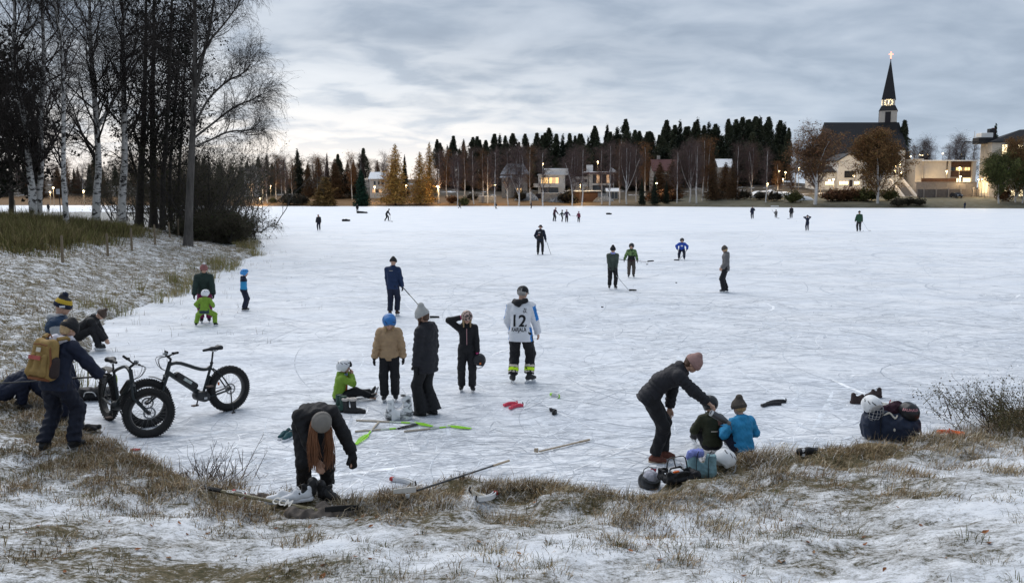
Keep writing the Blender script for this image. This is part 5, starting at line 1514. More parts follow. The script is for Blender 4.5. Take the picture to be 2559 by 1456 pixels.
class Person:
    """Skeleton in its own frame: x to the right of the figure, y forward, z up, metres for a 1.75 m adult, scaled by s."""
    def __init__(s, label, at, yaw, H=1.75, hip=(0, 0, .93), lean=0, bend=0, twist=0, hl=(-.26, .10, .88), hr=(.26, .10, .88), fl=(-.10, 0, .09), fr=(.10, 0, .09), tl=8, tr=-8, head=(0, 0), headr=0,
                 hs=1.0, wd=1.0, h=.014, kl=(-.15, 1, 0), kr=(.15, 1, 0), el=(-.6, -1, -.25), er=(.6, -1, -.25), cat='person', group=None, lift=0.0, sh=1.0, pl=None, pr=None, seed=0, roll=0):
        s.s = k = H / 1.75; s.h = h / k; s.seed = seed
        s.o = thing('person', label, cat, at, R(yaw), group)
        s.o.scale = (k, k, k)
        s.hs, s.wd = hs, wd
        s.pel = v3(*hip)
        Rl = rot_z(R(twist)) @ rot_y(R(bend)) @ rot_x(-R(lean))
        R0 = rot_z(R(twist) * .4) @ rot_y(R(bend) * .5) @ rot_x(-R(lean) * .62)
        s.R0, s.R = R0, Rl
        s.bel = s.pel + R0 @ v3(0, 0, .22)
        s.che = s.bel + Rl @ v3(0, .01, .20)
        s.shc = s.che + Rl @ v3(0, 0, .10)
        s.nek = s.che + Rl @ v3(0, .012, .155)
        s.sh = {g: s.shc + Rl @ v3((.13 + .055 * wd) * sh * g, 0, -.035) for g in (-1, 1)}
        s.hipj = {g: s.pel + R0 @ rot_x(R(lean) * .45) @ v3(.088 * wd * g, 0, -.02) for g in (-1, 1)}
        s.Rh = rot_z(R(head[1])) @ rot_x(-R(head[0])) @ rot_y(R(headr)) if not isinstance(head, np.ndarray) else head
        s.hd = s.nek + s.Rh @ v3(0, .025, .155 * (.5 + .5 * hs))
        s.wr, s.elb, s.ank, s.kne = {}, {}, {}, {}
        for g, ht, ft, e, kk in ((-1, hl, fl, el, kl), (1, hr, fr, er, kr)):
            s.elb[g], s.wr[g] = ik(s.sh[g], v3(*ht), .285, .255, e)
            s.kne[g], s.ank[g] = ik(s.hipj[g], v3(*ft), .43, .42, kk)
        s.toe = {-1: tl, 1: tr}
        s.fp = {-1: pl, 1: pr}
        s.wd_ = wd
    # ---- body fields
    def torso(s, e, k=1.0):
        w = s.wd; R0, Rl = s.R0, s.R
        x = lambda M, a: M @ v3(a, 0, 0)
        return [cap(s.pel - x(R0, .065 * w), s.pel + x(R0, .065 * w), .10 * k + e), cap(s.pel + R0 @ v3(-.05 * w, 0, 0), s.bel + R0 @ v3(-.042 * w, 0, 0), .095 * k + e, .09 * k + e), cap(s.pel + R0 @ v3(.05 * w, 0, 0), s.bel + R0 @ v3(.042 * w, 0, 0), .095 * k + e, .09 * k + e),
                cap(s.bel + R0 @ v3(-.042 * w, 0, 0), s.che + Rl @ v3(-.06 * w, 0, 0), .09 * k + e, .092 * k + e), cap(s.bel + R0 @ v3(.042 * w, 0, 0), s.che + Rl @ v3(.06 * w, 0, 0), .09 * k + e, .092 * k + e),
                cap(s.che - x(Rl, .06 * w), s.che + x(Rl, .06 * w), .098 * k + e), cap(s.nek - Rl @ v3(.02, 0, .05), s.sh[-1] + Rl @ v3(.01, 0, .005), .06 + e * .7, .052 + e * .8), cap(s.nek - Rl @ v3(-.02, 0, .05), s.sh[1] - Rl @ v3(.01, 0, -.005), .06 + e * .7, .052 + e * .8), cap(s.shc, s.nek, .07 + e * .5, .055 + e * .3)]
    def arm(s, g, e, m=0):
        return [cap(s.sh[g], s.elb[g], .052 + e, .042 + e, m), cap(s.elb[g], s.wr[g], .042 + e, .029 + e, m, .03)]
    def leg(s, g, e, kt=1.0):
        return [cap(s.hipj[g], s.kne[g], .088 * kt + e, .058 * kt + e), cap(s.kne[g], s.ank[g], .058 * kt + e, .040 * kt + e, 0, .02)]
    def headcaps(s):
        M, c, k = s.Rh, s.hd, s.hs
        p = lambda x, y, z: c + M @ (v3(x, y, z) * k)
        return [cap(p(0, -.018, .025), p(0, .005, .030), .088 * k), cap(p(0, .018, .02), p(0, .040, -.055), .070 * k, .050 * k), cap(p(-.03, .02, -.045), p(.03, .02, -.045), .045 * k), cap(p(0, .050, -.085), p(0, .058, -.08), .025 * k),
                cap(p(0, .088, .012), p(0, .108, -.022), .010 * k, .015 * k), cap(p(-.05, .066, .035), p(.05, .066, .035), .018 * k), cap(p(-.085, -.005, .01), p(-.090, -.015, -.02), .014 * k), cap(p(.085, -.005, .01), p(.090, -.015, -.02), .014 * k),
                cap(p(-.017, .082, -.052), p(.017, .082, -.052), .0095 * k)]
    def frame(s, g, tilt=0.0):
        """Hand frame: along the forearm, palm towards the body, thumb forward."""
        d = nrm(s.wr[g] - s.elb[g]); n = nrm(v3(-g, 0, 0) - d * (-g * d[0])); t = nrm(np.cross(n, d)) * 1.0
        if t @ v3(0, 1, .3) < 0: t = -t
        return d, n, t
    def body(s, hair=None, hands=None, fine=None):
        """One continuous figure: head with face, torso, limbs, hands and feet."""
        gr_ = [(s.torso(-.012, .92), []), (s.headcaps(), []), ([cap(s.nek - s.R @ v3(0, 0, .03), s.hd + s.Rh @ v3(0, -.02, -.06), .054)], [])]
        for g in (-1, 1):
            gr_ += [(s.arm(g, -.006), []), (s.leg(g, -.006), [])]
            d, n, t = (hands or {}).get(g, s.frame(g))[:3]
            cu = (hands or {}).get(g, (0, 0, 0, .45))[3]
            gr_.append((hand_caps(s.wr[g], d, n, t, .95, cu), []))
            f = rot_z(R(s.toe[g])) @ v3(0, 1, 0)
            gr_.append(([cap(s.ank[g], s.ank[g] + v3(0, 0, -.045) + f * .02, .036, .03), cap(s.ank[g] + v3(0, 0, -.05) - f * .04, s.ank[g] + v3(0, 0, -.06) + f * .13, .03, .024)], []))
        F = Soft(gr_, .02, .012)
        M, c, k = s.Rh, s.hd, s.hs
        def paint(P, mi):
            q = ((P - c) @ M) / k
            mi = np.zeros(len(P), int)
            for sx in (-1, 1):
                mi[(np.abs(q[:, 0] - sx * .033) < .014) & (np.abs(q[:, 2] - .012) < .007) & (q[:, 1] > .06)] = 2
                mi[(np.abs(q[:, 0] - sx * .034) < .020) & (np.abs(q[:, 2] - .034) < .005) & (q[:, 1] > .06)] = 3
            mi[(np.abs(q[:, 0]) < .024) & (np.abs(q[:, 2] + .052) < .009) & (q[:, 1] > .068)] = 1
            return mi
        return soft_obj('body', F, fine or s.h * .72, [SKIN, LIPS, EYE, BROW], s.o, paint)
    # ---- clothes
    def jacket(s, mat, e=.022, hem=.06, quilt=0.0, pitch=.06, wr=.004, hood=None, collar=True, cuff=.02, paint=None, name='jacket', arms=True, sleeve=None, flare=0.0, hoodmat=None, ae=None, wl=.11):
        dn = s.R0 @ v3(0, 0, -1)
        hp = s.pel + dn * hem
        T = s.torso(e)
        T += [cap(s.pel + s.R0 @ v3(gx * .052 * s.wd, 0, .04), s.pel + s.R0 @ v3(gx * .056 * s.wd, 0, 0) + dn * max(hem, 0), .100 + e, .106 + e + flare) for gx in (-1, 1)]
        cuts = [(hp, dn), (s.nek + s.R @ v3(0, 0, .02 + (.03 if collar else 0)), s.R @ v3(0, 0, 1))]
        gs = [(T, cuts)]
        if collar: gs.append(([cap(s.nek - s.R @ v3(0, 0, .02), s.nek + s.R @ v3(0, .0, .03), .066 + e * .4, .062 + e * .4)], [(s.nek + s.R @ v3(0, 0, .045), s.R @ v3(0, 0, 1))]))
        for g in (-1, 1):
            if arms:
                d = nrm(s.wr[g] - s.elb[g])
                A = s.arm(g, (ae if ae is not None else e * .85) + .004, 1 if sleeve else 0)
                A = [A[0], cap(A[1][0], A[1][1], A[1][2], A[1][3] + .006, A[1][4], .03)]
                gs.append((A, [(s.wr[g] + d * cuff, d)]))
        if hood == 'down':
            b = s.nek
            q = lambda x, y, z: b + s.R @ v3(x, y, z)
            hc = [cap(q(-.085, -.01, -.005), q(-.06, -.095, .0), .036), cap(q(-.06, -.095, .0), q(.06, -.095, .0), .042), cap(q(.06, -.095, .0), q(.085, -.01, -.005), .036), cap(q(0, -.10, .0), q(0, -.125, -.10), .05, .028), cap(q(-.05, -.09, -.03), q(-.02, -.125, -.09), .04, .025), cap(q(.05, -.09, -.03), q(.02, -.125, -.09), .04, .025)]
            if hoodmat is not None: hc = [c[:4] + (hoodmat,) + c[5:] for c in hc]
            gs.append((hc, []))
        mats = mat if isinstance(mat, (list, tuple)) else [mat]
        F = Soft(gs, .035, .025, quilt, pitch, wr, wl, s.seed + 1)
        s.jf = F
        return soft_obj(name, F, s.h, mats, s.o, paint)
    def trousers(s, mat, e=.02, wr=.006, ank=.02, flare=.0, bag=1.0, paint=None, name='trousers', wl=.13):
        gs = [([cap(s.pel + s.R0 @ v3(gx * .06 * s.wd, 0, 0), s.pel + s.R0 @ v3(gx * .055 * s.wd, 0, .12), .105 + e, .10 + e) for gx in (-1, 1)] + [cap(s.pel - s.R0 @ v3(.05, 0, .01), s.pel + s.R0 @ v3(.05, 0, -.01), .105 + e)], [(s.pel + s.R0 @ v3(0, 0, .12), s.R0 @ v3(0, 0, 1))])]
        for g in (-1, 1):
            d = nrm(s.ank[g] - s.kne[g])
            L = [cap(s.hipj[g], s.kne[g], .092 * bag + e, .064 * bag + e), cap(s.kne[g], s.ank[g] + d * .03, .064 * bag + e, .050 * bag + e + flare)]
            gs.append((L, [(s.ank[g] - d * ank, d)]))
        F = Soft(gs, .04, .03, wr=wr, wl=wl, seed=s.seed + 2)
        s.tf = F
        return soft_obj(name, F, s.h, mat, s.o, paint)
    def shoes(s, kind='boot', mat=None, lace=False):
        mat = mat or LEATHER
        for g in (-1, 1):
            a = s.ank[g]; f = rot_z(R(s.toe[g])) @ v3(0, 1, 0); u = v3(0, 0, 1.)
            if s.fp[g] is not None:
                f, u = [nrm(x) for x in s.fp[g]]
            x = np.cross(f, u)
            up = nrm(s.kne[g] - a)
            sole = a - u * .075
            S = [cap(a - u * .045 - f * .045, a - u * .052 + f * .06, .040, .042), cap(a - u * .052 + f * .06, a - u * .058 + f * .135, .042, .034), cap(a - u * .02, a + up * (.13 if kind != 'shoe' else .02), .046 if kind != 'shoe' else .04, .055 if kind != 'shoe' else .044), cap(a - u * .02, a - u * .045 + f * .08, .042, .038)]
            F = Soft([(S, [(a - u * .085, -u)])], .03)
            nm = {'skate': 'skate', 'boot': 'boot', 'shoe': 'shoe'}[kind]
            b = soft_obj(nm, F, min(s.h, .014 / s.s), mat, s.o)
            M = np.stack([x, f, u], 1)
            if kind == 'skate':
                hb = MB().box(a - u * .100 + f * .10, (.028, .06, .035), rot=M).box(a - u * .100 - f * .035, (.028, .06, .035), rot=M).box(a - u * .118 + f * .03, (.016, .255, .018), rot=M)
                hb.obj('blade_holder', WHITEP, b)
                MB().box(a - u * .136 + f * .03, (.005, .27, .022), rot=M).obj('blade', STEEL, b)
                if lace:
                    lb = MB()
                    for i in range(5): lb.box(a + f * (.045 + .013 * (4 - i)) - u * (.028 - .021 * i) + u * .015, (.045, .008, .008), rot=M)
                    lb.obj('laces', WHITEP, b)
            else:
                SB = [cap(a - u * .078 - f * .045, a - u * .078 + f * .125, .040, .036)]
                soft_obj('sole', Soft([(SB, [(a - u * .068, u), (a - u * .095, -u)])], .02), min(s.h, .012 / s.s), RUBBER if mat is not SHOE_RED else SOLE_TAN, b)
    def hat(s, mat, kind='beanie', slouch=.03, tilt=-12, pom=None, bands=None, name=None, rib=True):
        M, c, k = s.Rh @ rot_x(R(tilt)), s.hd, s.hs
        p = lambda x, y, z: c + M @ (v3(x, y, z) * k)
        if kind == 'beanie':
            A = [cap(p(0, -.016, .03), p(0, .008, .035), .104 * k), cap(p(0, -.01, .05), p(0, -.015 - slouch * .5, .085 + slouch), .096 * k, .055 * k)]
            Bn = [cap(p(0, -.016, .022), p(0, .010, .024), .113 * k)]
            F = Soft([(A, [(p(0, 0, -.005), M @ v3(0, 0, -1))]), (Bn, [(p(0, 0, -.012), M @ v3(0, 0, -1)), (p(0, 0, .045), M @ v3(0, 0, 1))])], .03, .006)
            mats = [mat]
            paint = None
            if bands:
                mats = [mat] + [b for _, _, b in bands]
                def paint(P, mi):
                    z = ((P - c) @ M)[:, 2] / k
                    mi = np.zeros(len(P), int)
                    for i, (a_, b_, _) in enumerate(bands): mi[(z > a_) & (z < b_)] = i + 1
                    return mi
            b = soft_obj(name or 'beanie', F, s.h * .7, mats, s.o, paint)
            if pom: soft_obj('pompom', Soft([([cap(p(0, -.02, .16), p(0, -.02, .165), .042 * k)], [])], wr=.006, wl=.03), s.h * .6, pom, b)
        elif kind == 'cap':
            F = Soft([([cap(p(0, -.016, .03), p(0, .008, .035), .103 * k)], [(p(0, 0, .005), M @ v3(0, 0, -1))])], .02)
            b = soft_obj(name or 'cap', F, s.h * .7, mat, s.o)
            soft_obj('cap_peak', Soft([([cap(p(-.04, .10, .02), p(-.03, .15, .012), .03 * k), cap(p(.04, .10, .02), p(.03, .15, .012), .03 * k), cap(p(0, .10, .02), p(0, .165, .012), .03 * k)], [(p(0, 0, .028), M @ v3(0, 0, 1)), (p(0, 0, .014), M @ v3(0, 0, -1))])], .02), s.h * .6, mat, b)
            MB().box(p(0, -.108, .022), (.035, .012, .012), rot=M).obj('buckle', STEEL, b)
        elif kind == 'bucket':
            F = Soft([([cap(p(0, -.016, .03), p(0, .0, .09), .100 * k, .085 * k)], [(p(0, 0, .13), M @ v3(0, 0, 1)), (p(0, 0, .0), M @ v3(0, 0, -1))]), ([cap(p(0, -.01, .01), p(0, .0, .012), .15 * k)], [(p(0, 0, .025), M @ v3(0, 0, 1)), (p(0, 0, .0), M @ v3(0, 0, -1))])], .01, .01)
            b = soft_obj(name or 'hat', F, s.h * .7, mat, s.o)
        elif kind == 'helmet':
            A = [cap(p(0, -.030, .035), p(0, .015, .042), .128 * k, .122 * k), cap(p(0, -.06, .0), p(0, -.05, -.03), .105 * k, .095 * k)]
            E = [cap(p(sx * .075, -.03, -.01), p(sx * .07, .0, -.05), .045 * k, .03 * k) for sx in (-1, 1)]
            F = Soft([(A, [(p(0, .075, .005), nrm(M @ v3(0, .9, -.55))), (p(0, 0, -.06), M @ v3(0, 0, -1))]), (E, [])], .03, .02)
            def paint(P, mi):
                q = ((P - c) @ M) / k
                az_ = np.degrees(np.arctan2(q[:, 0], q[:, 1] + .01)); el_ = np.degrees(np.arctan2(q[:, 2] - .03, np.hypot(q[:, 0], q[:, 1] + .01)))
                mi = np.zeros(len(P), int)
                for a0 in (-150, -110, -70, -35, 35, 70, 110, 150):
                    mi[(np.abs(az_ - a0) < 14) & (np.abs(el_ - 30 - (az_ - a0) * .5) < 3.4)] = 1
                return mi
            b = soft_obj(name or 'helmet', F, s.h * .65, [mat, BLACKP], s.o, paint)
            MB().tube([p(-.088, .01, -.045), p(-.06, .04, -.11), p(0, .05, -.135), p(.06, .04, -.11), p(.088, .01, -.045)], .006 * k, 5).obj('chin_strap', BLACKP, b)
        return b
    def hair(s, key, back=.12, front=.0, side=.05, name='hair'):
        M, c, k = s.Rh, s.hd, s.hs
        p = lambda x, y, z: c + M @ (v3(x, y, z) * k)
        A = [cap(p(0, -.024, .03), p(0, -.008, .034), .094 * k), cap(p(-.05, -.045, -.01), p(-.055, -.05, -.01 - back), .042 * k, .03 * k), cap(p(.05, -.045, -.01), p(.055, -.05, -.01 - back), .042 * k, .03 * k), cap(p(0, -.065, -.01), p(0, -.07, -.01 - back), .045 * k, .035 * k)]
        for sx in (-1, 1):
            if side: A.append(cap(p(sx * .075, .02, .02), p(sx * .075, .035, .02 - side), .022 * k, .016 * k))
            if front: A.append(cap(p(sx * .07, .04, -.02), p(sx * .065, .085, -.02 - front), .022 * k, .014 * k))
        return soft_obj(name, Soft([(A, [])], .03, wr=.004, wl=.04, seed=s.seed), s.h * .75, HAIR[key], s.o)
    def gloves(s, mat, mitten=False, cuff=.035, hands=None, e=.006, side=(-1, 1)):
        for g in side:
            d, n, t = (hands or {}).get(g, s.frame(g))[:3]
            cu = (hands or {}).get(g, (0, 0, 0, .45))[3]
            H_ = hand_caps(s.wr[g], d, n, t, 1.0, cu, e, mitten)
            F = Soft([(H_, []), ([cap(s.wr[g] - nrm(s.wr[g] - s.elb[g]) * cuff, s.wr[g] + nrm(d) * .02, .040 + e, .036 + e)], [])], .012, .012)
            soft_obj('mitten' if mitten else 'glove', F, min(s.h * .6, .012), mat, s.o)
    def world(s, p):
        """A point of the figure's frame in the scene."""
        return np.array(s.o.matrix_basis @ Vector([float(a) for a in p]))
SHOE_RED = pm('rust_shoe', (.13, .045, .03), .8, .3, 30, .2)
SOLE_TAN = pm('tan_sole', (.36, .27, .19), .8, .2, 30)
# ------------------------------------------------------------------ people
C_BLACK = cloth('black', (.011, .011, .013)); C_BLACK2 = cloth('soft_black', (.014, .014, .016), bs=90); C_NAVY = cloth('navy', (.009, .014, .034)); C_NAVYJ = cloth('navy_shell', (.010, .025, .072))
C_BEIGE = cloth('beige', (.40, .27, .155)); C_CHAR = cloth('charcoal', (.019, .019, .024)); C_GREY = cloth('grey', (.13, .125, .125)); C_LGREY = cloth('light_grey', (.36, .37, .38)); C_WHITE = cloth('white', (.72, .73, .76), var=.04)
C_BLUE = cloth('blue', (.025, .20, .55)); C_SKY = cloth('sky_blue', (.03, .26, .50)); C_ROYAL = cloth('royal', (.02, .07, .38)); C_LIME = cloth('lime', (.19, .32, .035)); C_OLIVE = cloth('olive', (.032, .036, .018)); C_DGREEN = cloth('dark_green', (.016, .032, .026))
C_MAG = cloth('magenta', (.17, .015, .07)); C_PINK = cloth('pink', (.55, .06, .20)); C_DPINK = cloth('dusty_pink', (.33, .20, .18), bs=120); C_RUSTH = cloth('rose_brown', (.26, .11, .10), bs=120); C_YEL = cloth('mustard', (.50, .33, .03)); C_NEON = cloth('neon', (.62, .95, .03), var=.03); C_TAUPE = cloth('taupe', (.075, .062, .052), bs=120)
C_WARM = cloth('warm_grey', (.20, .185, .165), bs=150); C_OAT = cloth('pale_grey_knit', (.40, .40, .385), bs=150); C_REFL = cloth('reflective_beige', (.62, .55, .46), var=.05); C_HOODIE = cloth('pale_lilac_grey', (.60, .58, .63)); C_MINT = cloth('orange_red', (.45, .12, .04)); C_BRN = cloth('brown', (.07, .045, .035)); C_CAMO = None
m_, t_, b_ = newmat('leaf_pattern_cloth'); tc_ = t_.n('ShaderNodeTexCoord')
t_.l(t_.ramp(t_.noise(tc_.outputs['Object'], 11, 4, .7), [(.42, (.015, .03, .012)), (.50, (.06, .13, .03)), (.58, (.18, .27, .10))]), b_.inputs['Base Color']); b_.inputs['Roughness'].default_value = .8; C_CAMO = m_
m_, t_, b_ = newmat('leopard_knit'); tc_ = t_.n('ShaderNodeTexCoord')
t_.l(t_.ramp(t_.noise(tc_.outputs['Object'], 26, 3, .6), [(.44, (.03, .022, .02)), (.50, (.40, .27, .22)), (.60, (.62, .45, .42))], 'CONSTANT'), b_.inputs['Base Color']); C_LEO = m_
m_, t_, b_ = newmat('dark_speckle_cloth'); tc_ = t_.n('ShaderNodeTexCoord')
t_.l(t_.ramp(t_.noise(tc_.outputs['Object'], 45, 3, .7), [(.45, (.014, .022, .016)), (.62, (.07, .10, .075))]), b_.inputs['Base Color']); C_SPECK = m_
H_WHITE = pm('helmet_white', (.75, .76, .77), .3, .04); H_BLUE = pm('helmet_blue', (.03, .17, .46), .3, .08); H_BLACK = pm('helmet_black', (.02, .021, .024), .3, .1)
def at(px, py, z=0.0): return G(px, py, z)
def feet(sk, w=.10, fy=0.0, dl=0.0, dr=0.0):
    z = .147 if sk else .090
    return dict(fl=(-w, fy + dl, z), fr=(w, fy + dr, z), hip=(0, fy * .5, .925 + (.055 if sk else 0)))
def stick(name, label, a, b_, blade_dir, mats, r=.014, bl=.27, grip=.5, cat='hockey stick', parent=None, floor=None):
    """Ice hockey stick from the butt a to the heel b, blade along blade_dir."""
    a, b_, q = np.asarray(a, float), np.asarray(b_, float), nrm(blade_dir)
    o = thing(name, label, cat, b_)
    A = a - b_; d = nrm(A); L = np.linalg.norm(A)
    up = nrm(np.cross(np.cross(d, (0, 0, 1)), d)) if abs(d[2]) < .98 else v3(1, 0, 0)
    MB().tube([d * .02, d * (L - grip)], r, 6, flat=.7, up=up).obj('shaft', mats[0], o, smooth=True)
    MB().tube([d * (L - grip + .002), A], r * 1.18, 7, flat=.8, up=up).obj('grip_tape', mats[1], o, smooth=True)
    s = nrm(np.cross(q, (0, 0, 1)))
    m = MB(); V = []; n = 7
    for i in range(n):
        t = i / (n - 1)
        c = q * bl * t + s * .035 * t * t + v3(0, 0, .0)
        hgt = .05 * (1 - .25 * t * t) if t < .99 else .035
        for k in (-.007, .007):
            V += [c + s * k + v3(0, 0, -.012), c + s * k + v3(0, 0, hgt)]
    F = []
    for i in range(n - 1):
        p0, p1 = i * 4, i * 4 + 4
        F += [(p0, p1, p1 + 1, p0 + 1), (p0 + 2, p0 + 3, p1 + 3, p1 + 2), (p0 + 1, p1 + 1, p1 + 3, p0 + 3), (p0, p0 + 2, p1 + 2, p1)]
    F += [(0, 1, 3, 2), (4 * n - 4, 4 * n - 2, 4 * n - 1, 4 * n - 3)]
    m.add(V, F); m.obj('blade', mats[2], o)
    return o
STK_B = pm('black_shaft', (.02, .02, .022), .35, .1); STK_S = pm('silver_shaft', (.42, .43, .43), .4, .3, 6); TAPE_W = pm('white_tape', (.66, .64, .60), .85, .1, 40); TAPE_B = pm('black_tape', (.02, .02, .02), .9, .1, 40); STK_W = pm('tan_tape', (.42, .34, .25), .8, .2, 30)

# -- man in the white number 12 jersey
p = Person('man in white hockey jersey number 12 skating away, yellow bands on shins', at(1302, 957), -14, 1.76, **{**feet(True, .14, 0, -.06, .06), 'hip': (-.01, 0, .955)}, lean=4, hl=(-.22, .20, .95), hr=(.27, .20, .93), er=(.8, -.8, -.2), el=(-.8, -.8, -.2), tl=28, tr=-38, head=(12, -14), wd=1.14, sh=1.0, h=.012, seed=3)
p.body()
def jersey_paint(P, mi):
    mi = np.zeros(len(P), int)
    for g in (-1, 1):
        a, e_ = p.sh[g], p.elb[g]
        ab = e_ - a; t = ((P - a) @ ab) / (ab @ ab)
        q = P - a - np.clip(t, 0, 1)[:, None] * ab
        side = nrm(np.cross(ab, (0, 1, 0))); side = side if side[0] * g > 0 else -side
        mi[(t > -.05) & (t < .95) & (P[:, 0] * g > .12) & ((q @ side) > (.038 if g > 0 else .062))] = 1
    mi[(np.abs(P[:, 0]) > .142) & (P[:, 2] < 1.06) & (P[:, 2] > .60) & (np.abs(P[:, 1]) < .07) & (np.abs(P[:, 0]) < .24)] = 1
    return mi
p.jacket([C_WHITE, C_BLUE], .042, .16, wr=.006, wl=.2, collar=False, paint=jersey_paint, name='jersey', ae=.028, flare=.015)
def print_text(P_, name, txt, size, x, z, mat, f, font_scale=(1, 1), dist=.004, bold=True):
    """Flat print wrapped on the back of a garment."""
    cu = bpy.data.curves.new('print', 'FONT'); cu.body = txt; cu.size = size; cu.align_x = 'CENTER'; cu.align_y = 'CENTER'
    if bold: cu.offset = size * .022
    to = bpy.data.objects.new('print', cu); COL.objects.link(to)
    dg = bpy.context.evaluated_depsgraph_get(); me = bpy.data.meshes.new_from_object(to.evaluated_get(dg))
    bpy.data.objects.remove(to)
    bm = bmesh.new(); bm.from_mesh(me)
    bmesh.ops.triangulate(bm, faces=bm.faces); bmesh.ops.subdivide_edges(bm, edges=[e for e in bm.edges if e.calc_length() > size * .2], cuts=1)
    bm.to_mesh(me); bm.free()
    V = np.array([v.co[:] for v in me.vertices]); Q = np.stack([x + V[:, 0] * font_scale[0], np.full(len(V), -.6), z + V[:, 1] * font_scale[1]], 1)
    for _ in range(26): Q[:, 1] += f(Q) * .8
    Q[:, 1] -= dist
    me.vertices.foreach_set('co', Q.astype(np.float32).ravel()); me.materials.append(mat); me.update()
    return obj(name, me, P_.o)
INK = pm('black_print', (.012, .012, .014), .7, 0)
print_text(p, 'jersey_number', '12', .30, -.02, 1.175, INK, p.jf, (1.0, 1.0))
print_text(p, 'jersey_lettering', 'KARJALA', .092, -.01, 1.025, INK, p.jf, (.76, 1.1))
print_text(p, 'jersey_lettering', '- - - - v - - - -', .022, -.02, .972, INK, p.jf)
print_text(p, 'jersey_lettering', 'N', .06, .10, 1.40, INK, p.jf); print_text(p, 'jersey_lettering', 'SA.', .055, .10, 1.355, INK, p.jf)
hd = [cap(p.nek + p.R @ v3(x0_, y0_, z0_), p.nek + p.R @ v3(x1_, y1_, z1_), r0_, r1_) for x0_, y0_, z0_, x1_, y1_, z1_, r0_, r1_ in ((-.12, -.05, -.02, -.02, -.13, -.02, .04, .05), (-.02, -.13, -.02, .10, -.07, .01, .05, .04), (-.06, -.11, -.03, -.02, -.14, -.07, .05, .035), (-.11, .0, .0, -.12, -.06, -.02, .045, .04), (.10, -.06, .02, .08, .03, .0, .04, .035))]
soft_obj('hood', Soft([(hd, [])], .05, wr=.006), p.h, C_BLACK2, p.o)
p.trousers(C_BLACK, .03, .008, .03, .01)
for g in (-1, 1):
    d = nrm(p.ank[g] - p.kne[g])
    for nm, mt, t0, t1, r in (('reflective_band', C_REFL, .52, .64, .083), ('neon_band', C_NEON, .64, .80, .085), ('reflective_band', C_REFL, .80, .88, .084)):
        L_ = np.linalg.norm(p.ank[g] - p.kne[g]); a, e_ = p.kne[g] + d * L_ * t0, p.kne[g] + d * L_ * t1
        soft_obj(nm, Soft([([cap(p.kne[g], p.ank[g] + d * .1, r + .022, r + .006)], [(a, -d), (e_, d)])], wr=.006), .010, mt, p.o)
p.shoes('skate', LEATHER); p.hat(BLACKP if False else C_BLACK2, 'cap', tilt=-4); p.hair('grey', .0, 0, .03)

# -- girl in the beige puffer
p = Person('girl in beige puffer jacket and blue helmet looking down, hands behind hips', at(975, 1001), 184, 1.42, **feet(True, .11, 0, 0, .04), hl=(-.30, -.02, .86), hr=(.33, .08, .82), el=(-1, -.35, .1), tl=12, tr=-10, head=(34, 10), hs=1.15, h=.012, seed=5)
p.body(); p.jacket(C_BEIGE, .045, .10, quilt=.007, pitch=.10, wr=.004, hood='down', ae=.034, flare=-.02); p.trousers(C_BLACK, .03, .007, .0, .012); p.shoes('skate', LEATHER, lace=True)
p.hat(H_BLUE, 'helmet', tilt=-4); p.hair('blond', .10, .19, .05); p.gloves(C_BLACK)
# -- woman in the long black coat
p = Person('woman in long black puffer coat and grey beanie standing with her back turned right', at(1069, 1036), 62, 1.70, **feet(False, .085, 0, .06, -.06), hl=(-.22, .08, .74), hr=(.24, .05, .76), el=(-.5, -1, 0), tl=12, tr=-14, head=(10, 22), h=.012, seed=6)
p.body(); p.jacket(C_CHAR, .042, .20, quilt=.007, pitch=.085, wr=.004, hood='down', ae=.036); p.trousers(C_BLACK, .022, .005, -.03, .055); p.shoes('boot', LEATHER)
p.hat(C_OAT, 'beanie', .07, tilt=-16); p.hair('brown', .05, .20, .08); p.gloves(C_BLACK, True)
# -- girl with pink gloves
p = Person('girl in black jacket with pink gloves, one hand raised to her patterned hat', at(1167, 978), 184, 1.38, **feet(True, .12, 0, .05, -.03), hr=(.15, .07, 1.70), er=(1, .1, .25), hl=(-.25, .10, .80), tl=14, tr=-12, head=(14, 4), hs=1.16, h=.012, seed=7, bend=0)
hh = {1: (nrm((-.75, .3, .35)), nrm((-.3, -.6, -.5)), nrm((0, .6, -.7)), .4)}
p.body(hands=hh); p.jacket(C_BLACK, .026, .03, wr=.005, hood='down'); p.trousers(C_BLACK2, .026, .007, .0, .012); p.shoes('skate', LEATHER)
MB().box(p.bel + p.R @ v3(0, .137, .08), (.012, .012, .36)).obj('zip', pm('pink_zip', (.60, .33, .34), .6, 0), p.o)
p.hat(C_LEO, 'beanie', .0, tilt=-10); p.hair('blond', .12, .14, .06); p.gloves(C_PINK, hands=hh)
hx = p.world(p.wr[-1] + v3(-.03, .04, -.20))
# -- man in navy with stick
p = Person('man in navy jacket and black beanie skating away with a stick', at(983, 790), -8, 1.62, **feet(True, .09, 0, -.05, .10), hl=(-.22, .22, .93), hr=(.28, .12, .86), tl=10, tr=-12, head=(4, -14), h=.018, seed=8)
p.body(); p.jacket(C_NAVYJ, .034, .12, wr=.006, wl=.16); p.trousers(C_NAVY, .026, .008, .03, .01); p.shoes('skate', C_BRN); p.hat(C_BLACK, 'beanie', .03); p.gloves(LEATHER)
MB().box(p.che + p.R @ v3(-.01, -.152, .04), (.11, .006, .010)).obj('reflective_strip', C_REFL, p.o)
h_ = p.world(p.wr[1] + v3(.02, .03, -.05)); q = at(1074, 795); 
stick('hockey_stick', 'hockey stick trailing to the right of the man in navy', h_ + (h_ - q) * .15, q + v3(0, 0, .02), (1, .25, 0), (pm('yellow_black_shaft', (.10, .09, .03), .4, .7, 4), STK_B, TAPE_B))
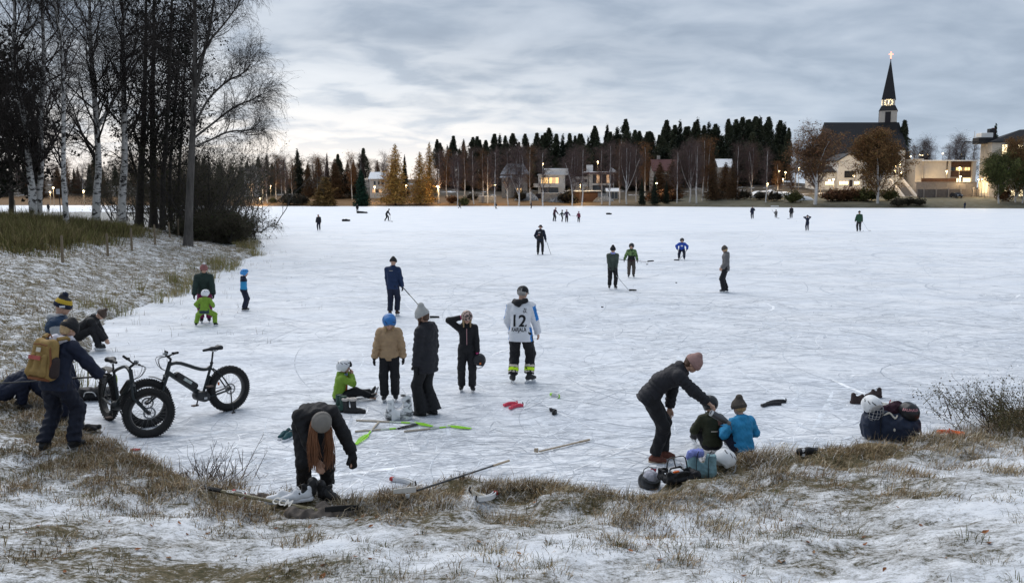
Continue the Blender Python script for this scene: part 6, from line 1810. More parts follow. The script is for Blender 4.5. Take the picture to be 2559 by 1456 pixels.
# -- woman bending towards the camera over her skates
p = Person('woman with long auburn hair bending down to tie her skate by the bank', at(792, 1244), 204, 1.70, hip=(.05, -.06, .90), lean=74, bend=2, fl=(-.13, .02, .10), fr=(.15, -.02, .10), hl=(-.40, .50, .46), hr=(-.04, .60, .24), el=(-1, .2, .3), er=(.8, .4, .5), tl=10, tr=-6, head=(96, 4), h=.011, kl=(-.1, 1, 0), kr=(.1, 1, 0), seed=9)
hh = {1: (nrm((-.25, .25, -.95)), nrm((-.2, -.95, -.2)), nrm((-.9, .2, .3)), .22), -1: (nrm((-.05, .15, -1)), nrm((.6, -.7, 0)), nrm((.6, .4, -.2)), .2)}
p.body(hands=hh, fine=.0075); p.jacket(C_BLACK2, .034, .02, wr=.007, wl=.14, hood=None, ae=.03, cuff=-.02); p.trousers(C_BLACK, .03, .007, .09, .0)
m_, t_, b_ = newmat('striped_sock'); tc_ = t_.n('ShaderNodeTexCoord'); wv = t_.n('ShaderNodeTexWave', wave_type='BANDS', bands_direction='Z'); wv.inputs['Scale'].default_value = 14; wv.inputs['Distortion'].default_value = 2.5; t_.l(tc_.outputs['Object'], wv.inputs['Vector'])
t_.l(t_.ramp(wv.outputs[0], [(.45, (.02, .02, .022)), (.55, (.62, .62, .60))]), b_.inputs['Base Color']); SOCK = m_
for g in (-1, 1):
    d = nrm(p.kne[g] - p.ank[g]); soft_obj('sock', Soft([([cap(p.ank[g] + d * .02, p.ank[g] + d * .2, .046, .055)], [])]), .010, SOCK, p.o)
p.shoes('boot', LEATHER); p.hat(C_WARM, 'beanie', .0, tilt=-8); p.gloves(C_BLACK, True, hands=hh, side=(-1,))
def strands(P_, key, n, L, seed, spread=.10, x0=.0):
    """Long loose hair falling straight down on both sides of a bowed head."""
    rg = np.random.default_rng(seed)
    M, c, k = P_.Rh, P_.hd, P_.hs
    sd = np.where(rg.random(n) < .5, -1, 1)
    s0 = c + (np.stack([sd * rg.uniform(.045, .098, n), rg.uniform(-.02, .06, n), rg.uniform(-.06, .04, n)], 1) * k) @ M.T
    ln = L * rg.uniform(.55, 1.05, n)
    t = np.linspace(0, 1, 7)
    sw = rg.normal(0, .03, (n, 2)); 
    P = s0[:, None] + np.stack([np.outer(np.sign(s0[:, 0] - c[0]) * .02, t * (1 - t) * 4) + np.outer(sw[:, 0] - sd * 0, t), np.outer(sw[:, 1] + .02, t) , -np.outer(ln, t)], -1)
    P += np.sin(t * 7 + rg.random((n, 1)) * 6)[:, :, None] * np.array((.006, .006, 0))
    Rd = np.full((n, 7), .0042) * np.linspace(1, .4, 7) * rg.uniform(.6, 1.6, (n, 1))
    v, f = tubes(P, Rd, 4)
    return obj('long_hair', mesh_np('long_hair', v, f, HAIR[key], smooth=True), P_.o)
strands(p, 'auburn', 330, .52, 4)
BENT = p
# -- woman pouring from a flask
p = Person('woman in dark puffer jacket and pink beanie bending to pour from a flask', at(1640, 1149), -96, 1.70, hip=(0, -.10, .90), lean=58, fl=(-.10, .10, .09), fr=(.10, -.03, .09), hr=(.12, .86, .67), hl=(-.22, .16, .52), er=(.4, 0, -1), el=(-.3, -1, .0), tl=4, tr=-8, head=(38, -6), h=.011, seed=10)
hh = {1: (nrm((.05, .75, -.55)), nrm((0, -.5, -.8)), nrm((-1, .1, 0)), .75)}
p.body(hands=hh, fine=.0075); p.jacket(C_CHAR, .034, .12, quilt=.006, pitch=.062, wr=.003, hood='down', ae=.03, cuff=-.015); p.trousers(C_BLACK, .024, .008, .02, .004); p.shoes('shoe', SHOE_RED)
p.hat(C_DPINK, 'beanie', .035, tilt=-14); p.hair('brown', .04, 0, 0)
POUR = p
# -- seated child in olive jacket
zb = .06
p = Person('seated child in dark olive jacket and black helmet below the pouring woman', at(1778, 1120, zb), 8, 1.18, hip=(0, 0, .12), lean=10, fl=(-.14, .62, .10), fr=(.14, .62, .10), hl=(-.25, .35, .32), hr=(.22, .36, .34), kl=(-.3, 0, 1), kr=(.3, 0, 1), head=(14, -4), hs=1.28, h=.013, wd=1.1, seed=11)
p.body(); p.jacket(C_OLIVE, .045, .06, wr=.006, hood='down', ae=.036); p.trousers(C_BLACK, .035, .006, .0); p.shoes('skate'); p.hat(H_BLACK, 'helmet', tilt=0)
MB().box(p.bel + p.R @ v3(0, -.158, .02), (.13, .008, .022)).obj('reflective_strip', C_REFL, p.o)
# -- seated child in blue hoodie
p = Person('seated child in bright blue hooded jacket and brown grey beanie holding a cup', at(1856, 1134, zb), 22, 1.24, hip=(0, 0, .13), lean=8, fl=(-.16, .6, .10), fr=(.12, .62, .10), hl=(-.20, .34, .44), hr=(.24, .30, .32), kl=(-.3, 0, 1), kr=(.3, 0, 1), head=(10, 8), hs=1.24, h=.012, wd=1.15, seed=12)
p.body(); p.jacket([C_SKY, cloth('grey_blue_lining', (.20, .30, .38))], .050, .05, wr=.008, wl=.14, hood='down', ae=.040); p.trousers(C_NAVY, .04, .006, .0); p.shoes('skate'); p.hat(C_TAUPE, 'beanie', .06, tilt=-8); p.hair('blond', .02, 0, .0)
CUPK = p
# -- child sitting on the ice eating
p = Person('child in lime jacket and white helmet sitting on ice, hands at mouth', at(852, 1001), -72, 1.20, hip=(0, -.05, .11), lean=10, fl=(-.22, .86, .13), fr=(.14, .72, .11), hl=(-.06, .25, .66), hr=(.10, .27, .64), el=(-1, .25, -.7), er=(1, .25, -.8), kl=(-.2, .2, 1), kr=(.3, .2, 1), tl=-10, tr=-35, head=(8, -14), hs=1.26, h=.012, wd=1.1, seed=13, pl=((-.15, .35, .9), (0, -.95, .3)), pr=((.75, .3, .5), (0, -.9, .4)))
hh = {g: (nrm((-g * .35, .25, .9)), nrm((-g * .6, -.7, 0)), nrm((-g * .4, .3, .6)), .7) for g in (-1, 1)}
p.body(hands=hh); p.jacket(C_LIME, .045, .02, wr=.007, hood='down', ae=.036); p.trousers(C_BLACK, .03, .007, .02); p.shoes('skate', LEATHER); p.hat(H_WHITE, 'helmet', tilt=4)
soft_obj('scarf', Soft([([cap(p.nek + v3(-.07, .03, -.01), p.nek + v3(0, .085, -.01), .035), cap(p.nek + v3(.07, .03, -.01), p.nek + v3(0, .085, -.01), .035)], [])]), .011, cloth('pale_blue', (.25, .38, .60)), p.o)
soft_obj('front_panel', Soft([([cap(p.che + v3(.05, .11, .06), p.bel + v3(.03, .13, -.10), .05, .06)], [])]), .011, C_MINT, p.o)
soft_obj('liner', Soft([([cap(p.hd + p.Rh @ (v3(0, .03, .05) * p.hs), p.hd + p.Rh @ (v3(0, .05, .055) * p.hs), .092 * p.hs)], [(p.hd + p.Rh @ (v3(0, 0, .03) * p.hs), p.Rh @ v3(0, 0, -1))])]), .011, C_BLACK, p.o)

# -- left cluster
pb = GT(152, 1116)
p = Person('person in navy with black beanie and pale hood standing on grassy bank', pb, -14, 1.70, hip=(0, -.02, .88), lean=13, bend=5, fl=(-.16, -.12, .09), fr=(.16, .05, .09), hl=(-.30, .20, .95), hr=(.34, .46, .83), er=(1, -.3, -.4), tl=14, tr=-18, head=(24, -22), h=.011, seed=14, wd=1.0)
p.body(); p.jacket(C_NAVY, .040, .10, wr=.007, wl=.15, ae=.038); p.trousers(cloth('dark_navy', (.009, .012, .024)), .032, .010, -.02, .01, wl=.16); p.shoes('boot'); p.hat(C_BLACK, 'beanie', .02); p.hair('blond', .05, 0, .03); p.gloves(LEATHER)
hc = [cap(p.nek + p.R @ v3(*a), p.nek + p.R @ v3(*b_), r) for a, b_, r in (((-.12, -.02, .0), (0, -.125, .0), .048), ((0, -.125, .0), (.12, -.02, .0), .048), ((-.11, 0, .01), (-.07, .09, -.01), .042), ((.11, 0, .01), (.07, .09, -.01), .042), ((-.05, -.12, -.02), (.05, -.12, -.02), .05))]
soft_obj('hood', Soft([(hc, [])], .04, wr=.009, wl=.09), p.h, C_HOODIE, p.o)
BK = p
# the yellow backpack rides on the wearer but is a thing of its own
PACK = pm('mustard_canvas', (.29, .185, .06), .8, .2, 12, .3, 120); PACKB = pm('brown_canvas', (.20, .075, .03), .8, .2, 20); PACKD = pm('dark_brown_mesh', (.035, .022, .02), .8, .3, 60)
bo = thing('backpack', 'mustard yellow backpack with brown trim on the back of the person by the bikes', 'backpack', (0, 0, 0))
Mw = np.array(p.o.matrix_basis)
def pk(x, y, z): return p.world(p.bel + p.R @ v3(x * 1.18 - .03, y * 1.05 - .035, z * 1.15 + .04))
def wcap(a, b_, r, rb=None): return cap(pk(*a), pk(*b_), r, rb)
soft_obj('pack_body', Soft([([wcap((-.10, -.17, -.12), (.10, -.17, -.12), .085), wcap((-.10, -.17, -.12), (-.08, -.17, .20), .09, .075), wcap((.10, -.17, -.12), (.08, -.17, .20), .09, .075), wcap((0, -.19, -.1), (0, -.18, .18), .10, .08)], [])], .04, wr=.004), .011, PACK, bo)
soft_obj('front_pocket', Soft([([wcap((-.09, -.265, -.12), (.09, -.265, -.12), .045), wcap((-.09, -.265, -.12), (-.075, -.26, .06), .045, .035), wcap((.09, -.265, -.12), (.075, -.26, .06), .045, .035), wcap((0, -.27, -.1), (0, -.262, .05), .05, .04)], [])], .03), .010, PACK, bo)
soft_obj('side_pocket', Soft([([wcap((.165, -.17, -.12), (.16, -.17, .04), .055, .04), wcap((.165, -.20, -.12), (.16, -.20, .02), .05, .04)], [])], .03), .010, PACKD, bo)
def wpath(L, r, nm, mt, n=6): MB().tube([pk(*q) for q in L], r, n).obj(nm, mt, bo, smooth=True)
wpath([(-.13, -.20, -.19), (-.06, -.285, -.185), (.06, -.285, -.185), (.14, -.2, -.19)], .02, 'base_trim', PACKB)
wpath([(-.085, -.275, .19), (0, -.287, .2), (.085, -.275, .19)], .008, 'zip_line', PACKB); wpath([(.13, -.23, -.14), (.15, -.24, .0), (.11, -.24, .14), (.08, -.2, .25)], .012, 'side_piping', PACKB)
wpath([(.09, -.13, .27), (.13, -.03, .30), (.14, .06, .26), (.14, .10, .14)], .026, 'shoulder_strap', PACK); wpath([(-.09, -.13, .27), (-.13, -.03, .30), (-.14, .06, .26)], .026, 'shoulder_strap', PACK); wpath([(-.03, -.14, .28), (0, -.15, .32), (.03, -.14, .28)], .009, 'carry_loop', PACKB)
Mr = np.array(p.o.matrix_basis.to_3x3().normalized()) @ p.R
MB().box(pk(-.01, -.322, .045), (.17, .012, .05), rot=Mr).obj('label_patch', pm('red_patch', (.42, .10, .08), .8, .2, 30), bo)
MB().box(pk(0, -.292, .135), (.062, .008, .055), rot=Mr).obj('logo_patch', pm('pale_patch', (.60, .55, .45), .8, .1), bo)
h_ = p.world(p.wr[1] + v3(0, .03, -.03)); l_ = AT(-40, 960, h_[1] + .1)
stick('hockey_stick', 'black hockey stick held level across the back of the backpack wearer', h_ + (h_ - l_) * .05, l_, (-.6, .3, 0), (STK_B, STK_B, TAPE_B))

pz = AT(124, HZN, 12.5); z_ = hz(pz[0], 12.5)
p = Person('person in blue quilted vest and striped bobble hat facing the lake', (pz[0], 12.5, z_), -72, 1.84, **feet(False, .1), hl=(-.22, .18, .95), hr=(.22, .24, .98), er=(.4, -1, -.2), head=(14, -6), h=.012, seed=15, wd=1.12)
p.body(); p.jacket(C_LGREY, .020, .06, wr=.005, ae=.026, name='hoodie', hood='down'); p.jacket(cloth('blue_vest', (.018, .042, .085)), .052, .08, quilt=.008, pitch=.075, arms=False, collar=False, name='vest'); p.trousers(C_NAVY, .03)
p.shoes('boot'); p.hat(C_NAVY, 'beanie', .04, pom=C_NAVY, bands=[(.05, .105, C_YEL), (.105, .2, C_CHAR)], tilt=-6); p.gloves(LEATHER)
MB().box(p.hd + p.Rh @ v3(.112, .02, .012), (.006, .07, .026)).obj('hat_badge', C_WHITE, p.o)
pc = G(205, 878)
p = Person('person in black hooded jacket crouched at the ice edge over skates', (pc[0], pc[1], .05), -78, 1.6, hip=(0, -.05, .36), lean=52, fl=(-.12, .34, .12), fr=(.12, .42, .12), hl=(-.12, .52, .22), hr=(.12, .56, .24), kl=(-.3, .5, 1), kr=(.3, .5, 1), head=(40, 0), h=.016, seed=16)
p.body(); p.jacket(C_BLACK, .05, .05, wr=.006, hood='down', ae=.04); p.trousers(C_BLACK2, .03); p.shoes('skate', lace=True); p.hat(C_BRN, 'beanie', .02, pom=C_BRN)
h_ = at(213, 846) + v3(0, 0, .1)
stick('hockey_stick', 'worn brown hockey stick leaning up over the person crouched at the ice edge', AT(248, 768, h_[1] - .2), AT(203, 842, h_[1] - .9), (-1, .1, 0), (pm('brown_print_shaft', (.10, .045, .04), .5, .6, 8), STK_S, TAPE_B))
pc = GT(52, 1018)
p = Person('person in dark navy crouching on the grass at the left edge, hand on the ground', pc, -70, 1.55, hip=(0, -.22, .30), lean=66, fl=(-.14, -.05, .09), fr=(.14, .05, .09), hr=(.10, .52, .08), hl=(-.16, .45, .12), kl=(-.4, .9, .5), kr=(.4, .9, .5), head=(52, 0), h=.012, seed=17)
p.body(); p.jacket(C_NAVY, .045, .06, wr=.007, hood='down', ae=.036); p.trousers(C_NAVY, .03); p.shoes('boot'); p.hat(C_BLACK, 'beanie', .02)

# -- woman holding the small child, and the boy in blue
p = Person('woman in dark green jacket and rose beanie skating behind a small child', at(514, 806), 196, 1.62, hip=(0, -.03, .90), lean=12, fl=(-.10, 0, .147), fr=(.10, 0, .147), hl=(-.27, .30, .86), hr=(.27, .30, .86), head=(8, 24), h=.018, seed=18)
p.body(); p.jacket(C_DGREEN, .045, .12, wr=.007, hood='down', ae=.036, hoodmat=None); p.trousers(C_MAG, .03, .008); p.shoes('skate'); p.hat(C_RUSTH, 'beanie', .03, pom=cloth('white_fluff', (.7, .68, .68))); p.hair('brown', .05, 0, .06); p.gloves(C_BLACK)
p = Person('small child in lime green suit and white helmet skating with legs apart', at(514, 815), 4, 1.02, hip=(0, -.06, .74), lean=14, fl=(-.42, 0, .147), fr=(.42, .02, .147), hl=(-.34, .12, .90), hr=(.34, .14, .92), kl=(-.6, 1, 0), kr=(.6, 1, 0), tl=35, tr=-40, head=(6, -30), hs=1.34, h=.016, wd=1.25, seed=19)
p.body()
def seat_paint(P, mi): 
    mi = np.zeros(len(P), int); mi[(P[:, 2] < .86) & (P[:, 2] > .60) & (np.abs(P[:, 0]) < .22)] = 1
    return mi
p.jacket(C_LIME, .055, .02, wr=.006, hood='down', ae=.045, name='suit_top'); p.trousers([C_LIME, cloth('slate', (.03, .05, .06))], .05, .008, .0, paint=seat_paint, name='suit_legs'); p.shoes('skate'); p.hat(H_WHITE, 'helmet', tilt=0); p.gloves(cloth('slate', (.03, .05, .06)), True)
p = Person('boy in blue helmet and navy sky blue suit standing sideways on the ice', at(611, 777), -78, 1.16, **feet(True, .08, 0, .05, -.04), hl=(-.24, .05, .84), hr=(.23, .10, .84), head=(8, 0), hs=1.27, h=.017, wd=1.12, seed=20)
p.body()
def side_paint(P, mi):
    mi = np.zeros(len(P), int); mi[(P[:, 2] < 1.36) & (P[:, 2] > 1.02)] = 1
    return mi
p.jacket([C_NAVY, C_SKY], .045, .06, wr=.006, hood='down', ae=.036, paint=side_paint); p.trousers(C_NAVY, .035, .008); p.shoes('skate'); p.hat(pm('helmet_sky', (.05, .27, .62), .3, .08), 'helmet', tilt=0); p.gloves(C_NAVY)

# -- mid ice
p = Person('boy in dark speckled jacket with black beanie leaning on a long hockey stick', at(1530, 722), 186, 1.50, **feet(True, .13), hr=(.17, .24, .92), hl=(-.10, .20, .86), er=(1, -.4, -.3), tl=18, tr=-16, head=(4, -8), hs=1.12, h=.02, seed=21, wd=1.12)
p.body(); p.jacket(C_SPECK, .045, .16, wr=.007, hood='down', ae=.036); p.trousers(C_BLACK, .03, .008); p.shoes('skate', lace=True); p.hat(C_BLACK, 'beanie', .05); p.gloves(LEATHER)
soft_obj('neck_warmer', Soft([([cap(p.nek + v3(-.04, .03, 0), p.nek + v3(.04, .03, 0), .07)], [])]), p.h, cloth('pale_violet', (.25, .28, .60)), p.o)
h_ = p.world(p.wr[1] + v3(0, .05, -.04)); q = at(1572, 727)
stick('hockey_stick', 'long hockey stick sloping from the boy in dark jacket to its blade on the ice', h_ + (h_ - q) * .12, q + v3(0, 0, .02), (1, .1, 0), (STK_S, TAPE_B, TAPE_B))
p = Person('boy in leaf patterned green jacket and dark helmet holding a stick level', at(1577, 693), 178, 1.34, **feet(True, .13), hr=(.40, .24, 1.02), hl=(-.32, .26, .92), er=(1, -.2, -.4), el=(-1, -.2, -.4), tl=16, tr=-18, head=(4, -14), hs=1.18, h=.02, seed=22, wd=1.12)
p.body()
def low_paint(P, mi):
    mi = np.zeros(len(P), int); mi[(P[:, 2] < 1.20) & (np.abs(P[:, 0]) < .21)] = 1
    return mi
p.jacket([C_CAMO, C_BLACK], .045, .10, wr=.007, hood='down', ae=.036, paint=low_paint); p.trousers(C_TAUPE, .035, .008); p.shoes('skate', lace=True); p.hat(H_BLACK, 'helmet', tilt=0); p.gloves(C_GREY)
a, b_ = p.world(p.wr[1] + v3(0, .06, -.03)), p.world(p.wr[-1] + v3(0, .06, -.05)); d = nrm(b_ - a)
stick('hockey_stick', 'hockey stick held level by the boy in the leaf patterned jacket', a - d * .30, b_ + d * .42, (.9, .0, .12), (pm('red_black_shaft', (.10, .03, .03), .4, .5, 5), STK_B, STK_B))
o = thing('hockey_puck', 'black puck in the air off the blade of the level held stick', 'puck', AT(1617, 661, 31.5)); MB().lathe([(.001, 0), (.038, 0), (.038, .025), (.001, .025)], 12).obj('puck_body', RUBBER, o)
p = Person('child in royal blue hockey jersey and black helmet skating low', at(1704, 649), 168, 1.22, hip=(.02, -.10, .80), lean=26, fl=(-.18, .10, .147), fr=(.22, -.12, .16), hl=(-.38, .28, .86), hr=(.36, .12, .84), el=(-1, -.3, 0), er=(1, -.4, 0), tl=10, tr=-20, head=(4, 10), hs=1.28, h=.022, seed=23, wd=1.25)
p.body(); p.jacket(C_ROYAL, .055, .06, wr=.006, ae=.05, name='jersey'); p.trousers(C_NAVY, .045, .007); p.shoes('skate'); p.hat(H_BLACK, 'helmet', tilt=0); p.gloves(C_NAVY)
MB().box(p.che + p.R @ v3(0, .168, -.03), (.17, .012, .11), rot=p.R).obj('jersey_crest', C_WHITE, p.o)
h_ = p.world(p.wr[-1] + v3(0, .04, -.04)); q = at(1697, 651)
stick('hockey_stick', 'hockey stick of the child in royal blue jersey', h_ + (h_ - q) * .12, q + v3(0, 0, .02), (-1, .0, 0), (pm('yellow_black_shaft', (.10, .09, .03)), STK_B, TAPE_B))
p = Person('woman in grey quilted jacket and glasses standing sideways on skates', at(1812, 731), 78, 1.60, **feet(True, .08, 0, .06, -.05), hl=(-.20, .14, .98), hr=(.20, .14, .98), el=(-.6, -1, .2), head=(6, 0), h=.018, seed=24, wd=1.1)
p.body(); p.jacket(C_GREY, .040, .12, quilt=.007, pitch=.075, wr=.003, hood='down', ae=.034); p.trousers(C_BLACK, .03, .008, .0, .012); p.shoes('skate', lace=True); p.hat(C_TAUPE, 'beanie', .02); p.hair('blond', .05, .02, .06)
gl = MB()
for sx in (-1, 1): gl.tube([p.hd + p.Rh @ v3(sx * (.034 + .024 * math.cos(t)), .092, .012 + .02 * math.sin(t)) for t in np.linspace(0, 6.28, 12)], .003, 4).tube([p.hd + p.Rh @ v3(sx * .058, .092, .014), p.hd + p.Rh @ v3(sx * .09, .0, .014)], .003, 4)
gl.obj('glasses', BLACKP, p.o)
p = Person('person with black backpack and brimmed hat walking away with a pole', at(1350, 636), -6, 1.70, **feet(False, .13, 0, -.1, .1), hl=(-.26, .20, 1.0), hr=(.32, .14, .86), er=(1, -.3, -.2), head=(8, -10), h=.022, seed=25, wd=1.12)
p.body(); p.jacket(C_NAVY, .04, .08, wr=.006, ae=.034); p.trousers(C_BLACK, .026, .006, .05); p.shoes('boot'); p.hat(C_BLACK, 'bucket'); p.gloves(LEATHER)
bo2 = thing('backpack', 'black backpack on the person in the brimmed hat', 'backpack', (0, 0, 0))
q = lambda x, y, z: p.world(p.bel + p.R @ v3(x, y, z))
soft_obj('pack_body', Soft([([cap(q(-.09, -.2, -.1), q(-.07, -.2, .24), .10, .08), cap(q(.09, -.2, -.1), q(.07, -.2, .24), .10, .08), cap(q(0, -.26, -.1), q(0, -.24, .1), .09)], [])], .05), .022, C_BLACK, bo2)
for x in (-.1, .1): MB().tube([q(x, -.14, .33), q(x, -.02, .36), q(x, .10, .3)], .025, 5).obj('shoulder_strap', C_BLACK, bo2)
MB().box(q(-.03, -.325, .20), (.14, .02, .03)).obj('logo_patch', C_WHITE, bo2); MB().box(q(-.05, -.355, .06), (.10, .02, .05)).obj('pocket_patch', cloth('pale_pink', (.5, .3, .3)), bo2)
a = p.world(p.wr[1] + v3(.03, .02, -.02)); b_ = at(1377, 636)
o = thing('walking_pole', 'thin pole in the right hand of the person in the brimmed hat', 'pole', b_); MB().tube([(0, 0, 0), a - b_ + (a - b_) * .1], .012, 6).obj('pole_shaft', STK_B, o); MB().tube([(a - b_) * .98, (a - b_) * 1.11], .018, 6).obj('pole_grip', RUBBER, o)

# -- far skaters, small in the view
def far_person(label, px, py, yaw, H, jm, tm, hm=None, hatk='beanie', h=.035, sk=True, **kw):
    a = dict(feet(sk, .12)); a.update(kw)
    p = Person(label, at(px, py), yaw, H, h=h, wd=1.1, seed=int(px), group='skaters far out on the ice', **a)
    p.body(); p.jacket(jm, .04, .1, ae=.034); p.trousers(tm, .028); p.shoes('skate' if sk else 'boot'); p.hat(hm or C_BLACK, hatk)
    return p
far_person('far skater in black with pink hat facing the camera, left on the ice', 797, 576, 176, 1.50, C_CHAR, C_NAVY, C_DPINK, hr=(.30, .05, .9), head=(18, 0)).hair('blond', .1, .1)
far_person('far person standing over a sled left of centre', 893, 531, 200, 1.6, C_BLACK, C_BLACK, C_BLACK)
p = far_person('far skater bending over a stick left of centre', 968, 552, -82, 1.68, C_CHAR, C_BLACK, C_BLACK, hip=(0, -.12, .92), lean=32, fl=(-.1, -.35, .147), fr=(.1, .15, .147), hl=(-.1, .42, .82), hr=(.12, .38, .8), head=(20, 0))
h_ = p.world(p.wr[1]); q = at(977, 554); stick('hockey_stick', 'stick of the far skater bending left of centre', h_ + (h_ - q) * .1, q + v3(0, 0, .02), (1, 0, 0), (STK_B, STK_B, TAPE_B), r=.018)
far_person('distant skater striding along the far bank, leftmost of three', 1149, 521, -80, 1.5, C_BLACK, C_BLACK, lean=30, fl=(-.1, -.45, .2), fr=(.1, .3, .147), hip=(0, -.1, .86), hl=(-.5, .2, 1.1))
far_person('distant skater along the far bank, middle of three', 1240, 522, 60, 1.55, C_BLACK, C_BLACK, lean=20, fl=(-.1, -.3, .147), fr=(.1, .2, .147), hip=(0, -.05, .88))
far_person('distant upright skater along the far bank below the grey house', 1327, 521, -70, 1.65, C_NAVY, C_BLACK)
far_person('leaning skater in plum jacket, leftmost of the skating chain', 1385, 553, -60, 1.75, cloth('plum', (.06, .02, .035)), C_BLACK, C_DPINK, lean=14, hr=(.35, .4, .95), fl=(-.26, 0, .147), fr=(.14, .05, .147), head=(20, 0))
far_person('child with green hat, second in the skating chain', 1404, 554, -88, 1.42, C_DGREEN, C_BLACK, C_DGREEN, hl=(-.2, .5, 1.1), hr=(.2, -.4, 1.1), hs=1.15)
far_person('child in purple jacket with pink hat, third in the skating chain', 1416, 556, 178, 1.52, cloth('purple', (.05, .03, .06)), C_BLACK, C_DPINK, hl=(-.55, .1, .95), hr=(.45, .1, 1.0), hs=1.12)
far_person('child in red pink jacket pulled last in the skating chain', 1446, 556, 186, 1.30, cloth('wine', (.16, .03, .06)), C_BLACK, cloth('wine', (.16, .03, .06)), hr=(.4, .25, .95), hs=1.18)
a_, b_ = at(1420, 556) + v3(0, 0, .95), at(1442, 556) + v3(0, 0, .82)
o = thing('tow_rope', 'pale tow rope between the last two children of the skating chain', 'rope', a_); MB().tube([(0, 0, 0), (b_ - a_) * .5 + v3(0, 0, -.06), b_ - a_], .02, 5).obj('rope_line', TAPE_W, o)
far_person('man in dark jacket standing far right, leftmost of a hockey group', 1880, 547, 4, 1.78, C_NAVY, C_NAVY, C_TAUPE, hr=(.24, .3, 1.2))
p = far_person('child in grey jacket crouching over a stick in the far right group', 1939, 545, 160, 1.35, C_GREY, C_BLACK, C_BRN, lean=34, hip=(0, -.1, .82), hl=(-.2, .4, .75), hr=(.28, .2, .85), hs=1.15)
stick('hockey_stick', 'stick of the crouching child in the far right group', AT(1929, 524, p.o.location[1]), at(1943, 546) + v3(0, 0, .02), (1, 0, 0), (STK_B, STK_B, TAPE_B), r=.02)
p = far_person('person in long dark coat facing away in the far right group', 1977, 546, -8, 1.72, C_CHAR, C_BLACK, C_BRN)
stick('hockey_stick', 'stick of the person in the long dark coat', AT(1985, 528, p.o.location[1]), at(1972, 547) + v3(0, 0, .02), (-1, 0, 0), (STK_B, STK_B, TAPE_B), r=.02)
far_person('child in navy suit with both arms raised to the head', 2017, 577, 2, 1.42, C_NAVY, C_NAVY, C_NAVY, h=.028, hl=(-.14, .14, 1.66), hr=(.16, .14, 1.72), el=(-1, .2, .2), er=(1, .2, .2), hs=1.16)
p = far_person('man in green jacket skating away with a stick at the right', 2146, 579, -4, 1.86, cloth('forest', (.022, .065, .035)), C_CHAR, C_BLACK, h=.026, hl=(-.30, .1, .95), hr=(.32, .16, .86))
h_ = p.world(p.wr[1]); q = at(2170, 577); stick('hockey_stick', 'stick of the man in the green jacket', h_ + (h_ - q) * .1, q + v3(0, 0, .02), (1, .2, 0), (STK_S, STK_B, TAPE_W), r=.014)
far_person('lone dark figure by the far right bank', 2411, 521, 10, 1.65, C_NAVY, C_NAVY, C_NAVY, sk=False)
far_person('distant walker on the ice strip beyond the white birches', 121, 530, 0, 1.75, C_CHAR, C_BLACK, C_BLACK, sk=False)
sl = thing('sled', 'dark sled with a person lying on it beside the far standing person', 'sled', at(905, 533), 0)
MB().bevbox((0, 0, .12), (2.0, .5, .14), .04).obj('sled_deck', BLACKP, sl); MB().tube([(-1.0, .2, .02), (.9, .2, .02), (1.1, .2, .14)], .025, 5).tube([(-1.0, -.2, .02), (.9, -.2, .02), (1.1, -.2, .14)], .025, 5).obj('runner', STEEL, sl)
soft_obj('load', Soft([([cap((-.8, 0, .28), (.2, 0, .26), .16, .12), cap((.2, 0, .26), (.9, .1, .24), .09, .06)], [])], .05), .04, C_BLACK, sl)
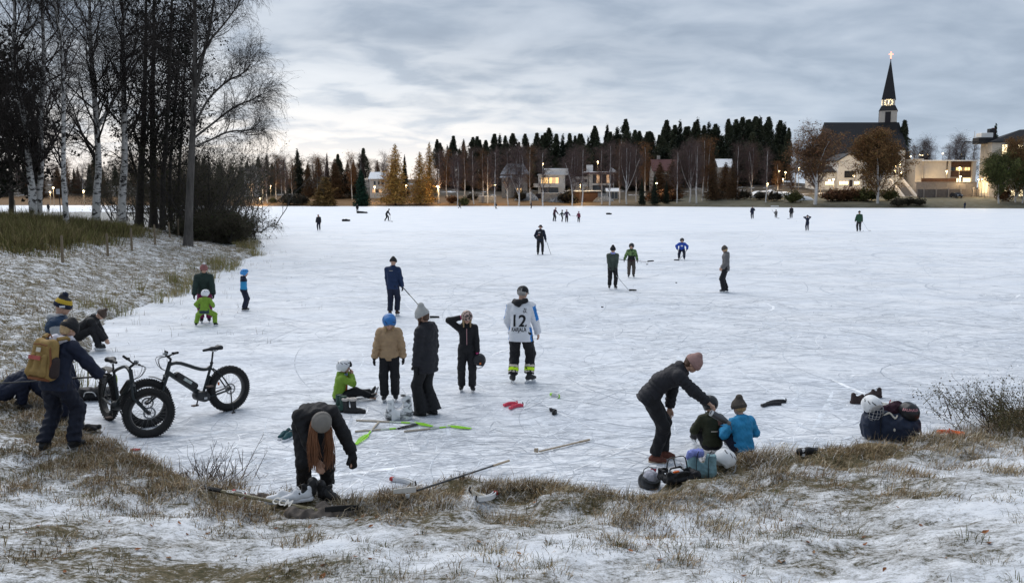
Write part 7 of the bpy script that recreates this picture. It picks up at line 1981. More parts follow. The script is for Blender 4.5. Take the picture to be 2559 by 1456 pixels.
# ------------------------------------------------------------------ the two fat-tyred bicycles
TYRE = pm('fat_tyre', (.020, .020, .020), .9, .25, 40, .3, 120); RIM = pm('rim', (.035, .034, .033), .5, .1); FRM = pm('bike_frame', (.018, .024, .026), .35, .1); NEONP = pm('neon_paint', (.45, .62, .03), .5, .05); SPK = pm('spoke', (.20, .20, .20), .4, .1, metal=.8); CHR = pm('brake_disc', (.30, .30, .30), .35, .1, metal=.9); GRIP = pm('rubber_grip', (.015, .015, .015), .9, .1)
def wheel(parent, c, Rw=.355, rt=.055, M=None, disc=1):
    """Knobbly tyre, rim, spokes, hub and brake disc; axle along y."""
    M = np.eye(3) if M is None else M
    T = lambda P: np.asarray(P, float) @ M.T + c
    w = obj('wheel', None, parent)
    m = MB(); n = 44; k = 10
    V = []
    for i in range(n):
        a = 2 * PI * i / n
        for j in range(k):
            b = 2 * PI * j / k
            rr = Rw - rt + rt * math.cos(b)
            V.append((rr * math.cos(a), rt * 1.08 * math.sin(b), rr * math.sin(a)))
    F = [(i * k + j, ((i + 1) % n) * k + j, ((i + 1) % n) * k + (j + 1) % k, i * k + (j + 1) % k) for i in range(n) for j in range(k)]
    m.add(T(V), F)
    ty = m.obj('tyre', TYRE, w, smooth=True)
    kb = MB()
    for i in range(64):
        a = 2 * PI * i / 64
        for b in ((-.75, .0, .75) if i % 2 else (-1.05, -.38, .38, 1.05)):
            rr = Rw - rt + (rt + .004) * math.cos(b)
            L = np.stack([(-math.sin(a), 0, math.cos(a)), (0, 1, 0), (math.cos(a), 0, math.sin(a))], 1) @ rot_x(0)
            kb.box(T([(rr * math.cos(a), rt * 1.08 * math.sin(b), rr * math.sin(a))])[0], (.016, .016, .013), rot=M @ L)
    o = kb.obj('knobs', TYRE, ty.parent); 
    m = MB()
    ri = Rw - 2 * rt
    prof = [(ri + .012, -.038), (ri + .012, .038), (ri - .010, .032), (ri - .010, -.032)]
    V = [(r * math.cos(2 * PI * i / 40), y, r * math.sin(2 * PI * i / 40)) for i in range(40) for r, y in prof]
    m.add(T(V), [(i * 4 + j, ((i + 1) % 40) * 4 + j, ((i + 1) % 40) * 4 + (j + 1) % 4, i * 4 + (j + 1) % 4) for i in range(40) for j in range(4)])
    m.obj('rim', RIM, w, smooth=True)
    m = MB()
    for i in range(28):
        a = 2 * PI * i / 28; s = 1 if i % 2 else -1; a2 = a + s * .35
        m.tube(T([(.028 * math.cos(a2), .035 * s, .028 * math.sin(a2)), ((ri - .008) * math.cos(a), .012 * s, (ri - .008) * math.sin(a))]), .0016, 3, cap=False)
    m.obj('spokes', SPK, w)
    MB().tube(T([(0, -.07, 0), (0, -.03, 0), (0, .03, 0), (0, .07, 0)]), [.015, .030, .030, .015], 10).obj('hub', BLACKP, w, smooth=True)
    m = MB(); V = [(r * math.cos(2 * PI * i / 24), disc * .050 + y, r * math.sin(2 * PI * i / 24)) for i in range(24) for r, y in ((.090, 0), (.066, 0), (.066, .003), (.090, .003))]
    m.add(T(V), [(i * 4 + j, ((i + 1) % 24) * 4 + j, ((i + 1) % 24) * 4 + (j + 1) % 4, i * 4 + (j + 1) % 4) for i in range(24) for j in range(4)])
    for i in range(6): a = i * PI / 3; m.tube(T([(.03 * math.cos(a), disc * .051, .03 * math.sin(a)), (.07 * math.cos(a + .3), disc * .051, .07 * math.sin(a + .3))]), .004, 4)
    m.obj('brake_disc', CHR, w)
    return w
def bicycle(label, rear, front, steer, lean, style):
    """rear and front are the tyre contact points; local x runs forward, y to the left of the rider."""
    rear, front = np.asarray(rear, float), np.asarray(front, float)
    d = front - rear; wb = np.linalg.norm(d[:2]); yaw = math.atan2(d[1], d[0])
    o = thing('bicycle', label, 'bicycle', rear, yaw)
    o.rotation_euler = (lean, 0, yaw)
    Rw = .365
    rc, fc = v3(0, 0, Rw), v3(wb, 0, Rw)
    side = 1 if style == 'a' else 1
    wheel(o, rc, Rw, disc=side)
    ht, hb = v3(wb - .39, 0, .93), v3(wb - .33, 0, .77)      # head tube
    ax = nrm(ht - hb)
    MS = np.array(Matrix.Rotation(steer, 3, Vector(ax)))
    S = lambda p: hb + MS @ (np.asarray(p, float) - hb)
    wf = wheel(o, S(fc), Rw, M=MS, disc=side)
    bb, st = v3(.46, 0, .32), v3(.27, 0, .80)
    tube = lambda P, r, nm, mt=FRM, n=8: MB().tube(P, r, n).obj(nm, mt, o, smooth=True)
    tube([hb - ax * .02, ht + ax * .01], .032, 'head_tube')
    if style == 'a':
        tube(smooth_line([ht - ax * .03, ht + v3(-.15, 0, -.03), v3(.50, 0, .765), v3(.36, 0, .735), st + v3(.02, 0, -.03)], 12), [.034] + [.028] * 10 + [.024], 'top_tube')
    else:
        tube(smooth_line([ht - ax * .04, ht + v3(-.2, 0, .03), v3(.42, 0, .86), st], 10), .025, 'top_tube')
    tube([hb + ax * .02, bb + v3(.05, 0, .06)], [.036, .042], 'down_tube')
    tube([bb, st, st + v3(-.01, 0, .025)], .022, 'seat_tube')
    for sx in (-1, 1):
        tube(smooth_line([bb + v3(-.03, .04 * sx, .0), v3(.30, .075 * sx, .31), rc + v3(0, .085 * sx, 0)], 8), .014, 'chain_stay')
        tube(smooth_line([st + v3(0, .03 * sx, -.06), v3(.16, .075 * sx, .62), rc + v3(0, .085 * sx, 0)], 8), .012, 'seat_stay', NEONP if style == 'b' and sx > 0 else FRM)
    fk = MB()
    cr = hb - ax * .04
    fk.tube([S(cr + v3(0, -.08, 0)), S(cr + v3(0, .08, 0))], .028, 8)
    for sx in (-1, 1):
        fk.tube([S(cr + v3(0, .075 * sx, -.0)), S(cr + v3(.08, .08 * sx, -.20)), S(fc + v3(-.01, .085 * sx, 0))], [.022, .020, .016], 8)
    fk.obj('fork', FRM, o, smooth=True)
    # stem, handlebar, grips, brake levers, display
    s0 = ht + ax * .05; bar0 = s0 + v3(.05, 0, .06)
    hm = MB().tube([ht, s0, S(bar0)], .02, 8)
    hp = [S(bar0 + v3(-.05 - .02 * abs(y), y * .36, .02 + .03 * abs(y))) if abs(y) > .3 else S(bar0 + v3(0, y * .36, 0)) for y in (-1, -.6, -.25, .25, .6, 1)]
    hm.tube(hp, .013, 8); hm.obj('handlebar', BLACKP, o, smooth=True)
    for sx in (0, 1):
        a, b = (hp[0], hp[1]) if sx == 0 else (hp[-1], hp[-2])
        MB().tube([a + (a - b) * .02, a + (b - a) * .85], .018, 8).obj('grip', GRIP, o, smooth=True)
        m = MB(); q = a + (b - a) * 1.05; f = MS @ v3(1, 0, 0)
        m.tube([q + f * .01, q + f * .045 - v3(0, 0, .01), q + f * .05 + (a - b) * .75 - v3(0, 0, .025)], .007, 5); m.box(q + f * .015, (.05, .03, .04), rot=MS)
        m.obj('brake_lever', BLACKP, o)
    MB().bevbox(S(bar0 + v3(.02, 0, .035)), (.05, .075, .03), .006, rot=MS).obj('display', pm('display_grey', (.16, .18, .19), .3, .1), o)
    cb = MB()
    for y, k_ in ((.2, .05), (-.2, -.05), (.08, .03)):
        cb.tube(smooth_line([S(bar0 + v3(0, y, 0)), S(bar0 + v3(.14, y * .6, -.02)), S(bar0 + v3(.12, k_, -.16)), hb + v3(-.02, 0, .02)], 9), .0045, 4)
    cb.obj('cables', GRIP, o)
    # saddle and post
    sh_ = .20 if style == 'a' else .12
    pt = st + v3(-.04, 0, sh_)
    tube([st, pt], .015, 'seat_post', BLACKP)
    MB().lathe([(.026, 0), (.026, .025)], 10, c=st + v3(-.004, 0, .012)).obj('seat_clamp', BLACKP, o)
    sc = [cap(pt + v3(-.11, -.045, .05), pt + v3(-.11, .045, .05), .038), cap(pt + v3(-.11, -.04, .05), pt + v3(.02, -.01, .045), .036, .026), cap(pt + v3(-.11, .04, .05), pt + v3(.02, .01, .045), .036, .026), cap(pt + v3(0, 0, .045), pt + v3(.155, 0, .04), .032, .022)]
    sd = soft_obj('saddle', Soft([(sc, [(pt + v3(0, 0, .02), v3(0, 0, -1))])], .03), .010, pm('saddle_vinyl', (.022, .022, .024) if style == 'a' else (.055, .06, .05), .5, .15), o)
    MB().tube([pt + v3(-.1, .03, .03), pt + v3(-.03, .02, .0), pt + v3(.08, .015, .03)], .005, 4).tube([pt + v3(-.1, -.03, .03), pt + v3(-.03, -.02, .0), pt + v3(.08, -.015, .03)], .005, 4).obj('saddle_rails', SPK, sd)
    # motor, battery, cranks
    dn = nrm(bb + v3(.05, 0, .06) - hb); nu = v3(-dn[2], 0, dn[0]); nu = nu if nu[2] > 0 else -nu
    if style == 'a':
        b0, b1 = hb + dn * .16 + nu * .055, hb + dn * .50 + nu * .055
        bt = soft_obj('battery', Soft([([cap(b0 + v3(0, .02, 0), b1 + v3(0, .02, 0), .052), cap(b0 - v3(0, .02, 0), b1 - v3(0, .02, 0), .052)], [(b0 - dn * .045, -dn), (b1 + dn * .045, dn)])], .03), .012, pm('battery_case', (.016, .016, .018), .25, .1), o)
        ex = dn; ez = nu; ey = np.cross(ez, ex)
        for sx in (-1, 1):
            MB().box((b0 + b1) / 2 + v3(0, .0735 * sx, 0), (.15, .004, .044), rot=np.stack([ex, ey, ez], 1)).obj('battery_label', pm('label_grey', (.42, .46, .44), .5, .5, 60), bt)
        mo = soft_obj('motor', Soft([([cap(bb + v3(-.02, -.04, -.01), bb + v3(-.02, .04, -.01), .085), cap(bb + v3(.07, -.04, .02), bb + v3(.07, .04, .02), .075)], [])], .05), .013, pm('motor_case', (.03, .032, .034), .4, .1), o)
        for sx in (-1, 1): MB().box(bb + v3(.01, .128 * sx, -.02), (.05, .004, .035)).obj('motor_label', pm('label_white', (.5, .5, .5), .5, .2), mo)
    else:
        soft_obj('motor', Soft([([cap(bb + v3(0, -.04, 0), bb + v3(0, .04, 0), .075)], [])], .05), .013, pm('motor_case', (.03, .032, .034), .4, .1), o)
        soft_obj('battery', Soft([([cap(hb + dn * .12 + nu * .05, hb + dn * .45 + nu * .05, .05)], [])], .03), .012, pm('battery_case', (.016, .016, .018)), o)
    for sx, a in ((-1, R(-72)), (1, R(108))):
        e = bb + v3(.17 * math.cos(a), .11 * sx, .17 * math.sin(a))
        c = MB().tube([bb + v3(0, .09 * sx, 0), bb + v3(0, .11 * sx, 0), e], .012, 6).obj('crank', BLACKP, o)
        MB().box(e + v3(0, .05 * sx, 0), (.09, .09, .02)).obj('pedal', pm('pedal_metal', (.10, .07, .06), .6, .2), c)
    MB().tube([rc + v3(.02, .10, -.02), rc + v3(.04, .14, -.2), v3(.05, .21, .0)], .011, 6).tube([v3(.03, .21, .006), v3(.09, .215, .006)], .013, 6).obj('kickstand', BLACKP, o)
    cm = MB()
    for z in (.05, -.045): cm.tube([bb + v3(0, -.06, z), rc + v3(0, -.06, z * .8)], .004, 4)
    cm.obj('chain', BLACKP, o)
    # mudguards and reflectors
    def guard(c, a0, a1, M_, nm, r=.40, w=.05):
        V = []; n = 12
        for i in range(n):
            a = a0 + (a1 - a0) * i / (n - 1)
            for y, dr in ((-w, -.012), (0, .006), (w, -.012)): V.append(c + M_ @ v3((r + dr) * math.cos(a), y, (r + dr) * math.sin(a)))
        MB().add(V, [(i * 3 + j, i * 3 + j + 1, i * 3 + j + 4, i * 3 + j + 3) for i in range(n - 1) for j in (0, 1)]).obj(nm, pm('mudguard', (.045, .048, .045), .5, .1), o, smooth=True)
    if style == 'b':
        guard(rc + v3(-.02, 0, .05), R(60), R(150), np.eye(3), 'mudguard', .42, .06)
    else:
        guard(S(fc), R(100), R(140), MS, 'mudguard'); guard(rc, R(8), R(40), np.eye(3), 'mudguard')
    for wv, cc in ((0, rc),): MB().box(cc + v3(.18, .02, .11), (.03, .008, .05)).obj('wheel_reflector', pm('orange_reflector', (.55, .14, .03), .4, .1), o)
    return o
bicycle('black electric fat tyre bicycle seen from its side, battery on the frame', G(575, 1025), G(373, 1066), R(-12), R(3), 'a')
bicycle('dark fat tyre bicycle with neon yellow stay, front wheel turned to the camera', G(272, 1048), G(352, 1094), R(58), R(-2), 'b')

# ------------------------------------------------------------------ gear lying about
def gz(px, py): return GT(px, py)
def flat_stick(name, label, pa, pb, bdir, mats, cat, r=.013, bl=.26, grip=.5, floor=True):
    a, b = gz(*pa), gz(*pb)
    q = a + np.linspace(0, 1, 24)[:, None] * (b - a); up = max(0, float((np.maximum(height(q[:, 0], q[:, 1]), 0) - q[:, 2]).max())) + .028
    a[2] += up; b[2] += up
    return stick(name, label, a, b, np.array((*bdir, 0)), mats, r, bl, grip, cat)
FLB = pm('neon_blade', (.40, .82, .05), .5, .05); FLS = pm('white_green_shaft', (.62, .68, .58), .5, .25, 4); FLT = pm('beige_grip', (.48, .42, .34), .85, .15, 30)
def floorball(label, pa, pb, pt, bmat, gm=FLT):
    """Floorball stick: long grip, thin shaft and a slotted plastic blade."""
    a, b, t = G(*pa), G(*pb), G(*pt)
    o = thing('floorball_stick', label, 'stick', b + v3(0, 0, .016))
    A = a - b
    MB().tube([A * .02, A * .45], .012, 7).obj('shaft', FLS, o, smooth=True)
    MB().tube([A * .45, A * .99, A], [.015, .016, .013], 8).obj('grip', gm, o, smooth=True)
    MB().tube([A * .12, A * .26], .0128, 7).obj('shaft_band', FLB, o, smooth=True)
    d = t - b; L = np.linalg.norm(d); d = d / L; s = v3(-d[1], d[0], 0)
    m = MB(); n = 9
    def P(u, v): return d * L * u + s * (v + .03 * u * u) + v3(0, 0, .004)
    wd = lambda u: .022 + .030 * math.sin(PI * min(1, u * 1.15) ** .8) * (1 - .3 * u)
    top = [P(i / (n - 1), wd(i / (n - 1))) for i in range(n)]; bot = [P(i / (n - 1), -wd(i / (n - 1))) for i in range(n)]
    m.tube(top, .007, 5); m.tube(bot, .007, 5)
    for i in range(n):
        m.tube([bot[i], top[i]], .006, 5)
        if i < n - 1: m.tube([bot[i], top[i + 1]], .005, 5)
    m.tube([v3(0, 0, 0) - d * .06, P(0, 0), P(.35, 0), P(1, 0)], [.013, .012, .007, .006], 6)
    m.obj('blade', bmat, o)
floorball('floorball stick farthest from the camera, green blade pointing right', (890, 1052), (1043, 1059), (1076, 1068), FLB)
floorball('floorball stick with black blade between the green bladed ones', (887, 1080), (1003, 1071), (1046, 1063), BLACKP)
floorball('short floorball stick with neon green blade pointing towards the camera', (946, 1057), (918, 1089), (885, 1112), FLB)
floorball('floorball stick nearest right, neon green blade ending its right tip', (1010, 1080), (1128, 1067), (1174, 1074), FLB)
# hockey sticks on the bank
FS = (pm('gold_black_shaft', (.13, .11, .055), .4, .5, 5), TAPE_B, TAPE_B)
so = flat_stick('hockey_stick', 'long black and gold hockey stick lying on the snow below the bent woman', (502, 1222), (812, 1286), (1, .42), FS, 'hockey stick', .024, .34, .30)
a, b = np.array(so.location) + np.array(so.children[1].data.vertices[0].co) * 0, np.array(so.location); a = b + (gz(502, 1222) - gz(812, 1286)); 
def stick_text(o, txt, f, size, mat, A, B):
    """Block letters printed along a stick's shaft, facing up."""
    cu = bpy.data.curves.new('print', 'FONT'); cu.body = txt; cu.size = size; cu.align_x = 'CENTER'; cu.align_y = 'CENTER'; cu.offset = size * .03
    to = bpy.data.objects.new('print', cu); COL.objects.link(to)
    me = bpy.data.meshes.new_from_object(to.evaluated_get(bpy.context.evaluated_depsgraph_get())); bpy.data.objects.remove(to)
    X_ = nrm(B - A); Z_ = nrm(v3(0, -.62, .78) - X_ * (X_ @ v3(0, -.62, .78))); Y_ = np.cross(Z_, X_)
    V = np.array([v.co[:] for v in me.vertices]); P = (A - B) * (1 - f) + Z_ * .025 + V[:, :1] * X_ + V[:, 1:2] * Y_
    me.vertices.foreach_set('co', P.astype(np.float32).ravel()); me.materials.append(mat); me.update()
    obj('shaft_lettering', me, o)
stick_text(so, 'CCM', .68, .115, TAPE_W, a, b); stick_text(so, 'CCM', .26, .045, TAPE_W, a, b); stick_text(so, 'CCM', .90, .040, pm('dim_print', (.30, .28, .20), .6, 0), a, b)
flat_stick('hockey_stick', 'hockey stick with white taped blade half under the grass tussock', (1272, 1168), (1040, 1250), (-.95, -.35), (STK_B, STK_W, TAPE_W), 'hockey stick', .015, .24, .42)
flat_stick('hockey_stick', 'wooden hockey stick end lying alone on the bare ice', (1473, 1103), (1345, 1133), (-.9, -.15), (STK_W, STK_W, STK_W), 'hockey stick', .016, .05, .2)
# skate guards: channel-shaped plastic sleeves with a strap
def guard(label, pa, pb, mat, strap, end, name='skate_guard'):
    a, b = gz(*pa), gz(*pb)
    d = b - a; L = max(np.linalg.norm(d), .1); d = d / L; s = nrm(np.cross((0, 0, 1), d))
    o = thing(name, label, 'skate guard', a + v3(0, 0, .005))
    m = MB(); n = 7
    for i in range(n - 1):
        t0, t1 = i / (n - 1), (i + 1) / (n - 1)
        c0 = d * L * t0 + s * .05 * math.sin(PI * t0); c1 = d * L * t1 + s * .05 * math.sin(PI * t1)
        w0, w1 = .020 + .010 * t0, .020 + .010 * t1
        for sy in (-1, 1):
            V = [c0 + s * w0 * sy, c1 + s * w1 * sy, c1 + s * w1 * sy + v3(0, 0, .05), c0 + s * w0 * sy + v3(0, 0, .05), c0 + s * w0 * .55 * sy, c1 + s * w1 * .55 * sy, c1 + s * w1 * .55 * sy + v3(0, 0, .05), c0 + s * w0 * .55 * sy + v3(0, 0, .05)]
            m.add(V, [(0, 1, 2, 3), (4, 7, 6, 5), (3, 2, 6, 7), (0, 4, 5, 1), (0, 3, 7, 4), (1, 5, 6, 2)])
        m.add([c0 - s * w0 * .6, c1 - s * w1 * .6, c1 + s * w1 * .6, c0 + s * w0 * .6, c0 - s * w0 * .6 + v3(0, 0, .012), c1 - s * w1 * .6 + v3(0, 0, .012), c1 + s * w1 * .6 + v3(0, 0, .012), c0 + s * w0 * .6 + v3(0, 0, .012)], [(0, 3, 2, 1), (4, 5, 6, 7), (0, 1, 5, 4), (2, 3, 7, 6)])
    m.obj('sleeve', mat, o)
    MB().bevbox(d * -.02 + v3(0, 0, .028), (.05, .045, .05), .01, rot=np.stack([d, s, v3(0, 0, 1)], 1)).obj('end_cap', end, o)
    MB().tube([d * L, d * (L + .025) + v3(0, 0, .03), d * (L + .01) + v3(0, 0, .07)], .010, 6).obj('strap', strap, o)
    return o
PKP = pm('pink_plastic', (.72, .07, .12), .4, .05); RDP = pm('red_plastic', (.42, .02, .02), .45, .05); ORP = pm('orange_plastic', (.85, .16, .02), .5, .08); YWP = pm('yellowed_plastic', (.66, .62, .54), .45, .08)
guard('pink skate guard farther from the camera on the ice', (1264, 1016), (1290, 1012), PKP, PKP, PKP)
guard('pink skate guard nearer the camera of the pink pair', (1278, 1023), (1305, 1016), PKP, RUBBER, PKP)
guard('white skate guard with red end on the ice by the bank', (983, 1203), (1036, 1216), WHITEP, RUBBER, RDP)
guard('white skate guard pointing at the puck by the bank', (1019, 1246), (1026, 1222), WHITEP, RUBBER, WHITEP)
guard('white skate guard with black strap on the snowy bank', (1208, 1246), (1178, 1234), YWP, RUBBER, YWP)
guard('white skate guard with red print on the snowy bank', (1236, 1240), (1192, 1256), WHITEP, RUBBER, RDP)
guard('cream skate guard with red strap beside the brown shoes', (2226, 1018), (2182, 1005), YWP, RDP, RUBBER)
guard('cream skate guard pointing right of the duffel bag', (2275, 1016), (2227, 1010), YWP, RDP, RUBBER)
guard('black skate guard with hooked strap behind the blue hoodie child', (1908, 1017), (1950, 1012), BLACKP, RUBBER, BLACKP)
guard('black skate guard lying against its hooked twin', (1922, 1011), (1962, 1006), BLACKP, RUBBER, BLACKP)
guard('orange skate guard in the grass right of the duffel bag', (2345, 1086), (2372, 1083), ORP, ORP, ORP)
guard('orange skate guard rightmost, half under the grass', (2378, 1083), (2404, 1091), ORP, ORP, ORP)
guard('red and white skate guard beside the gold hockey stick', (588, 1236), (612, 1246), WHITEP, RDP, RDP)
guard('small black skate strap piece alone on the ice', (1377, 1028), (1384, 1037), BLACKP, RUBBER, BLACKP)
guard('white and green ice toy piece right of the jersey man', (1380, 990), (1396, 995), WHITEP, FLB, FLB)
for px, py, lb in ((1014, 1247, 'black puck by the white skate guards'), (1505, 768, 'black puck left of the boy in dark jacket'), (1690, 707, 'black puck right of the boy in leaf patterned jacket'), (2157, 577, 'black puck by the man in green jacket'), (1990, 553, 'black puck in front of the far right hockey group')):
    o = thing('hockey_puck', lb, 'puck', gz(px, py) + v3(0, 0, .004)); MB().lathe([(.001, 0), (.038, 0), (.0385, .0125), (.038, .025), (.001, .025)], 16).obj('puck_body', RUBBER, o)
# boots and shoes standing about
def rboot(label, px, py, yaw, mat, hgt=.26, fur=None, sole=RUBBER, s=1.0, name='boot', cat='boot'):
    o = thing(name, label, cat, gz(px, py), yaw); o.scale = (s, s, s)
    S = [cap(v3(-.05, 0, .05), v3(.07, 0, .05), .048, .046), cap(v3(.07, 0, .05), v3(.17, 0, .042), .046, .038), cap(v3(-.045, 0, .05), v3(-.05, 0, hgt), .050, .062)]
    soft_obj('boot_upper', Soft([(S, [(v3(0, 0, .028), v3(0, 0, -1)), (v3(0, 0, hgt), v3(0, 0, 1))])], .035, wr=.002), .010, mat, o)
    soft_obj('sole', Soft([([cap(v3(-.055, 0, .02), v3(.165, 0, .02), .050, .043)], [(v3(0, 0, .0), v3(0, 0, -1)), (v3(0, 0, .034), v3(0, 0, 1))])], .02), .010, sole, o)
    if fur: soft_obj('fur_cuff', Soft([([cap(v3(-.05 + .055 * math.cos(t), .055 * math.sin(t), hgt), v3(-.05 + .055 * math.cos(t + .8), .055 * math.sin(t + .8), hgt), .024) for t in np.arange(0, 6.2, .785)], [])], .02, wr=.003, wl=.03), .010, fur, o)
    else: MB().lathe([(.052, hgt - .004), (.058, hgt + .004), (.050, hgt + .004), (.048, hgt - .06), (.001, hgt - .06)], 14, c=(-.05, 0, 0)).obj('lining', pm('boot_lining', (.03, .03, .03), .9), o)
    return o
GRB = pm('green_rubber', (.018, .060, .045), .45, .1); FUR = pm('cream_fur', (.50, .46, .42), .95, .2, 60, .5)
rboot('dark green rubber boot on the left of the pair by the seated child', 841, 1026, R(200), GRB); rboot('dark green rubber boot on the right of the pair by the seated child', 851, 1029, R(200), GRB)
rboot('black winter boot with cream fur, left of its pair', 871, 1031, R(-12), LEATHER, .26, FUR, s=.85); rboot('black winter boot with cream fur, right of its pair', 889, 1031, R(-14), LEATHER, .26, FUR, s=.85)
def shoe(label, px, py, yaw, mat, sole, s=1.0, high=.10, pos=None, mark=None):
    o = thing('shoe', label, 'shoe', gz(px, py) if pos is None else pos, yaw); o.scale = (s, s, s)
    S = [cap(v3(-.07, 0, .06), v3(.05, 0, .055), .043, .046), cap(v3(.05, 0, .055), v3(.16, 0, .045), .046, .034), cap(v3(-.075, 0, .06), v3(-.085, 0, high), .040, .034), cap(v3(.01, 0, .08), v3(.04, 0, high - .01), .036, .026)]
    hole = [(v3(0, 0, .03), v3(0, 0, -1))]
    u = soft_obj('shoe_upper', Soft([(S, hole)], .03, wr=.002), .009, mat, o)
    soft_obj('sole', Soft([([cap(v3(-.085, 0, .022), v3(.165, 0, .022), .048, .040)], [(v3(0, 0, .0), v3(0, 0, -1)), (v3(0, 0, .040), v3(0, 0, 1))])], .02), .009, sole, o)
    MB().lathe([(.001, 0), (.030, .0)], 12, c=(-.05, 0, high + .016)).obj('opening', BLACKP, o)
    if mark:
        for sy in (-1, 1): MB().tube([v3(-.075, .046 * sy, .075), v3(-.02, .052 * sy, .05), v3(.06, .050 * sy, .075)], [.003, .009, .003], 5).obj('side_stripe', mark, o)
    return o
WSH = pm('white_leather', (.72, .73, .75), .45, .05); BSH = pm('brown_suede', (.050, .034, .032), .9, .2, 30)
shoe('white leather sneaker with pale green side stripe on the bank stone', 716, 1258, R(188), WSH, WSH, 1.15, .12, None, pm('pale_green', (.40, .55, .48), .5, 0)); shoe('second white sneaker, mostly hidden behind the first', 750, 1254, R(205), WSH, WSH, 1.1, .12)
shoe('dark brown shoe nearer the duffel bag', 2147, 1008, R(-8), BSH, BSH, 1.15, .13); shoe('dark brown shoe farther back behind its twin', 2186, 994, R(200), BSH, BSH, 1.1, .13)
shoe('teal sneaker left of the pair behind the bent woman', 714, 1092, R(250), pm('teal_fabric', (.02, .075, .085), .8, .2, 20), WSH, .9); shoe('teal sneaker right of the pair behind the bent woman', 723, 1096, R(255), pm('teal_fabric', (.02, .075, .085), .8, .2, 20), WSH, .9)
# the loose black skates at the bent woman's feet
for lb, px, py, yw in (('open black hockey skate left at the feet of the bent woman', 768, 1252, R(215)), ('open black hockey skate right under the hand of the bent woman', 815, 1256, R(-25))):
    o = thing('skate', lb, 'skate', gz(px, py) + v3(0, 0, .03), yw)
    soft_obj('boot_shell', Soft([([cap(v3(-.05, 0, .07), v3(.08, 0, .06), .045, .042), cap(v3(.08, 0, .06), v3(.16, 0, .05), .042, .034), cap(v3(-.06, 0, .07), v3(-.07, 0, .17), .046, .055), cap(v3(0, 0, .10), v3(.05, .02, .16), .04, .025)], [])], .03, wr=.006, wl=.06), .010, LEATHER, o)
    MB().box((.05, 0, .012), (.26, .016, .05)).obj('blade_holder', RUBBER, o)
# paper cup
def cup(label, loc, col, name='cup'):
    o = thing(name, label, 'cup', loc)
    MB().lathe([(.001, .002), (.030, .002), (.040, .085), (.037, .085), (.028, .012), (.001, .012)], 18).obj('cup_body', col, o, smooth=True)
    MB().lathe([(.036, .072), (.0405, .072), (.044, .095), (.041, .098), (.001, .094)], 18).obj('cup_rim', WHITEP, o, smooth=True)
    return o
cup('red paper cup with white rim on the ice by the rust shoes', G(1633, 1182) + v3(0, 0, .002), pm('red_paper', (.42, .05, .08), .7, .15, 60))
hc = CUPK.world(CUPK.wr[-1] + v3(-.02, .10, .03)); cup('small cup held by the child in the blue hoodie', hc, pm('cup_brown', (.20, .10, .08), .7, .1))
# flask in the pouring woman's hand, and the stream
w = POUR.world(POUR.wr[1]); f0 = AT(1778, 1031, w[1] - .03); f1 = AT(1816, 1053, w[1] - .03)
o = thing('flask', 'steel vacuum flask tilted in the hand of the bending woman', 'flask', f0); d = f1 - f0; L = np.linalg.norm(d) / .8; d = nrm(d)
q = Vector((0, 0, 1)).rotation_difference(Vector(d)).to_matrix()
MB().lathe([(.001, 0), (.040, 0), (.043, .01), (.043, L * .62), (.032, L * .8)], 18, rot=q).obj('flask_body', pm('dark_steel', (.10, .10, .105), .3, .15, metal=.7), o, smooth=True)
MB().lathe([(.031, L * .8), (.026, L * .82), (.026, L * .97), (.001, L)], 14, rot=q).obj('flask_neck', pm('grey_neck', (.20, .19, .18), .5), o, smooth=True); MB().lathe([(.036, -.012), (.0435, -.012), (.0435, .012), (.036, .012)], 18, rot=q, close=True).obj('flask_base', WHITEP, o, smooth=True)
tip = f0 + d * L
o = thing('drink_stream', 'thin brown stream of drink falling from the flask', 'liquid', tip); MB().tube([(0, 0, 0), (.012, 0, -.05), (.016, 0, min(-.08, hc[2] + .09 - tip[2]))], [.006, .005, .004], 6).obj('stream', pm('cocoa', (.09, .04, .03), .3), o, smooth=True)
# helmets on the ground
class FakeHead:
    """Stands in for a head so a helmet can lie anywhere."""
    def __init__(s, o, M, hs=1.0, h=.012): s.o, s.Rh, s.hd, s.hs, s.h = o, np.asarray(M, float), v3(0, 0, 0), hs, h
    hat = Person.hat
def loose_helmet(label, loc, M, mat, cage=False, hs=1.1, lining=None, cage_side=1):
    o = thing('helmet', label, 'helmet', loc)
    fh = FakeHead(o, M, hs); fh.hat(mat, 'helmet', tilt=0, name='shell')
    if lining: soft_obj('lining', Soft([([cap(v3(0, -.02, .02) @ np.asarray(M).T, v3(0, .03, .0) @ np.asarray(M).T, .10 * hs)], [])], wr=.006, wl=.05), .012, lining, o)
    if cage:
        m = MB(); P = lambda a, e: np.asarray(M) @ (v3(.135 * math.sin(a) * math.cos(e), .07 + .115 * math.cos(a) * math.cos(e), -.045 + .13 * math.sin(e)) * hs)
        for a in np.radians([-70, -46, -23, 0, 23, 46, 70]): m.tube([P(a, e) for e in np.radians([-55, -25, 5, 35])], .0035, 5)
        for e in np.radians([-55, -32, -10, 12, 35]): m.tube([P(a, e) for a in np.radians([-80, -40, 0, 40, 80])], .0035, 5)
        m.obj('face_cage', pm('cage_wire', (.5, .5, .5), .4, .1, metal=.6), o)
    return o
loose_helmet('big white helmet with wire cage lying on the grass behind the seated children', gz(1810, 1178) + v3(0, 0, .13), rot_z(R(-62)) @ rot_x(R(-35)), H_WHITE, True, .95)
loose_helmet('black helmet lying upside down with grey lining, left of the open bag', gz(1622, 1215) + v3(0, 0, .10), rot_z(R(20)) @ rot_x(R(150)), H_BLACK, False, 1.0, pm('grey_lining', (.35, .35, .40), .9, .4, 20))
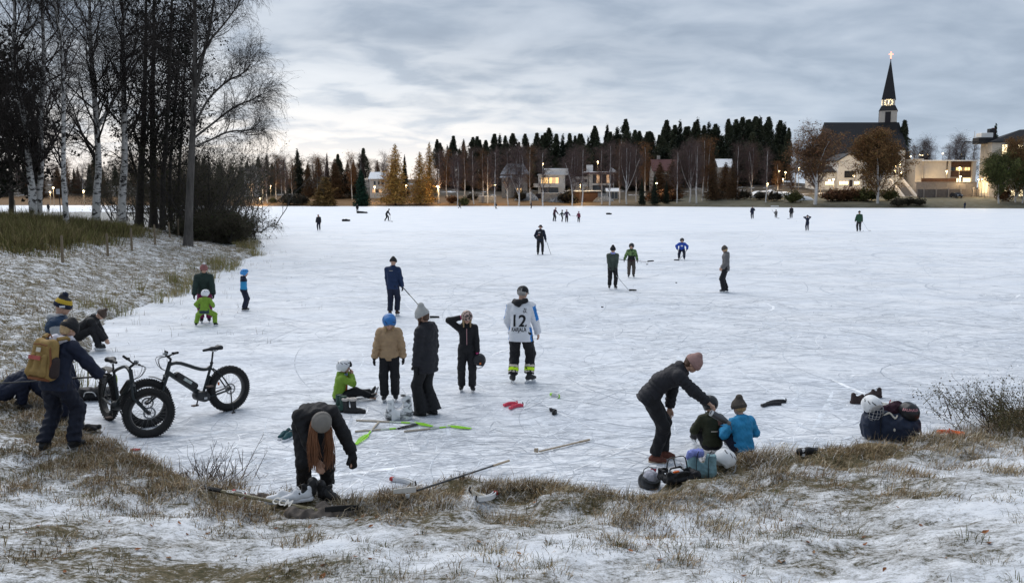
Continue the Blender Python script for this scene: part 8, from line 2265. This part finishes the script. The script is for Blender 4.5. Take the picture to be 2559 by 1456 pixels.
h = loose_helmet('black helmet dangling from the hand of the girl with pink gloves', hx + v3(0, 0, -.03), rot_z(R(30)) @ rot_x(R(-70)) @ rot_y(R(25)), H_BLACK, False, .95)
MB().box((.03, -.11, .0), (.03, .02, .03)).obj('orange_sticker', pm('orange_sticker', (.7, .2, .05), .5), h)
# bags
NV = pm('navy_nylon', (.010, .018, .042), .6, .2, 10, .5, 30); BKN = pm('black_nylon', (.009, .009, .011), .6, .2, 10, .5, 30); TEALB = pm('pale_teal_canvas', (.20, .33, .36), .85, .12, 12, .4, 60)
def duffel():
    p = G(2224, 1099) + v3(0, 0, .01); o = thing('duffel_bag', 'bulky navy open duffel bag standing at the ice edge, filled with gear', 'bag', p, R(-14)); o.scale = (.86, .9, 1.38)
    caps_ = [cap(v3(-.32, 0, .14), v3(.32, 0, .13), .15), cap(v3(-.33, .05, .14), v3(-.33, .03, .30), .13, .09), cap(v3(-.32, -.05, .12), v3(-.1, -.06, .22), .12, .09), cap(v3(.30, -.03, .12), v3(.30, 0, .22), .14, .10), cap(v3(-.1, -.1, .12), v3(.3, -.1, .12), .10)]
    soft_obj('bag_body', Soft([(caps_, [(v3(0, 0, .0), v3(0, 0, -1))])], .06, wr=.012, wl=.16, seed=4), .012, NV, o)
    soft_obj('dark_clothes', Soft([([cap(v3(-.12, .06, .26), v3(.1, .10, .30), .08, .09), cap(v3(.1, .1, .3), v3(.25, .08, .27), .09)], [])], .04, wr=.012, wl=.09, seed=6), .012, pm('wine_fabric', (.035, .012, .022), .9, .3, 10), o)
    MB().tube(smooth_line([v3(-.14, -.12, .27), v3(-.05, -.13, .30), v3(.03, -.15, .25), v3(.07, -.14, .28)], 10), .010, 6).obj('cord', YWP, o)
    MB().lathe([(.001, .0), (.016, .0), (.016, .006), (.001, .008)], 12, c=(.02, -.212, .14), rot=rot_x(R(90))).obj('snap', YWP, o)
    MB().tube(smooth_line([v3(-.18, -.17, .05), v3(-.19, -.19, .18), v3(-.17, -.14, .30)], 8), .018, 5, flat=.3).obj('strap', BKN, o)
    loose_helmet('white helmet with wire cage sticking out of the navy duffel bag', np.array(p) + v3(-.27, .03, .47), rot_z(R(200)) @ rot_x(R(-14)), H_WHITE, True, 1.0)
    h = loose_helmet('black helmet with pink lettering on top of the navy duffel bag', np.array(p) + v3(.21, -.06, .40), rot_z(R(20)) @ rot_x(R(10)), H_BLACK, False, 1.0)
    t = bpy.data.curves.new('print', 'FONT'); t.body = 'BAUHAUS'; t.size = .055; t.align_x = 'CENTER'; t.offset = .001
    to = bpy.data.objects.new('print', t); COL.objects.link(to)
    me = bpy.data.meshes.new_from_object(to.evaluated_get(bpy.context.evaluated_depsgraph_get())); bpy.data.objects.remove(to)
    V = np.array([v.co[:] for v in me.vertices]); an = V[:, 0] / .15 - .25; el = V[:, 1] / .15 + .30
    r_ = .150
    Pn = np.stack([r_ * np.sin(an) * np.cos(el), -r_ * np.cos(an) * np.cos(el) - .018, r_ * np.sin(el) + .02], 1)
    me.vertices.foreach_set('co', Pn.astype(np.float32).ravel()); me.materials.append(pm('pink_print', (.55, .25, .27), .6, 0)); me.update(); obj('helmet_lettering', me, h)
duffel()
p = gz(1700, 1205); o = thing('sports_bag', 'open black sports bag with stiff handles, orange and white gear inside', 'bag', p + v3(0, 0, .02), R(24)); o.scale = (.78, .78, .85)
bw = [cap(v3(-.24, 0, .04), v3(.24, 0, .04), .06)]
for sy in (-1, 1): bw += [cap(v3(-.27, .12 * sy, .05), v3(.25, .11 * sy, .06), .04, .035), cap(v3(-.28, .13 * sy, .13), v3(.24, .10 * sy, .11), .024), cap(v3(-.29, .13 * sy, .17), v3(.1, .12 * sy, .15), .016)]
bw += [cap(v3(-.28, -.12, .08), v3(-.28, .12, .08), .05), cap(v3(-.29, -.12, .17), v3(-.31, .12, .18), .018), cap(v3(.25, -.10, .08), v3(.25, .10, .08), .05)]
soft_obj('bag_body', Soft([(bw, [(v3(0, 0, 0), v3(0, 0, -1))])], .035, wr=.010, wl=.13, seed=2), .011, BKN, o)
MB().tube(smooth_line([v3(-.20, .08, .14), v3(-.15, .10, .30), v3(.0, .10, .32), v3(.14, .10, .30), v3(.18, .08, .14)], 14), .018, 5, flat=.35).tube([v3(-.06, .10, .30), v3(-.05, .04, .16)], .016, 5, flat=.35).obj('handle', BKN, o)
MB().tube(smooth_line([v3(-.26, -.10, .10), v3(-.25, -.06, .22), v3(-.12, -.02, .23)], 8), .008, 5).obj('piping', WHITEP, o)
MB().bevbox(v3(-.08, -.02, .15), (.17, .09, .07), .02).obj('white_gear', WHITEP, o); MB().bevbox(v3(-.13, -.075, .165), (.10, .03, .03), .008).obj('orange_gear', ORP, o)
p = gz(1752, 1190); o = thing('tote_bag', 'pale teal tote bag with black straps and blue cloth on top', 'bag', p, R(-12))
soft_obj('bag_body', Soft([([cap(v3(-.09, 0, .07), v3(.09, 0, .07), .085), cap(v3(-.09, 0, .07), v3(-.11, .0, .27), .085, .06), cap(v3(.09, 0, .07), v3(.12, .0, .28), .085, .06)], [(v3(0, 0, 0), v3(0, 0, -1)), (v3(0, 0, .28), v3(0, 0, 1))])], .05, wr=.008, wl=.12), .011, TEALB, o)
for x in (-.05, .09): MB().tube(smooth_line([v3(x, -.095, .0), v3(x - .01, -.100, .15), v3(x, -.08, .30), v3(x + .03, -.02, .33)], 10), .016, 5, flat=.3).obj('strap', BKN, o)
soft_obj('cloth', Soft([([cap(v3(-.12, .0, .28), v3(-.02, -.02, .30), .05, .055), cap(v3(-.15, -.02, .25), v3(-.1, -.03, .3), .04)], [])], .03, wr=.01, wl=.06), .010, pm('lavender_cloth', (.22, .26, .58), .85, .2, 20), o)
p = G(997, 1048); o = thing('carrier_bag', 'white and grey printed plastic carrier bag with skates on the ice', 'bag', p, R(8))
m_, t_, b_ = newmat('landscape_print'); tc_ = t_.n('ShaderNodeTexCoord')
t_.l(t_.ramp(t_.noise(tc_.outputs['Object'], 7, 4, .6, .6, (1, 1, 2)), [(.40, (.05, .055, .06)), (.47, (.30, .31, .32)), (.52, (.66, .67, .68))]), b_.inputs['Base Color']); b_.inputs['Roughness'].default_value = .35
f = Soft([([cap(v3(-.12, 0, .08), v3(.12, 0, .08), .09), cap(v3(-.12, 0, .08), v3(-.13, .02, .33), .09, .05), cap(v3(.12, 0, .08), v3(.14, 0, .30), .09, .06)], [(v3(0, 0, 0), v3(0, 0, -1)), (v3(0, 0, .34), nrm(v3(-.1, 0, 1)))])], .06, wr=.012, wl=.14, seed=9)
soft_obj('bag_body', f, .011, [m_, WHITEP], o, lambda P, mi: ((P[:, 0] < .02) & (P[:, 0] > -.11) & (P[:, 1] < .0)).astype(int))
soft_obj('skate_top', Soft([([cap(v3(.08, 0, .32), v3(.13, .0, .36), .05, .045)], [])], .03), .011, [WHITEP], o); MB().lathe([(.018, 0), (.042, .0), (.042, .012), (.018, .012)], 14, c=(.07, -.03, .385), close=True).obj('skate_cuff', LEATHER, o)
p = G(232, 1000); o = thing('equipment_bag', 'flat black equipment bag on the ice behind the bicycles', 'bag', p, R(6))
soft_obj('bag_body', Soft([([cap(v3(-.22, 0, .12), v3(.26, 0, .13), .11), cap(v3(-.2, .12, .1), v3(.24, .12, .1), .10)], [(v3(0, 0, 0), v3(0, 0, -1))])], .05, wr=.012, wl=.14), .013, BKN, o)
MB().tube(smooth_line([v3(-.1, -.12, .10), v3(-.06, -.14, .17), v3(.06, -.14, .17), v3(.1, -.12, .10)], 9), .010, 5).obj('handle', STK_S, o)
for px, py, lb, mt in ((222, 1076, 'black glove lying on the ice behind the legs of the backpack wearer', BKN), (2022, 1136, 'black glove with white cuff in the grass between hoodie child and duffel', BKN), (865, 553, 'dark bag far out on the ice, left', BKN), (1522, 536, 'dark bag far out on the ice, centre', BKN), (338, 1126, 'small red thing with white strip in the grass below the bicycles', RDP)):
    far_ = py < 600
    s_ = .42 if far_ else (.13 if mt is BKN else .05)
    o = thing('glove' if mt is BKN and not far_ else ('bag' if far_ else 'skate_strap'), lb, 'bag' if far_ else ('glove' if mt is BKN else 'strap'), gz(px, py), R(15))
    soft_obj('bag_body' if far_ else 'palm', Soft([([cap(v3(-s_, 0, s_ * .35), v3(s_, s_ * .2, s_ * .3), s_ * .40, s_ * .32), cap(v3(0, 0, s_ * .4), v3(s_ * .8, -s_ * .5, s_ * .25), s_ * .30, s_ * .2)], [])], s_ * .3, wr=s_ * .05, wl=s_), s_ * .12, mt, o)
    MB().box((-s_ * .85, -.0, s_ * .35), (s_ * .25, s_ * .72, s_ * .74)).obj('cuff', WHITEP if px in (2022, 338) else BKN, o)
# ------------------------------------------------------------------ stone at the water's edge, shrubs, leaves
STN = pm('wet_stone', (.105, .088, .075), .85, .35, 9, .6, 40)
def stone(label, px, py, sx, sy, sz, seed, yaw=0):
    p = gz(px, py); o = thing('stone', label, 'stone', p + v3(0, 0, -.03), yaw)
    soft_obj('stone_body', Soft([([cap(v3(-sx, 0, sz * .3), v3(sx, 0, sz * .25), sz * .75, sz * .6), cap(v3(-sx * .6, -sy, 0), v3(sx * .6, -sy, 0), sz * .8)], [])], .08, wr=.02, wl=.2, seed=seed), .016, STN, o)
stone('mossy grey brown stone under the white sneaker', 775, 1284, .22, .06, .085, 1, R(-8)); stone('long dark stone behind the blade of the gold hockey stick', 838, 1276, .18, .06, .09, 2, R(-20)); stone('low dark stone at the water edge left of the sneakers', 668, 1243, .18, .06, .07, 3, R(-6))
def shrub(label, px, py, n, H, seed, col=(.060, .040, .030), leafy=0, spread=.5, lean=(0, 0)):
    rg = np.random.default_rng(seed); p = gz(px, py)
    o = thing('shrub', label, 'shrub', p)
    st = np.stack([rg.normal(0, spread * .4, n), rg.normal(0, spread * .3, n), np.full(n, -.03)], 1); d = unit(np.stack([rg.normal(lean[0], .5, n), rg.normal(lean[1], .5, n), np.ones(n) * .9], 1))
    t = np.linspace(0, 1, 7)
    L = rg.uniform(.4, 1, n)[:, None, None] * H
    P = st[:, None] + d[:, None] * L * t[None, :, None] + np.array((lean[0], lean[1], .3)) * (L * .35 * (t ** 2)[None, :, None])
    Rd = np.full((n, 7), .006) * np.linspace(1, .3, 7)
    l2, r2 = spawn(rg, P, Rd, 4, .25, 1, 35, (H * .12, H * .3), 4, .1, .05, .12, .6, .0022)
    v, f, _ = join([tubes(P, Rd, 5), tubes(l2, r2, 4)])
    obj('stems', mesh_np('stems', v, f, pm('shrub_stem_%d' % seed, col, .9, .3, 10)), o)
    if leafy:
        q = np.concatenate([l2[:, 1:].reshape(-1, 3)] * leafy); q = q + rg.normal(0, .05, q.shape)
        cv, cf = cards(q, .013, rg); v, f, C = join([(cv, cf, vary(rg, (.09, .075, .035), len(q), 4, .6, .15))])
        obj('foliage', mesh_np('foliage', v, f, LEAF, colors=C), o)
shrub('bare twiggy shrub at the ice edge left of the bent woman', 552, 1196, 16, .55, 41, lean=(.35, .1)); shrub('low frosty brown shrub on the bank left of the bent woman', 520, 1190, 70, .24, 42, (.13, .10, .08), 0, .8)
shrub('dark brown twiggy bush at the right edge hanging over the ice', 2530, 1050, 70, .42, 43, (.055, .04, .032), 1, 1.0, (-.6, .15)); shrub('olive leafy bush at the right edge of the view', 2575, 1062, 110, .6, 44, (.10, .085, .04), 3, 1.3, (-.15, 0)); shrub('sparse twigs reaching left over the ice from the right bush', 2480, 1025, 22, .5, 45, (.05, .036, .03), 1, .9, (-.8, .2))
LF = [pm('dead_leaf_%d' % i, c, .8, .3, 20) for i, c in enumerate(((.30, .12, .045), (.20, .085, .04), (.26, .15, .08)))]
rg = np.random.default_rng(71)
for i in range(60):
    px, py = (rg.uniform(20, 1300), rg.uniform(1290, 1450)) if i < 34 else (rg.uniform(1300, 2540), rg.uniform(1250, 1450))
    p = gz(px, py)
    V = [(-.028, 0, .004), (-.008, .016, .012), (.02, .012, .008), (.034, 0, .016), (.018, -.014, .010), (-.01, -.015, .003), (.004, 0, .0)]
    k = rg.uniform(.5, 1.2)
    o = MB().add(np.array(V) * k, [(6, 0, 1), (6, 1, 2), (6, 2, 3), (6, 3, 4), (6, 4, 5), (6, 5, 0)]).obj('fallen_leaf', LF[i % 3], None, loc=p + v3(0, 0, .006), label='small dry %s leaf fallen on the snowy near bank' % ('orange', 'brown', 'tan')[i % 3], cat='leaf', group='fallen %s leaves on the snow' % ('orange', 'brown', 'tan')[i % 3])
    o.rotation_euler = (rg.normal(0, .25), rg.normal(0, .25), rg.uniform(0, 6.28))
# dock behind the trunks, bench, sign post, parked car on the far shore
o = thing('wooden_dock', 'dark wooden dock frame behind the alder trunks', 'dock', (AT(330, HZN, 140)[0], 140, 0))
for x in (-2.5, 0, 2.5): MB().tube([(x, 0, -.2), (x, 0, 1.5)], .12, 6).obj('dock_post', BARK_D, o)
MB().box((0, 0, 1.1), (6, .2, .18)).obj('rail', DARKWOOD, o); MB().box((0, .8, .55), (6.5, 1.8, .15)).obj('deck', DARKWOOD, o)
p = AT(150, HZN, 150); o = thing('lamp_mast', 'thin dark pole with small sign on the ice strip behind the grove', 'pole', (p[0], 150, 0)); MB().tube([(0, 0, -.2), (-.25, 0, 4.6)], .08, 6).obj('mast', BARK_D, o); MB().box((-.3, -.1, 4.0), (.6, .1, .9)).obj('sign_plate', pm('pale_sign', (.35, .36, .38), .6), o)
p = AT(1938, HZN, 232); z = hz(p[0], 232); o = thing('park_bench', 'pale park bench left of the biggest birch', 'bench', (p[0], 232, z))
for zz, yy in ((.45, 0), (.75, .25), (.95, .3)): MB().box((0, yy, zz), (2.2, .35 if zz < .5 else .05, .05 if zz < .5 else .12)).obj('slat', PLASTER, o)
for x in (-.9, .9): MB().box((x, .1, .22), (.1, .5, .44)).obj('leg', DARKWOOD, o)
CARP = pm('car_paint', (.035, .037, .045), .25, .05, metal=.4)
p = AT(2390, HZN, 248); z = hz(p[0], 248); o = thing('parked_car', 'dark parked car seen from the front before the retaining wall', 'car', (p[0], 248, z))
MB().prism([(-2.1, .35), (-2.1, .85), (-1.1, 1.0), (-.5, 1.45), (1.2, 1.48), (2.0, 1.0), (2.1, .35)], 0, -.88, .88).obj('body', CARP, o)
MB().add([(-.76, -1.06, 1.02), (.76, -1.06, 1.02), (.66, -.52, 1.43), (-.66, -.52, 1.43)], [(0, 1, 2, 3)]).obj('windscreen', GLASS, o)
for x in (-.62, .62): MB().bevbox((x, -2.12, .72), (.34, .06, .18), .02).obj('headlight', WHITEP, o)
for x in (-.8, .8):
    for y in (-1.3, 1.35): MB().lathe([(.001, -.1), (.32, -.1), (.32, .1), (.001, .1)], 14, c=(x, y, .32), rot=rot_y(R(90))).obj('wheel', RUBBER, o)

for o in SC.objects:
    if o.parent is not None and o.name.split('.')[0] in ('stems', 'twigs', 'foliage', 'limbs', 'knobs', 'spokes', 'long_hair', 'laces', 'cables', 'hour_marks', 'face_cage', 'crown'):
        o['kind'] = 'stuff'
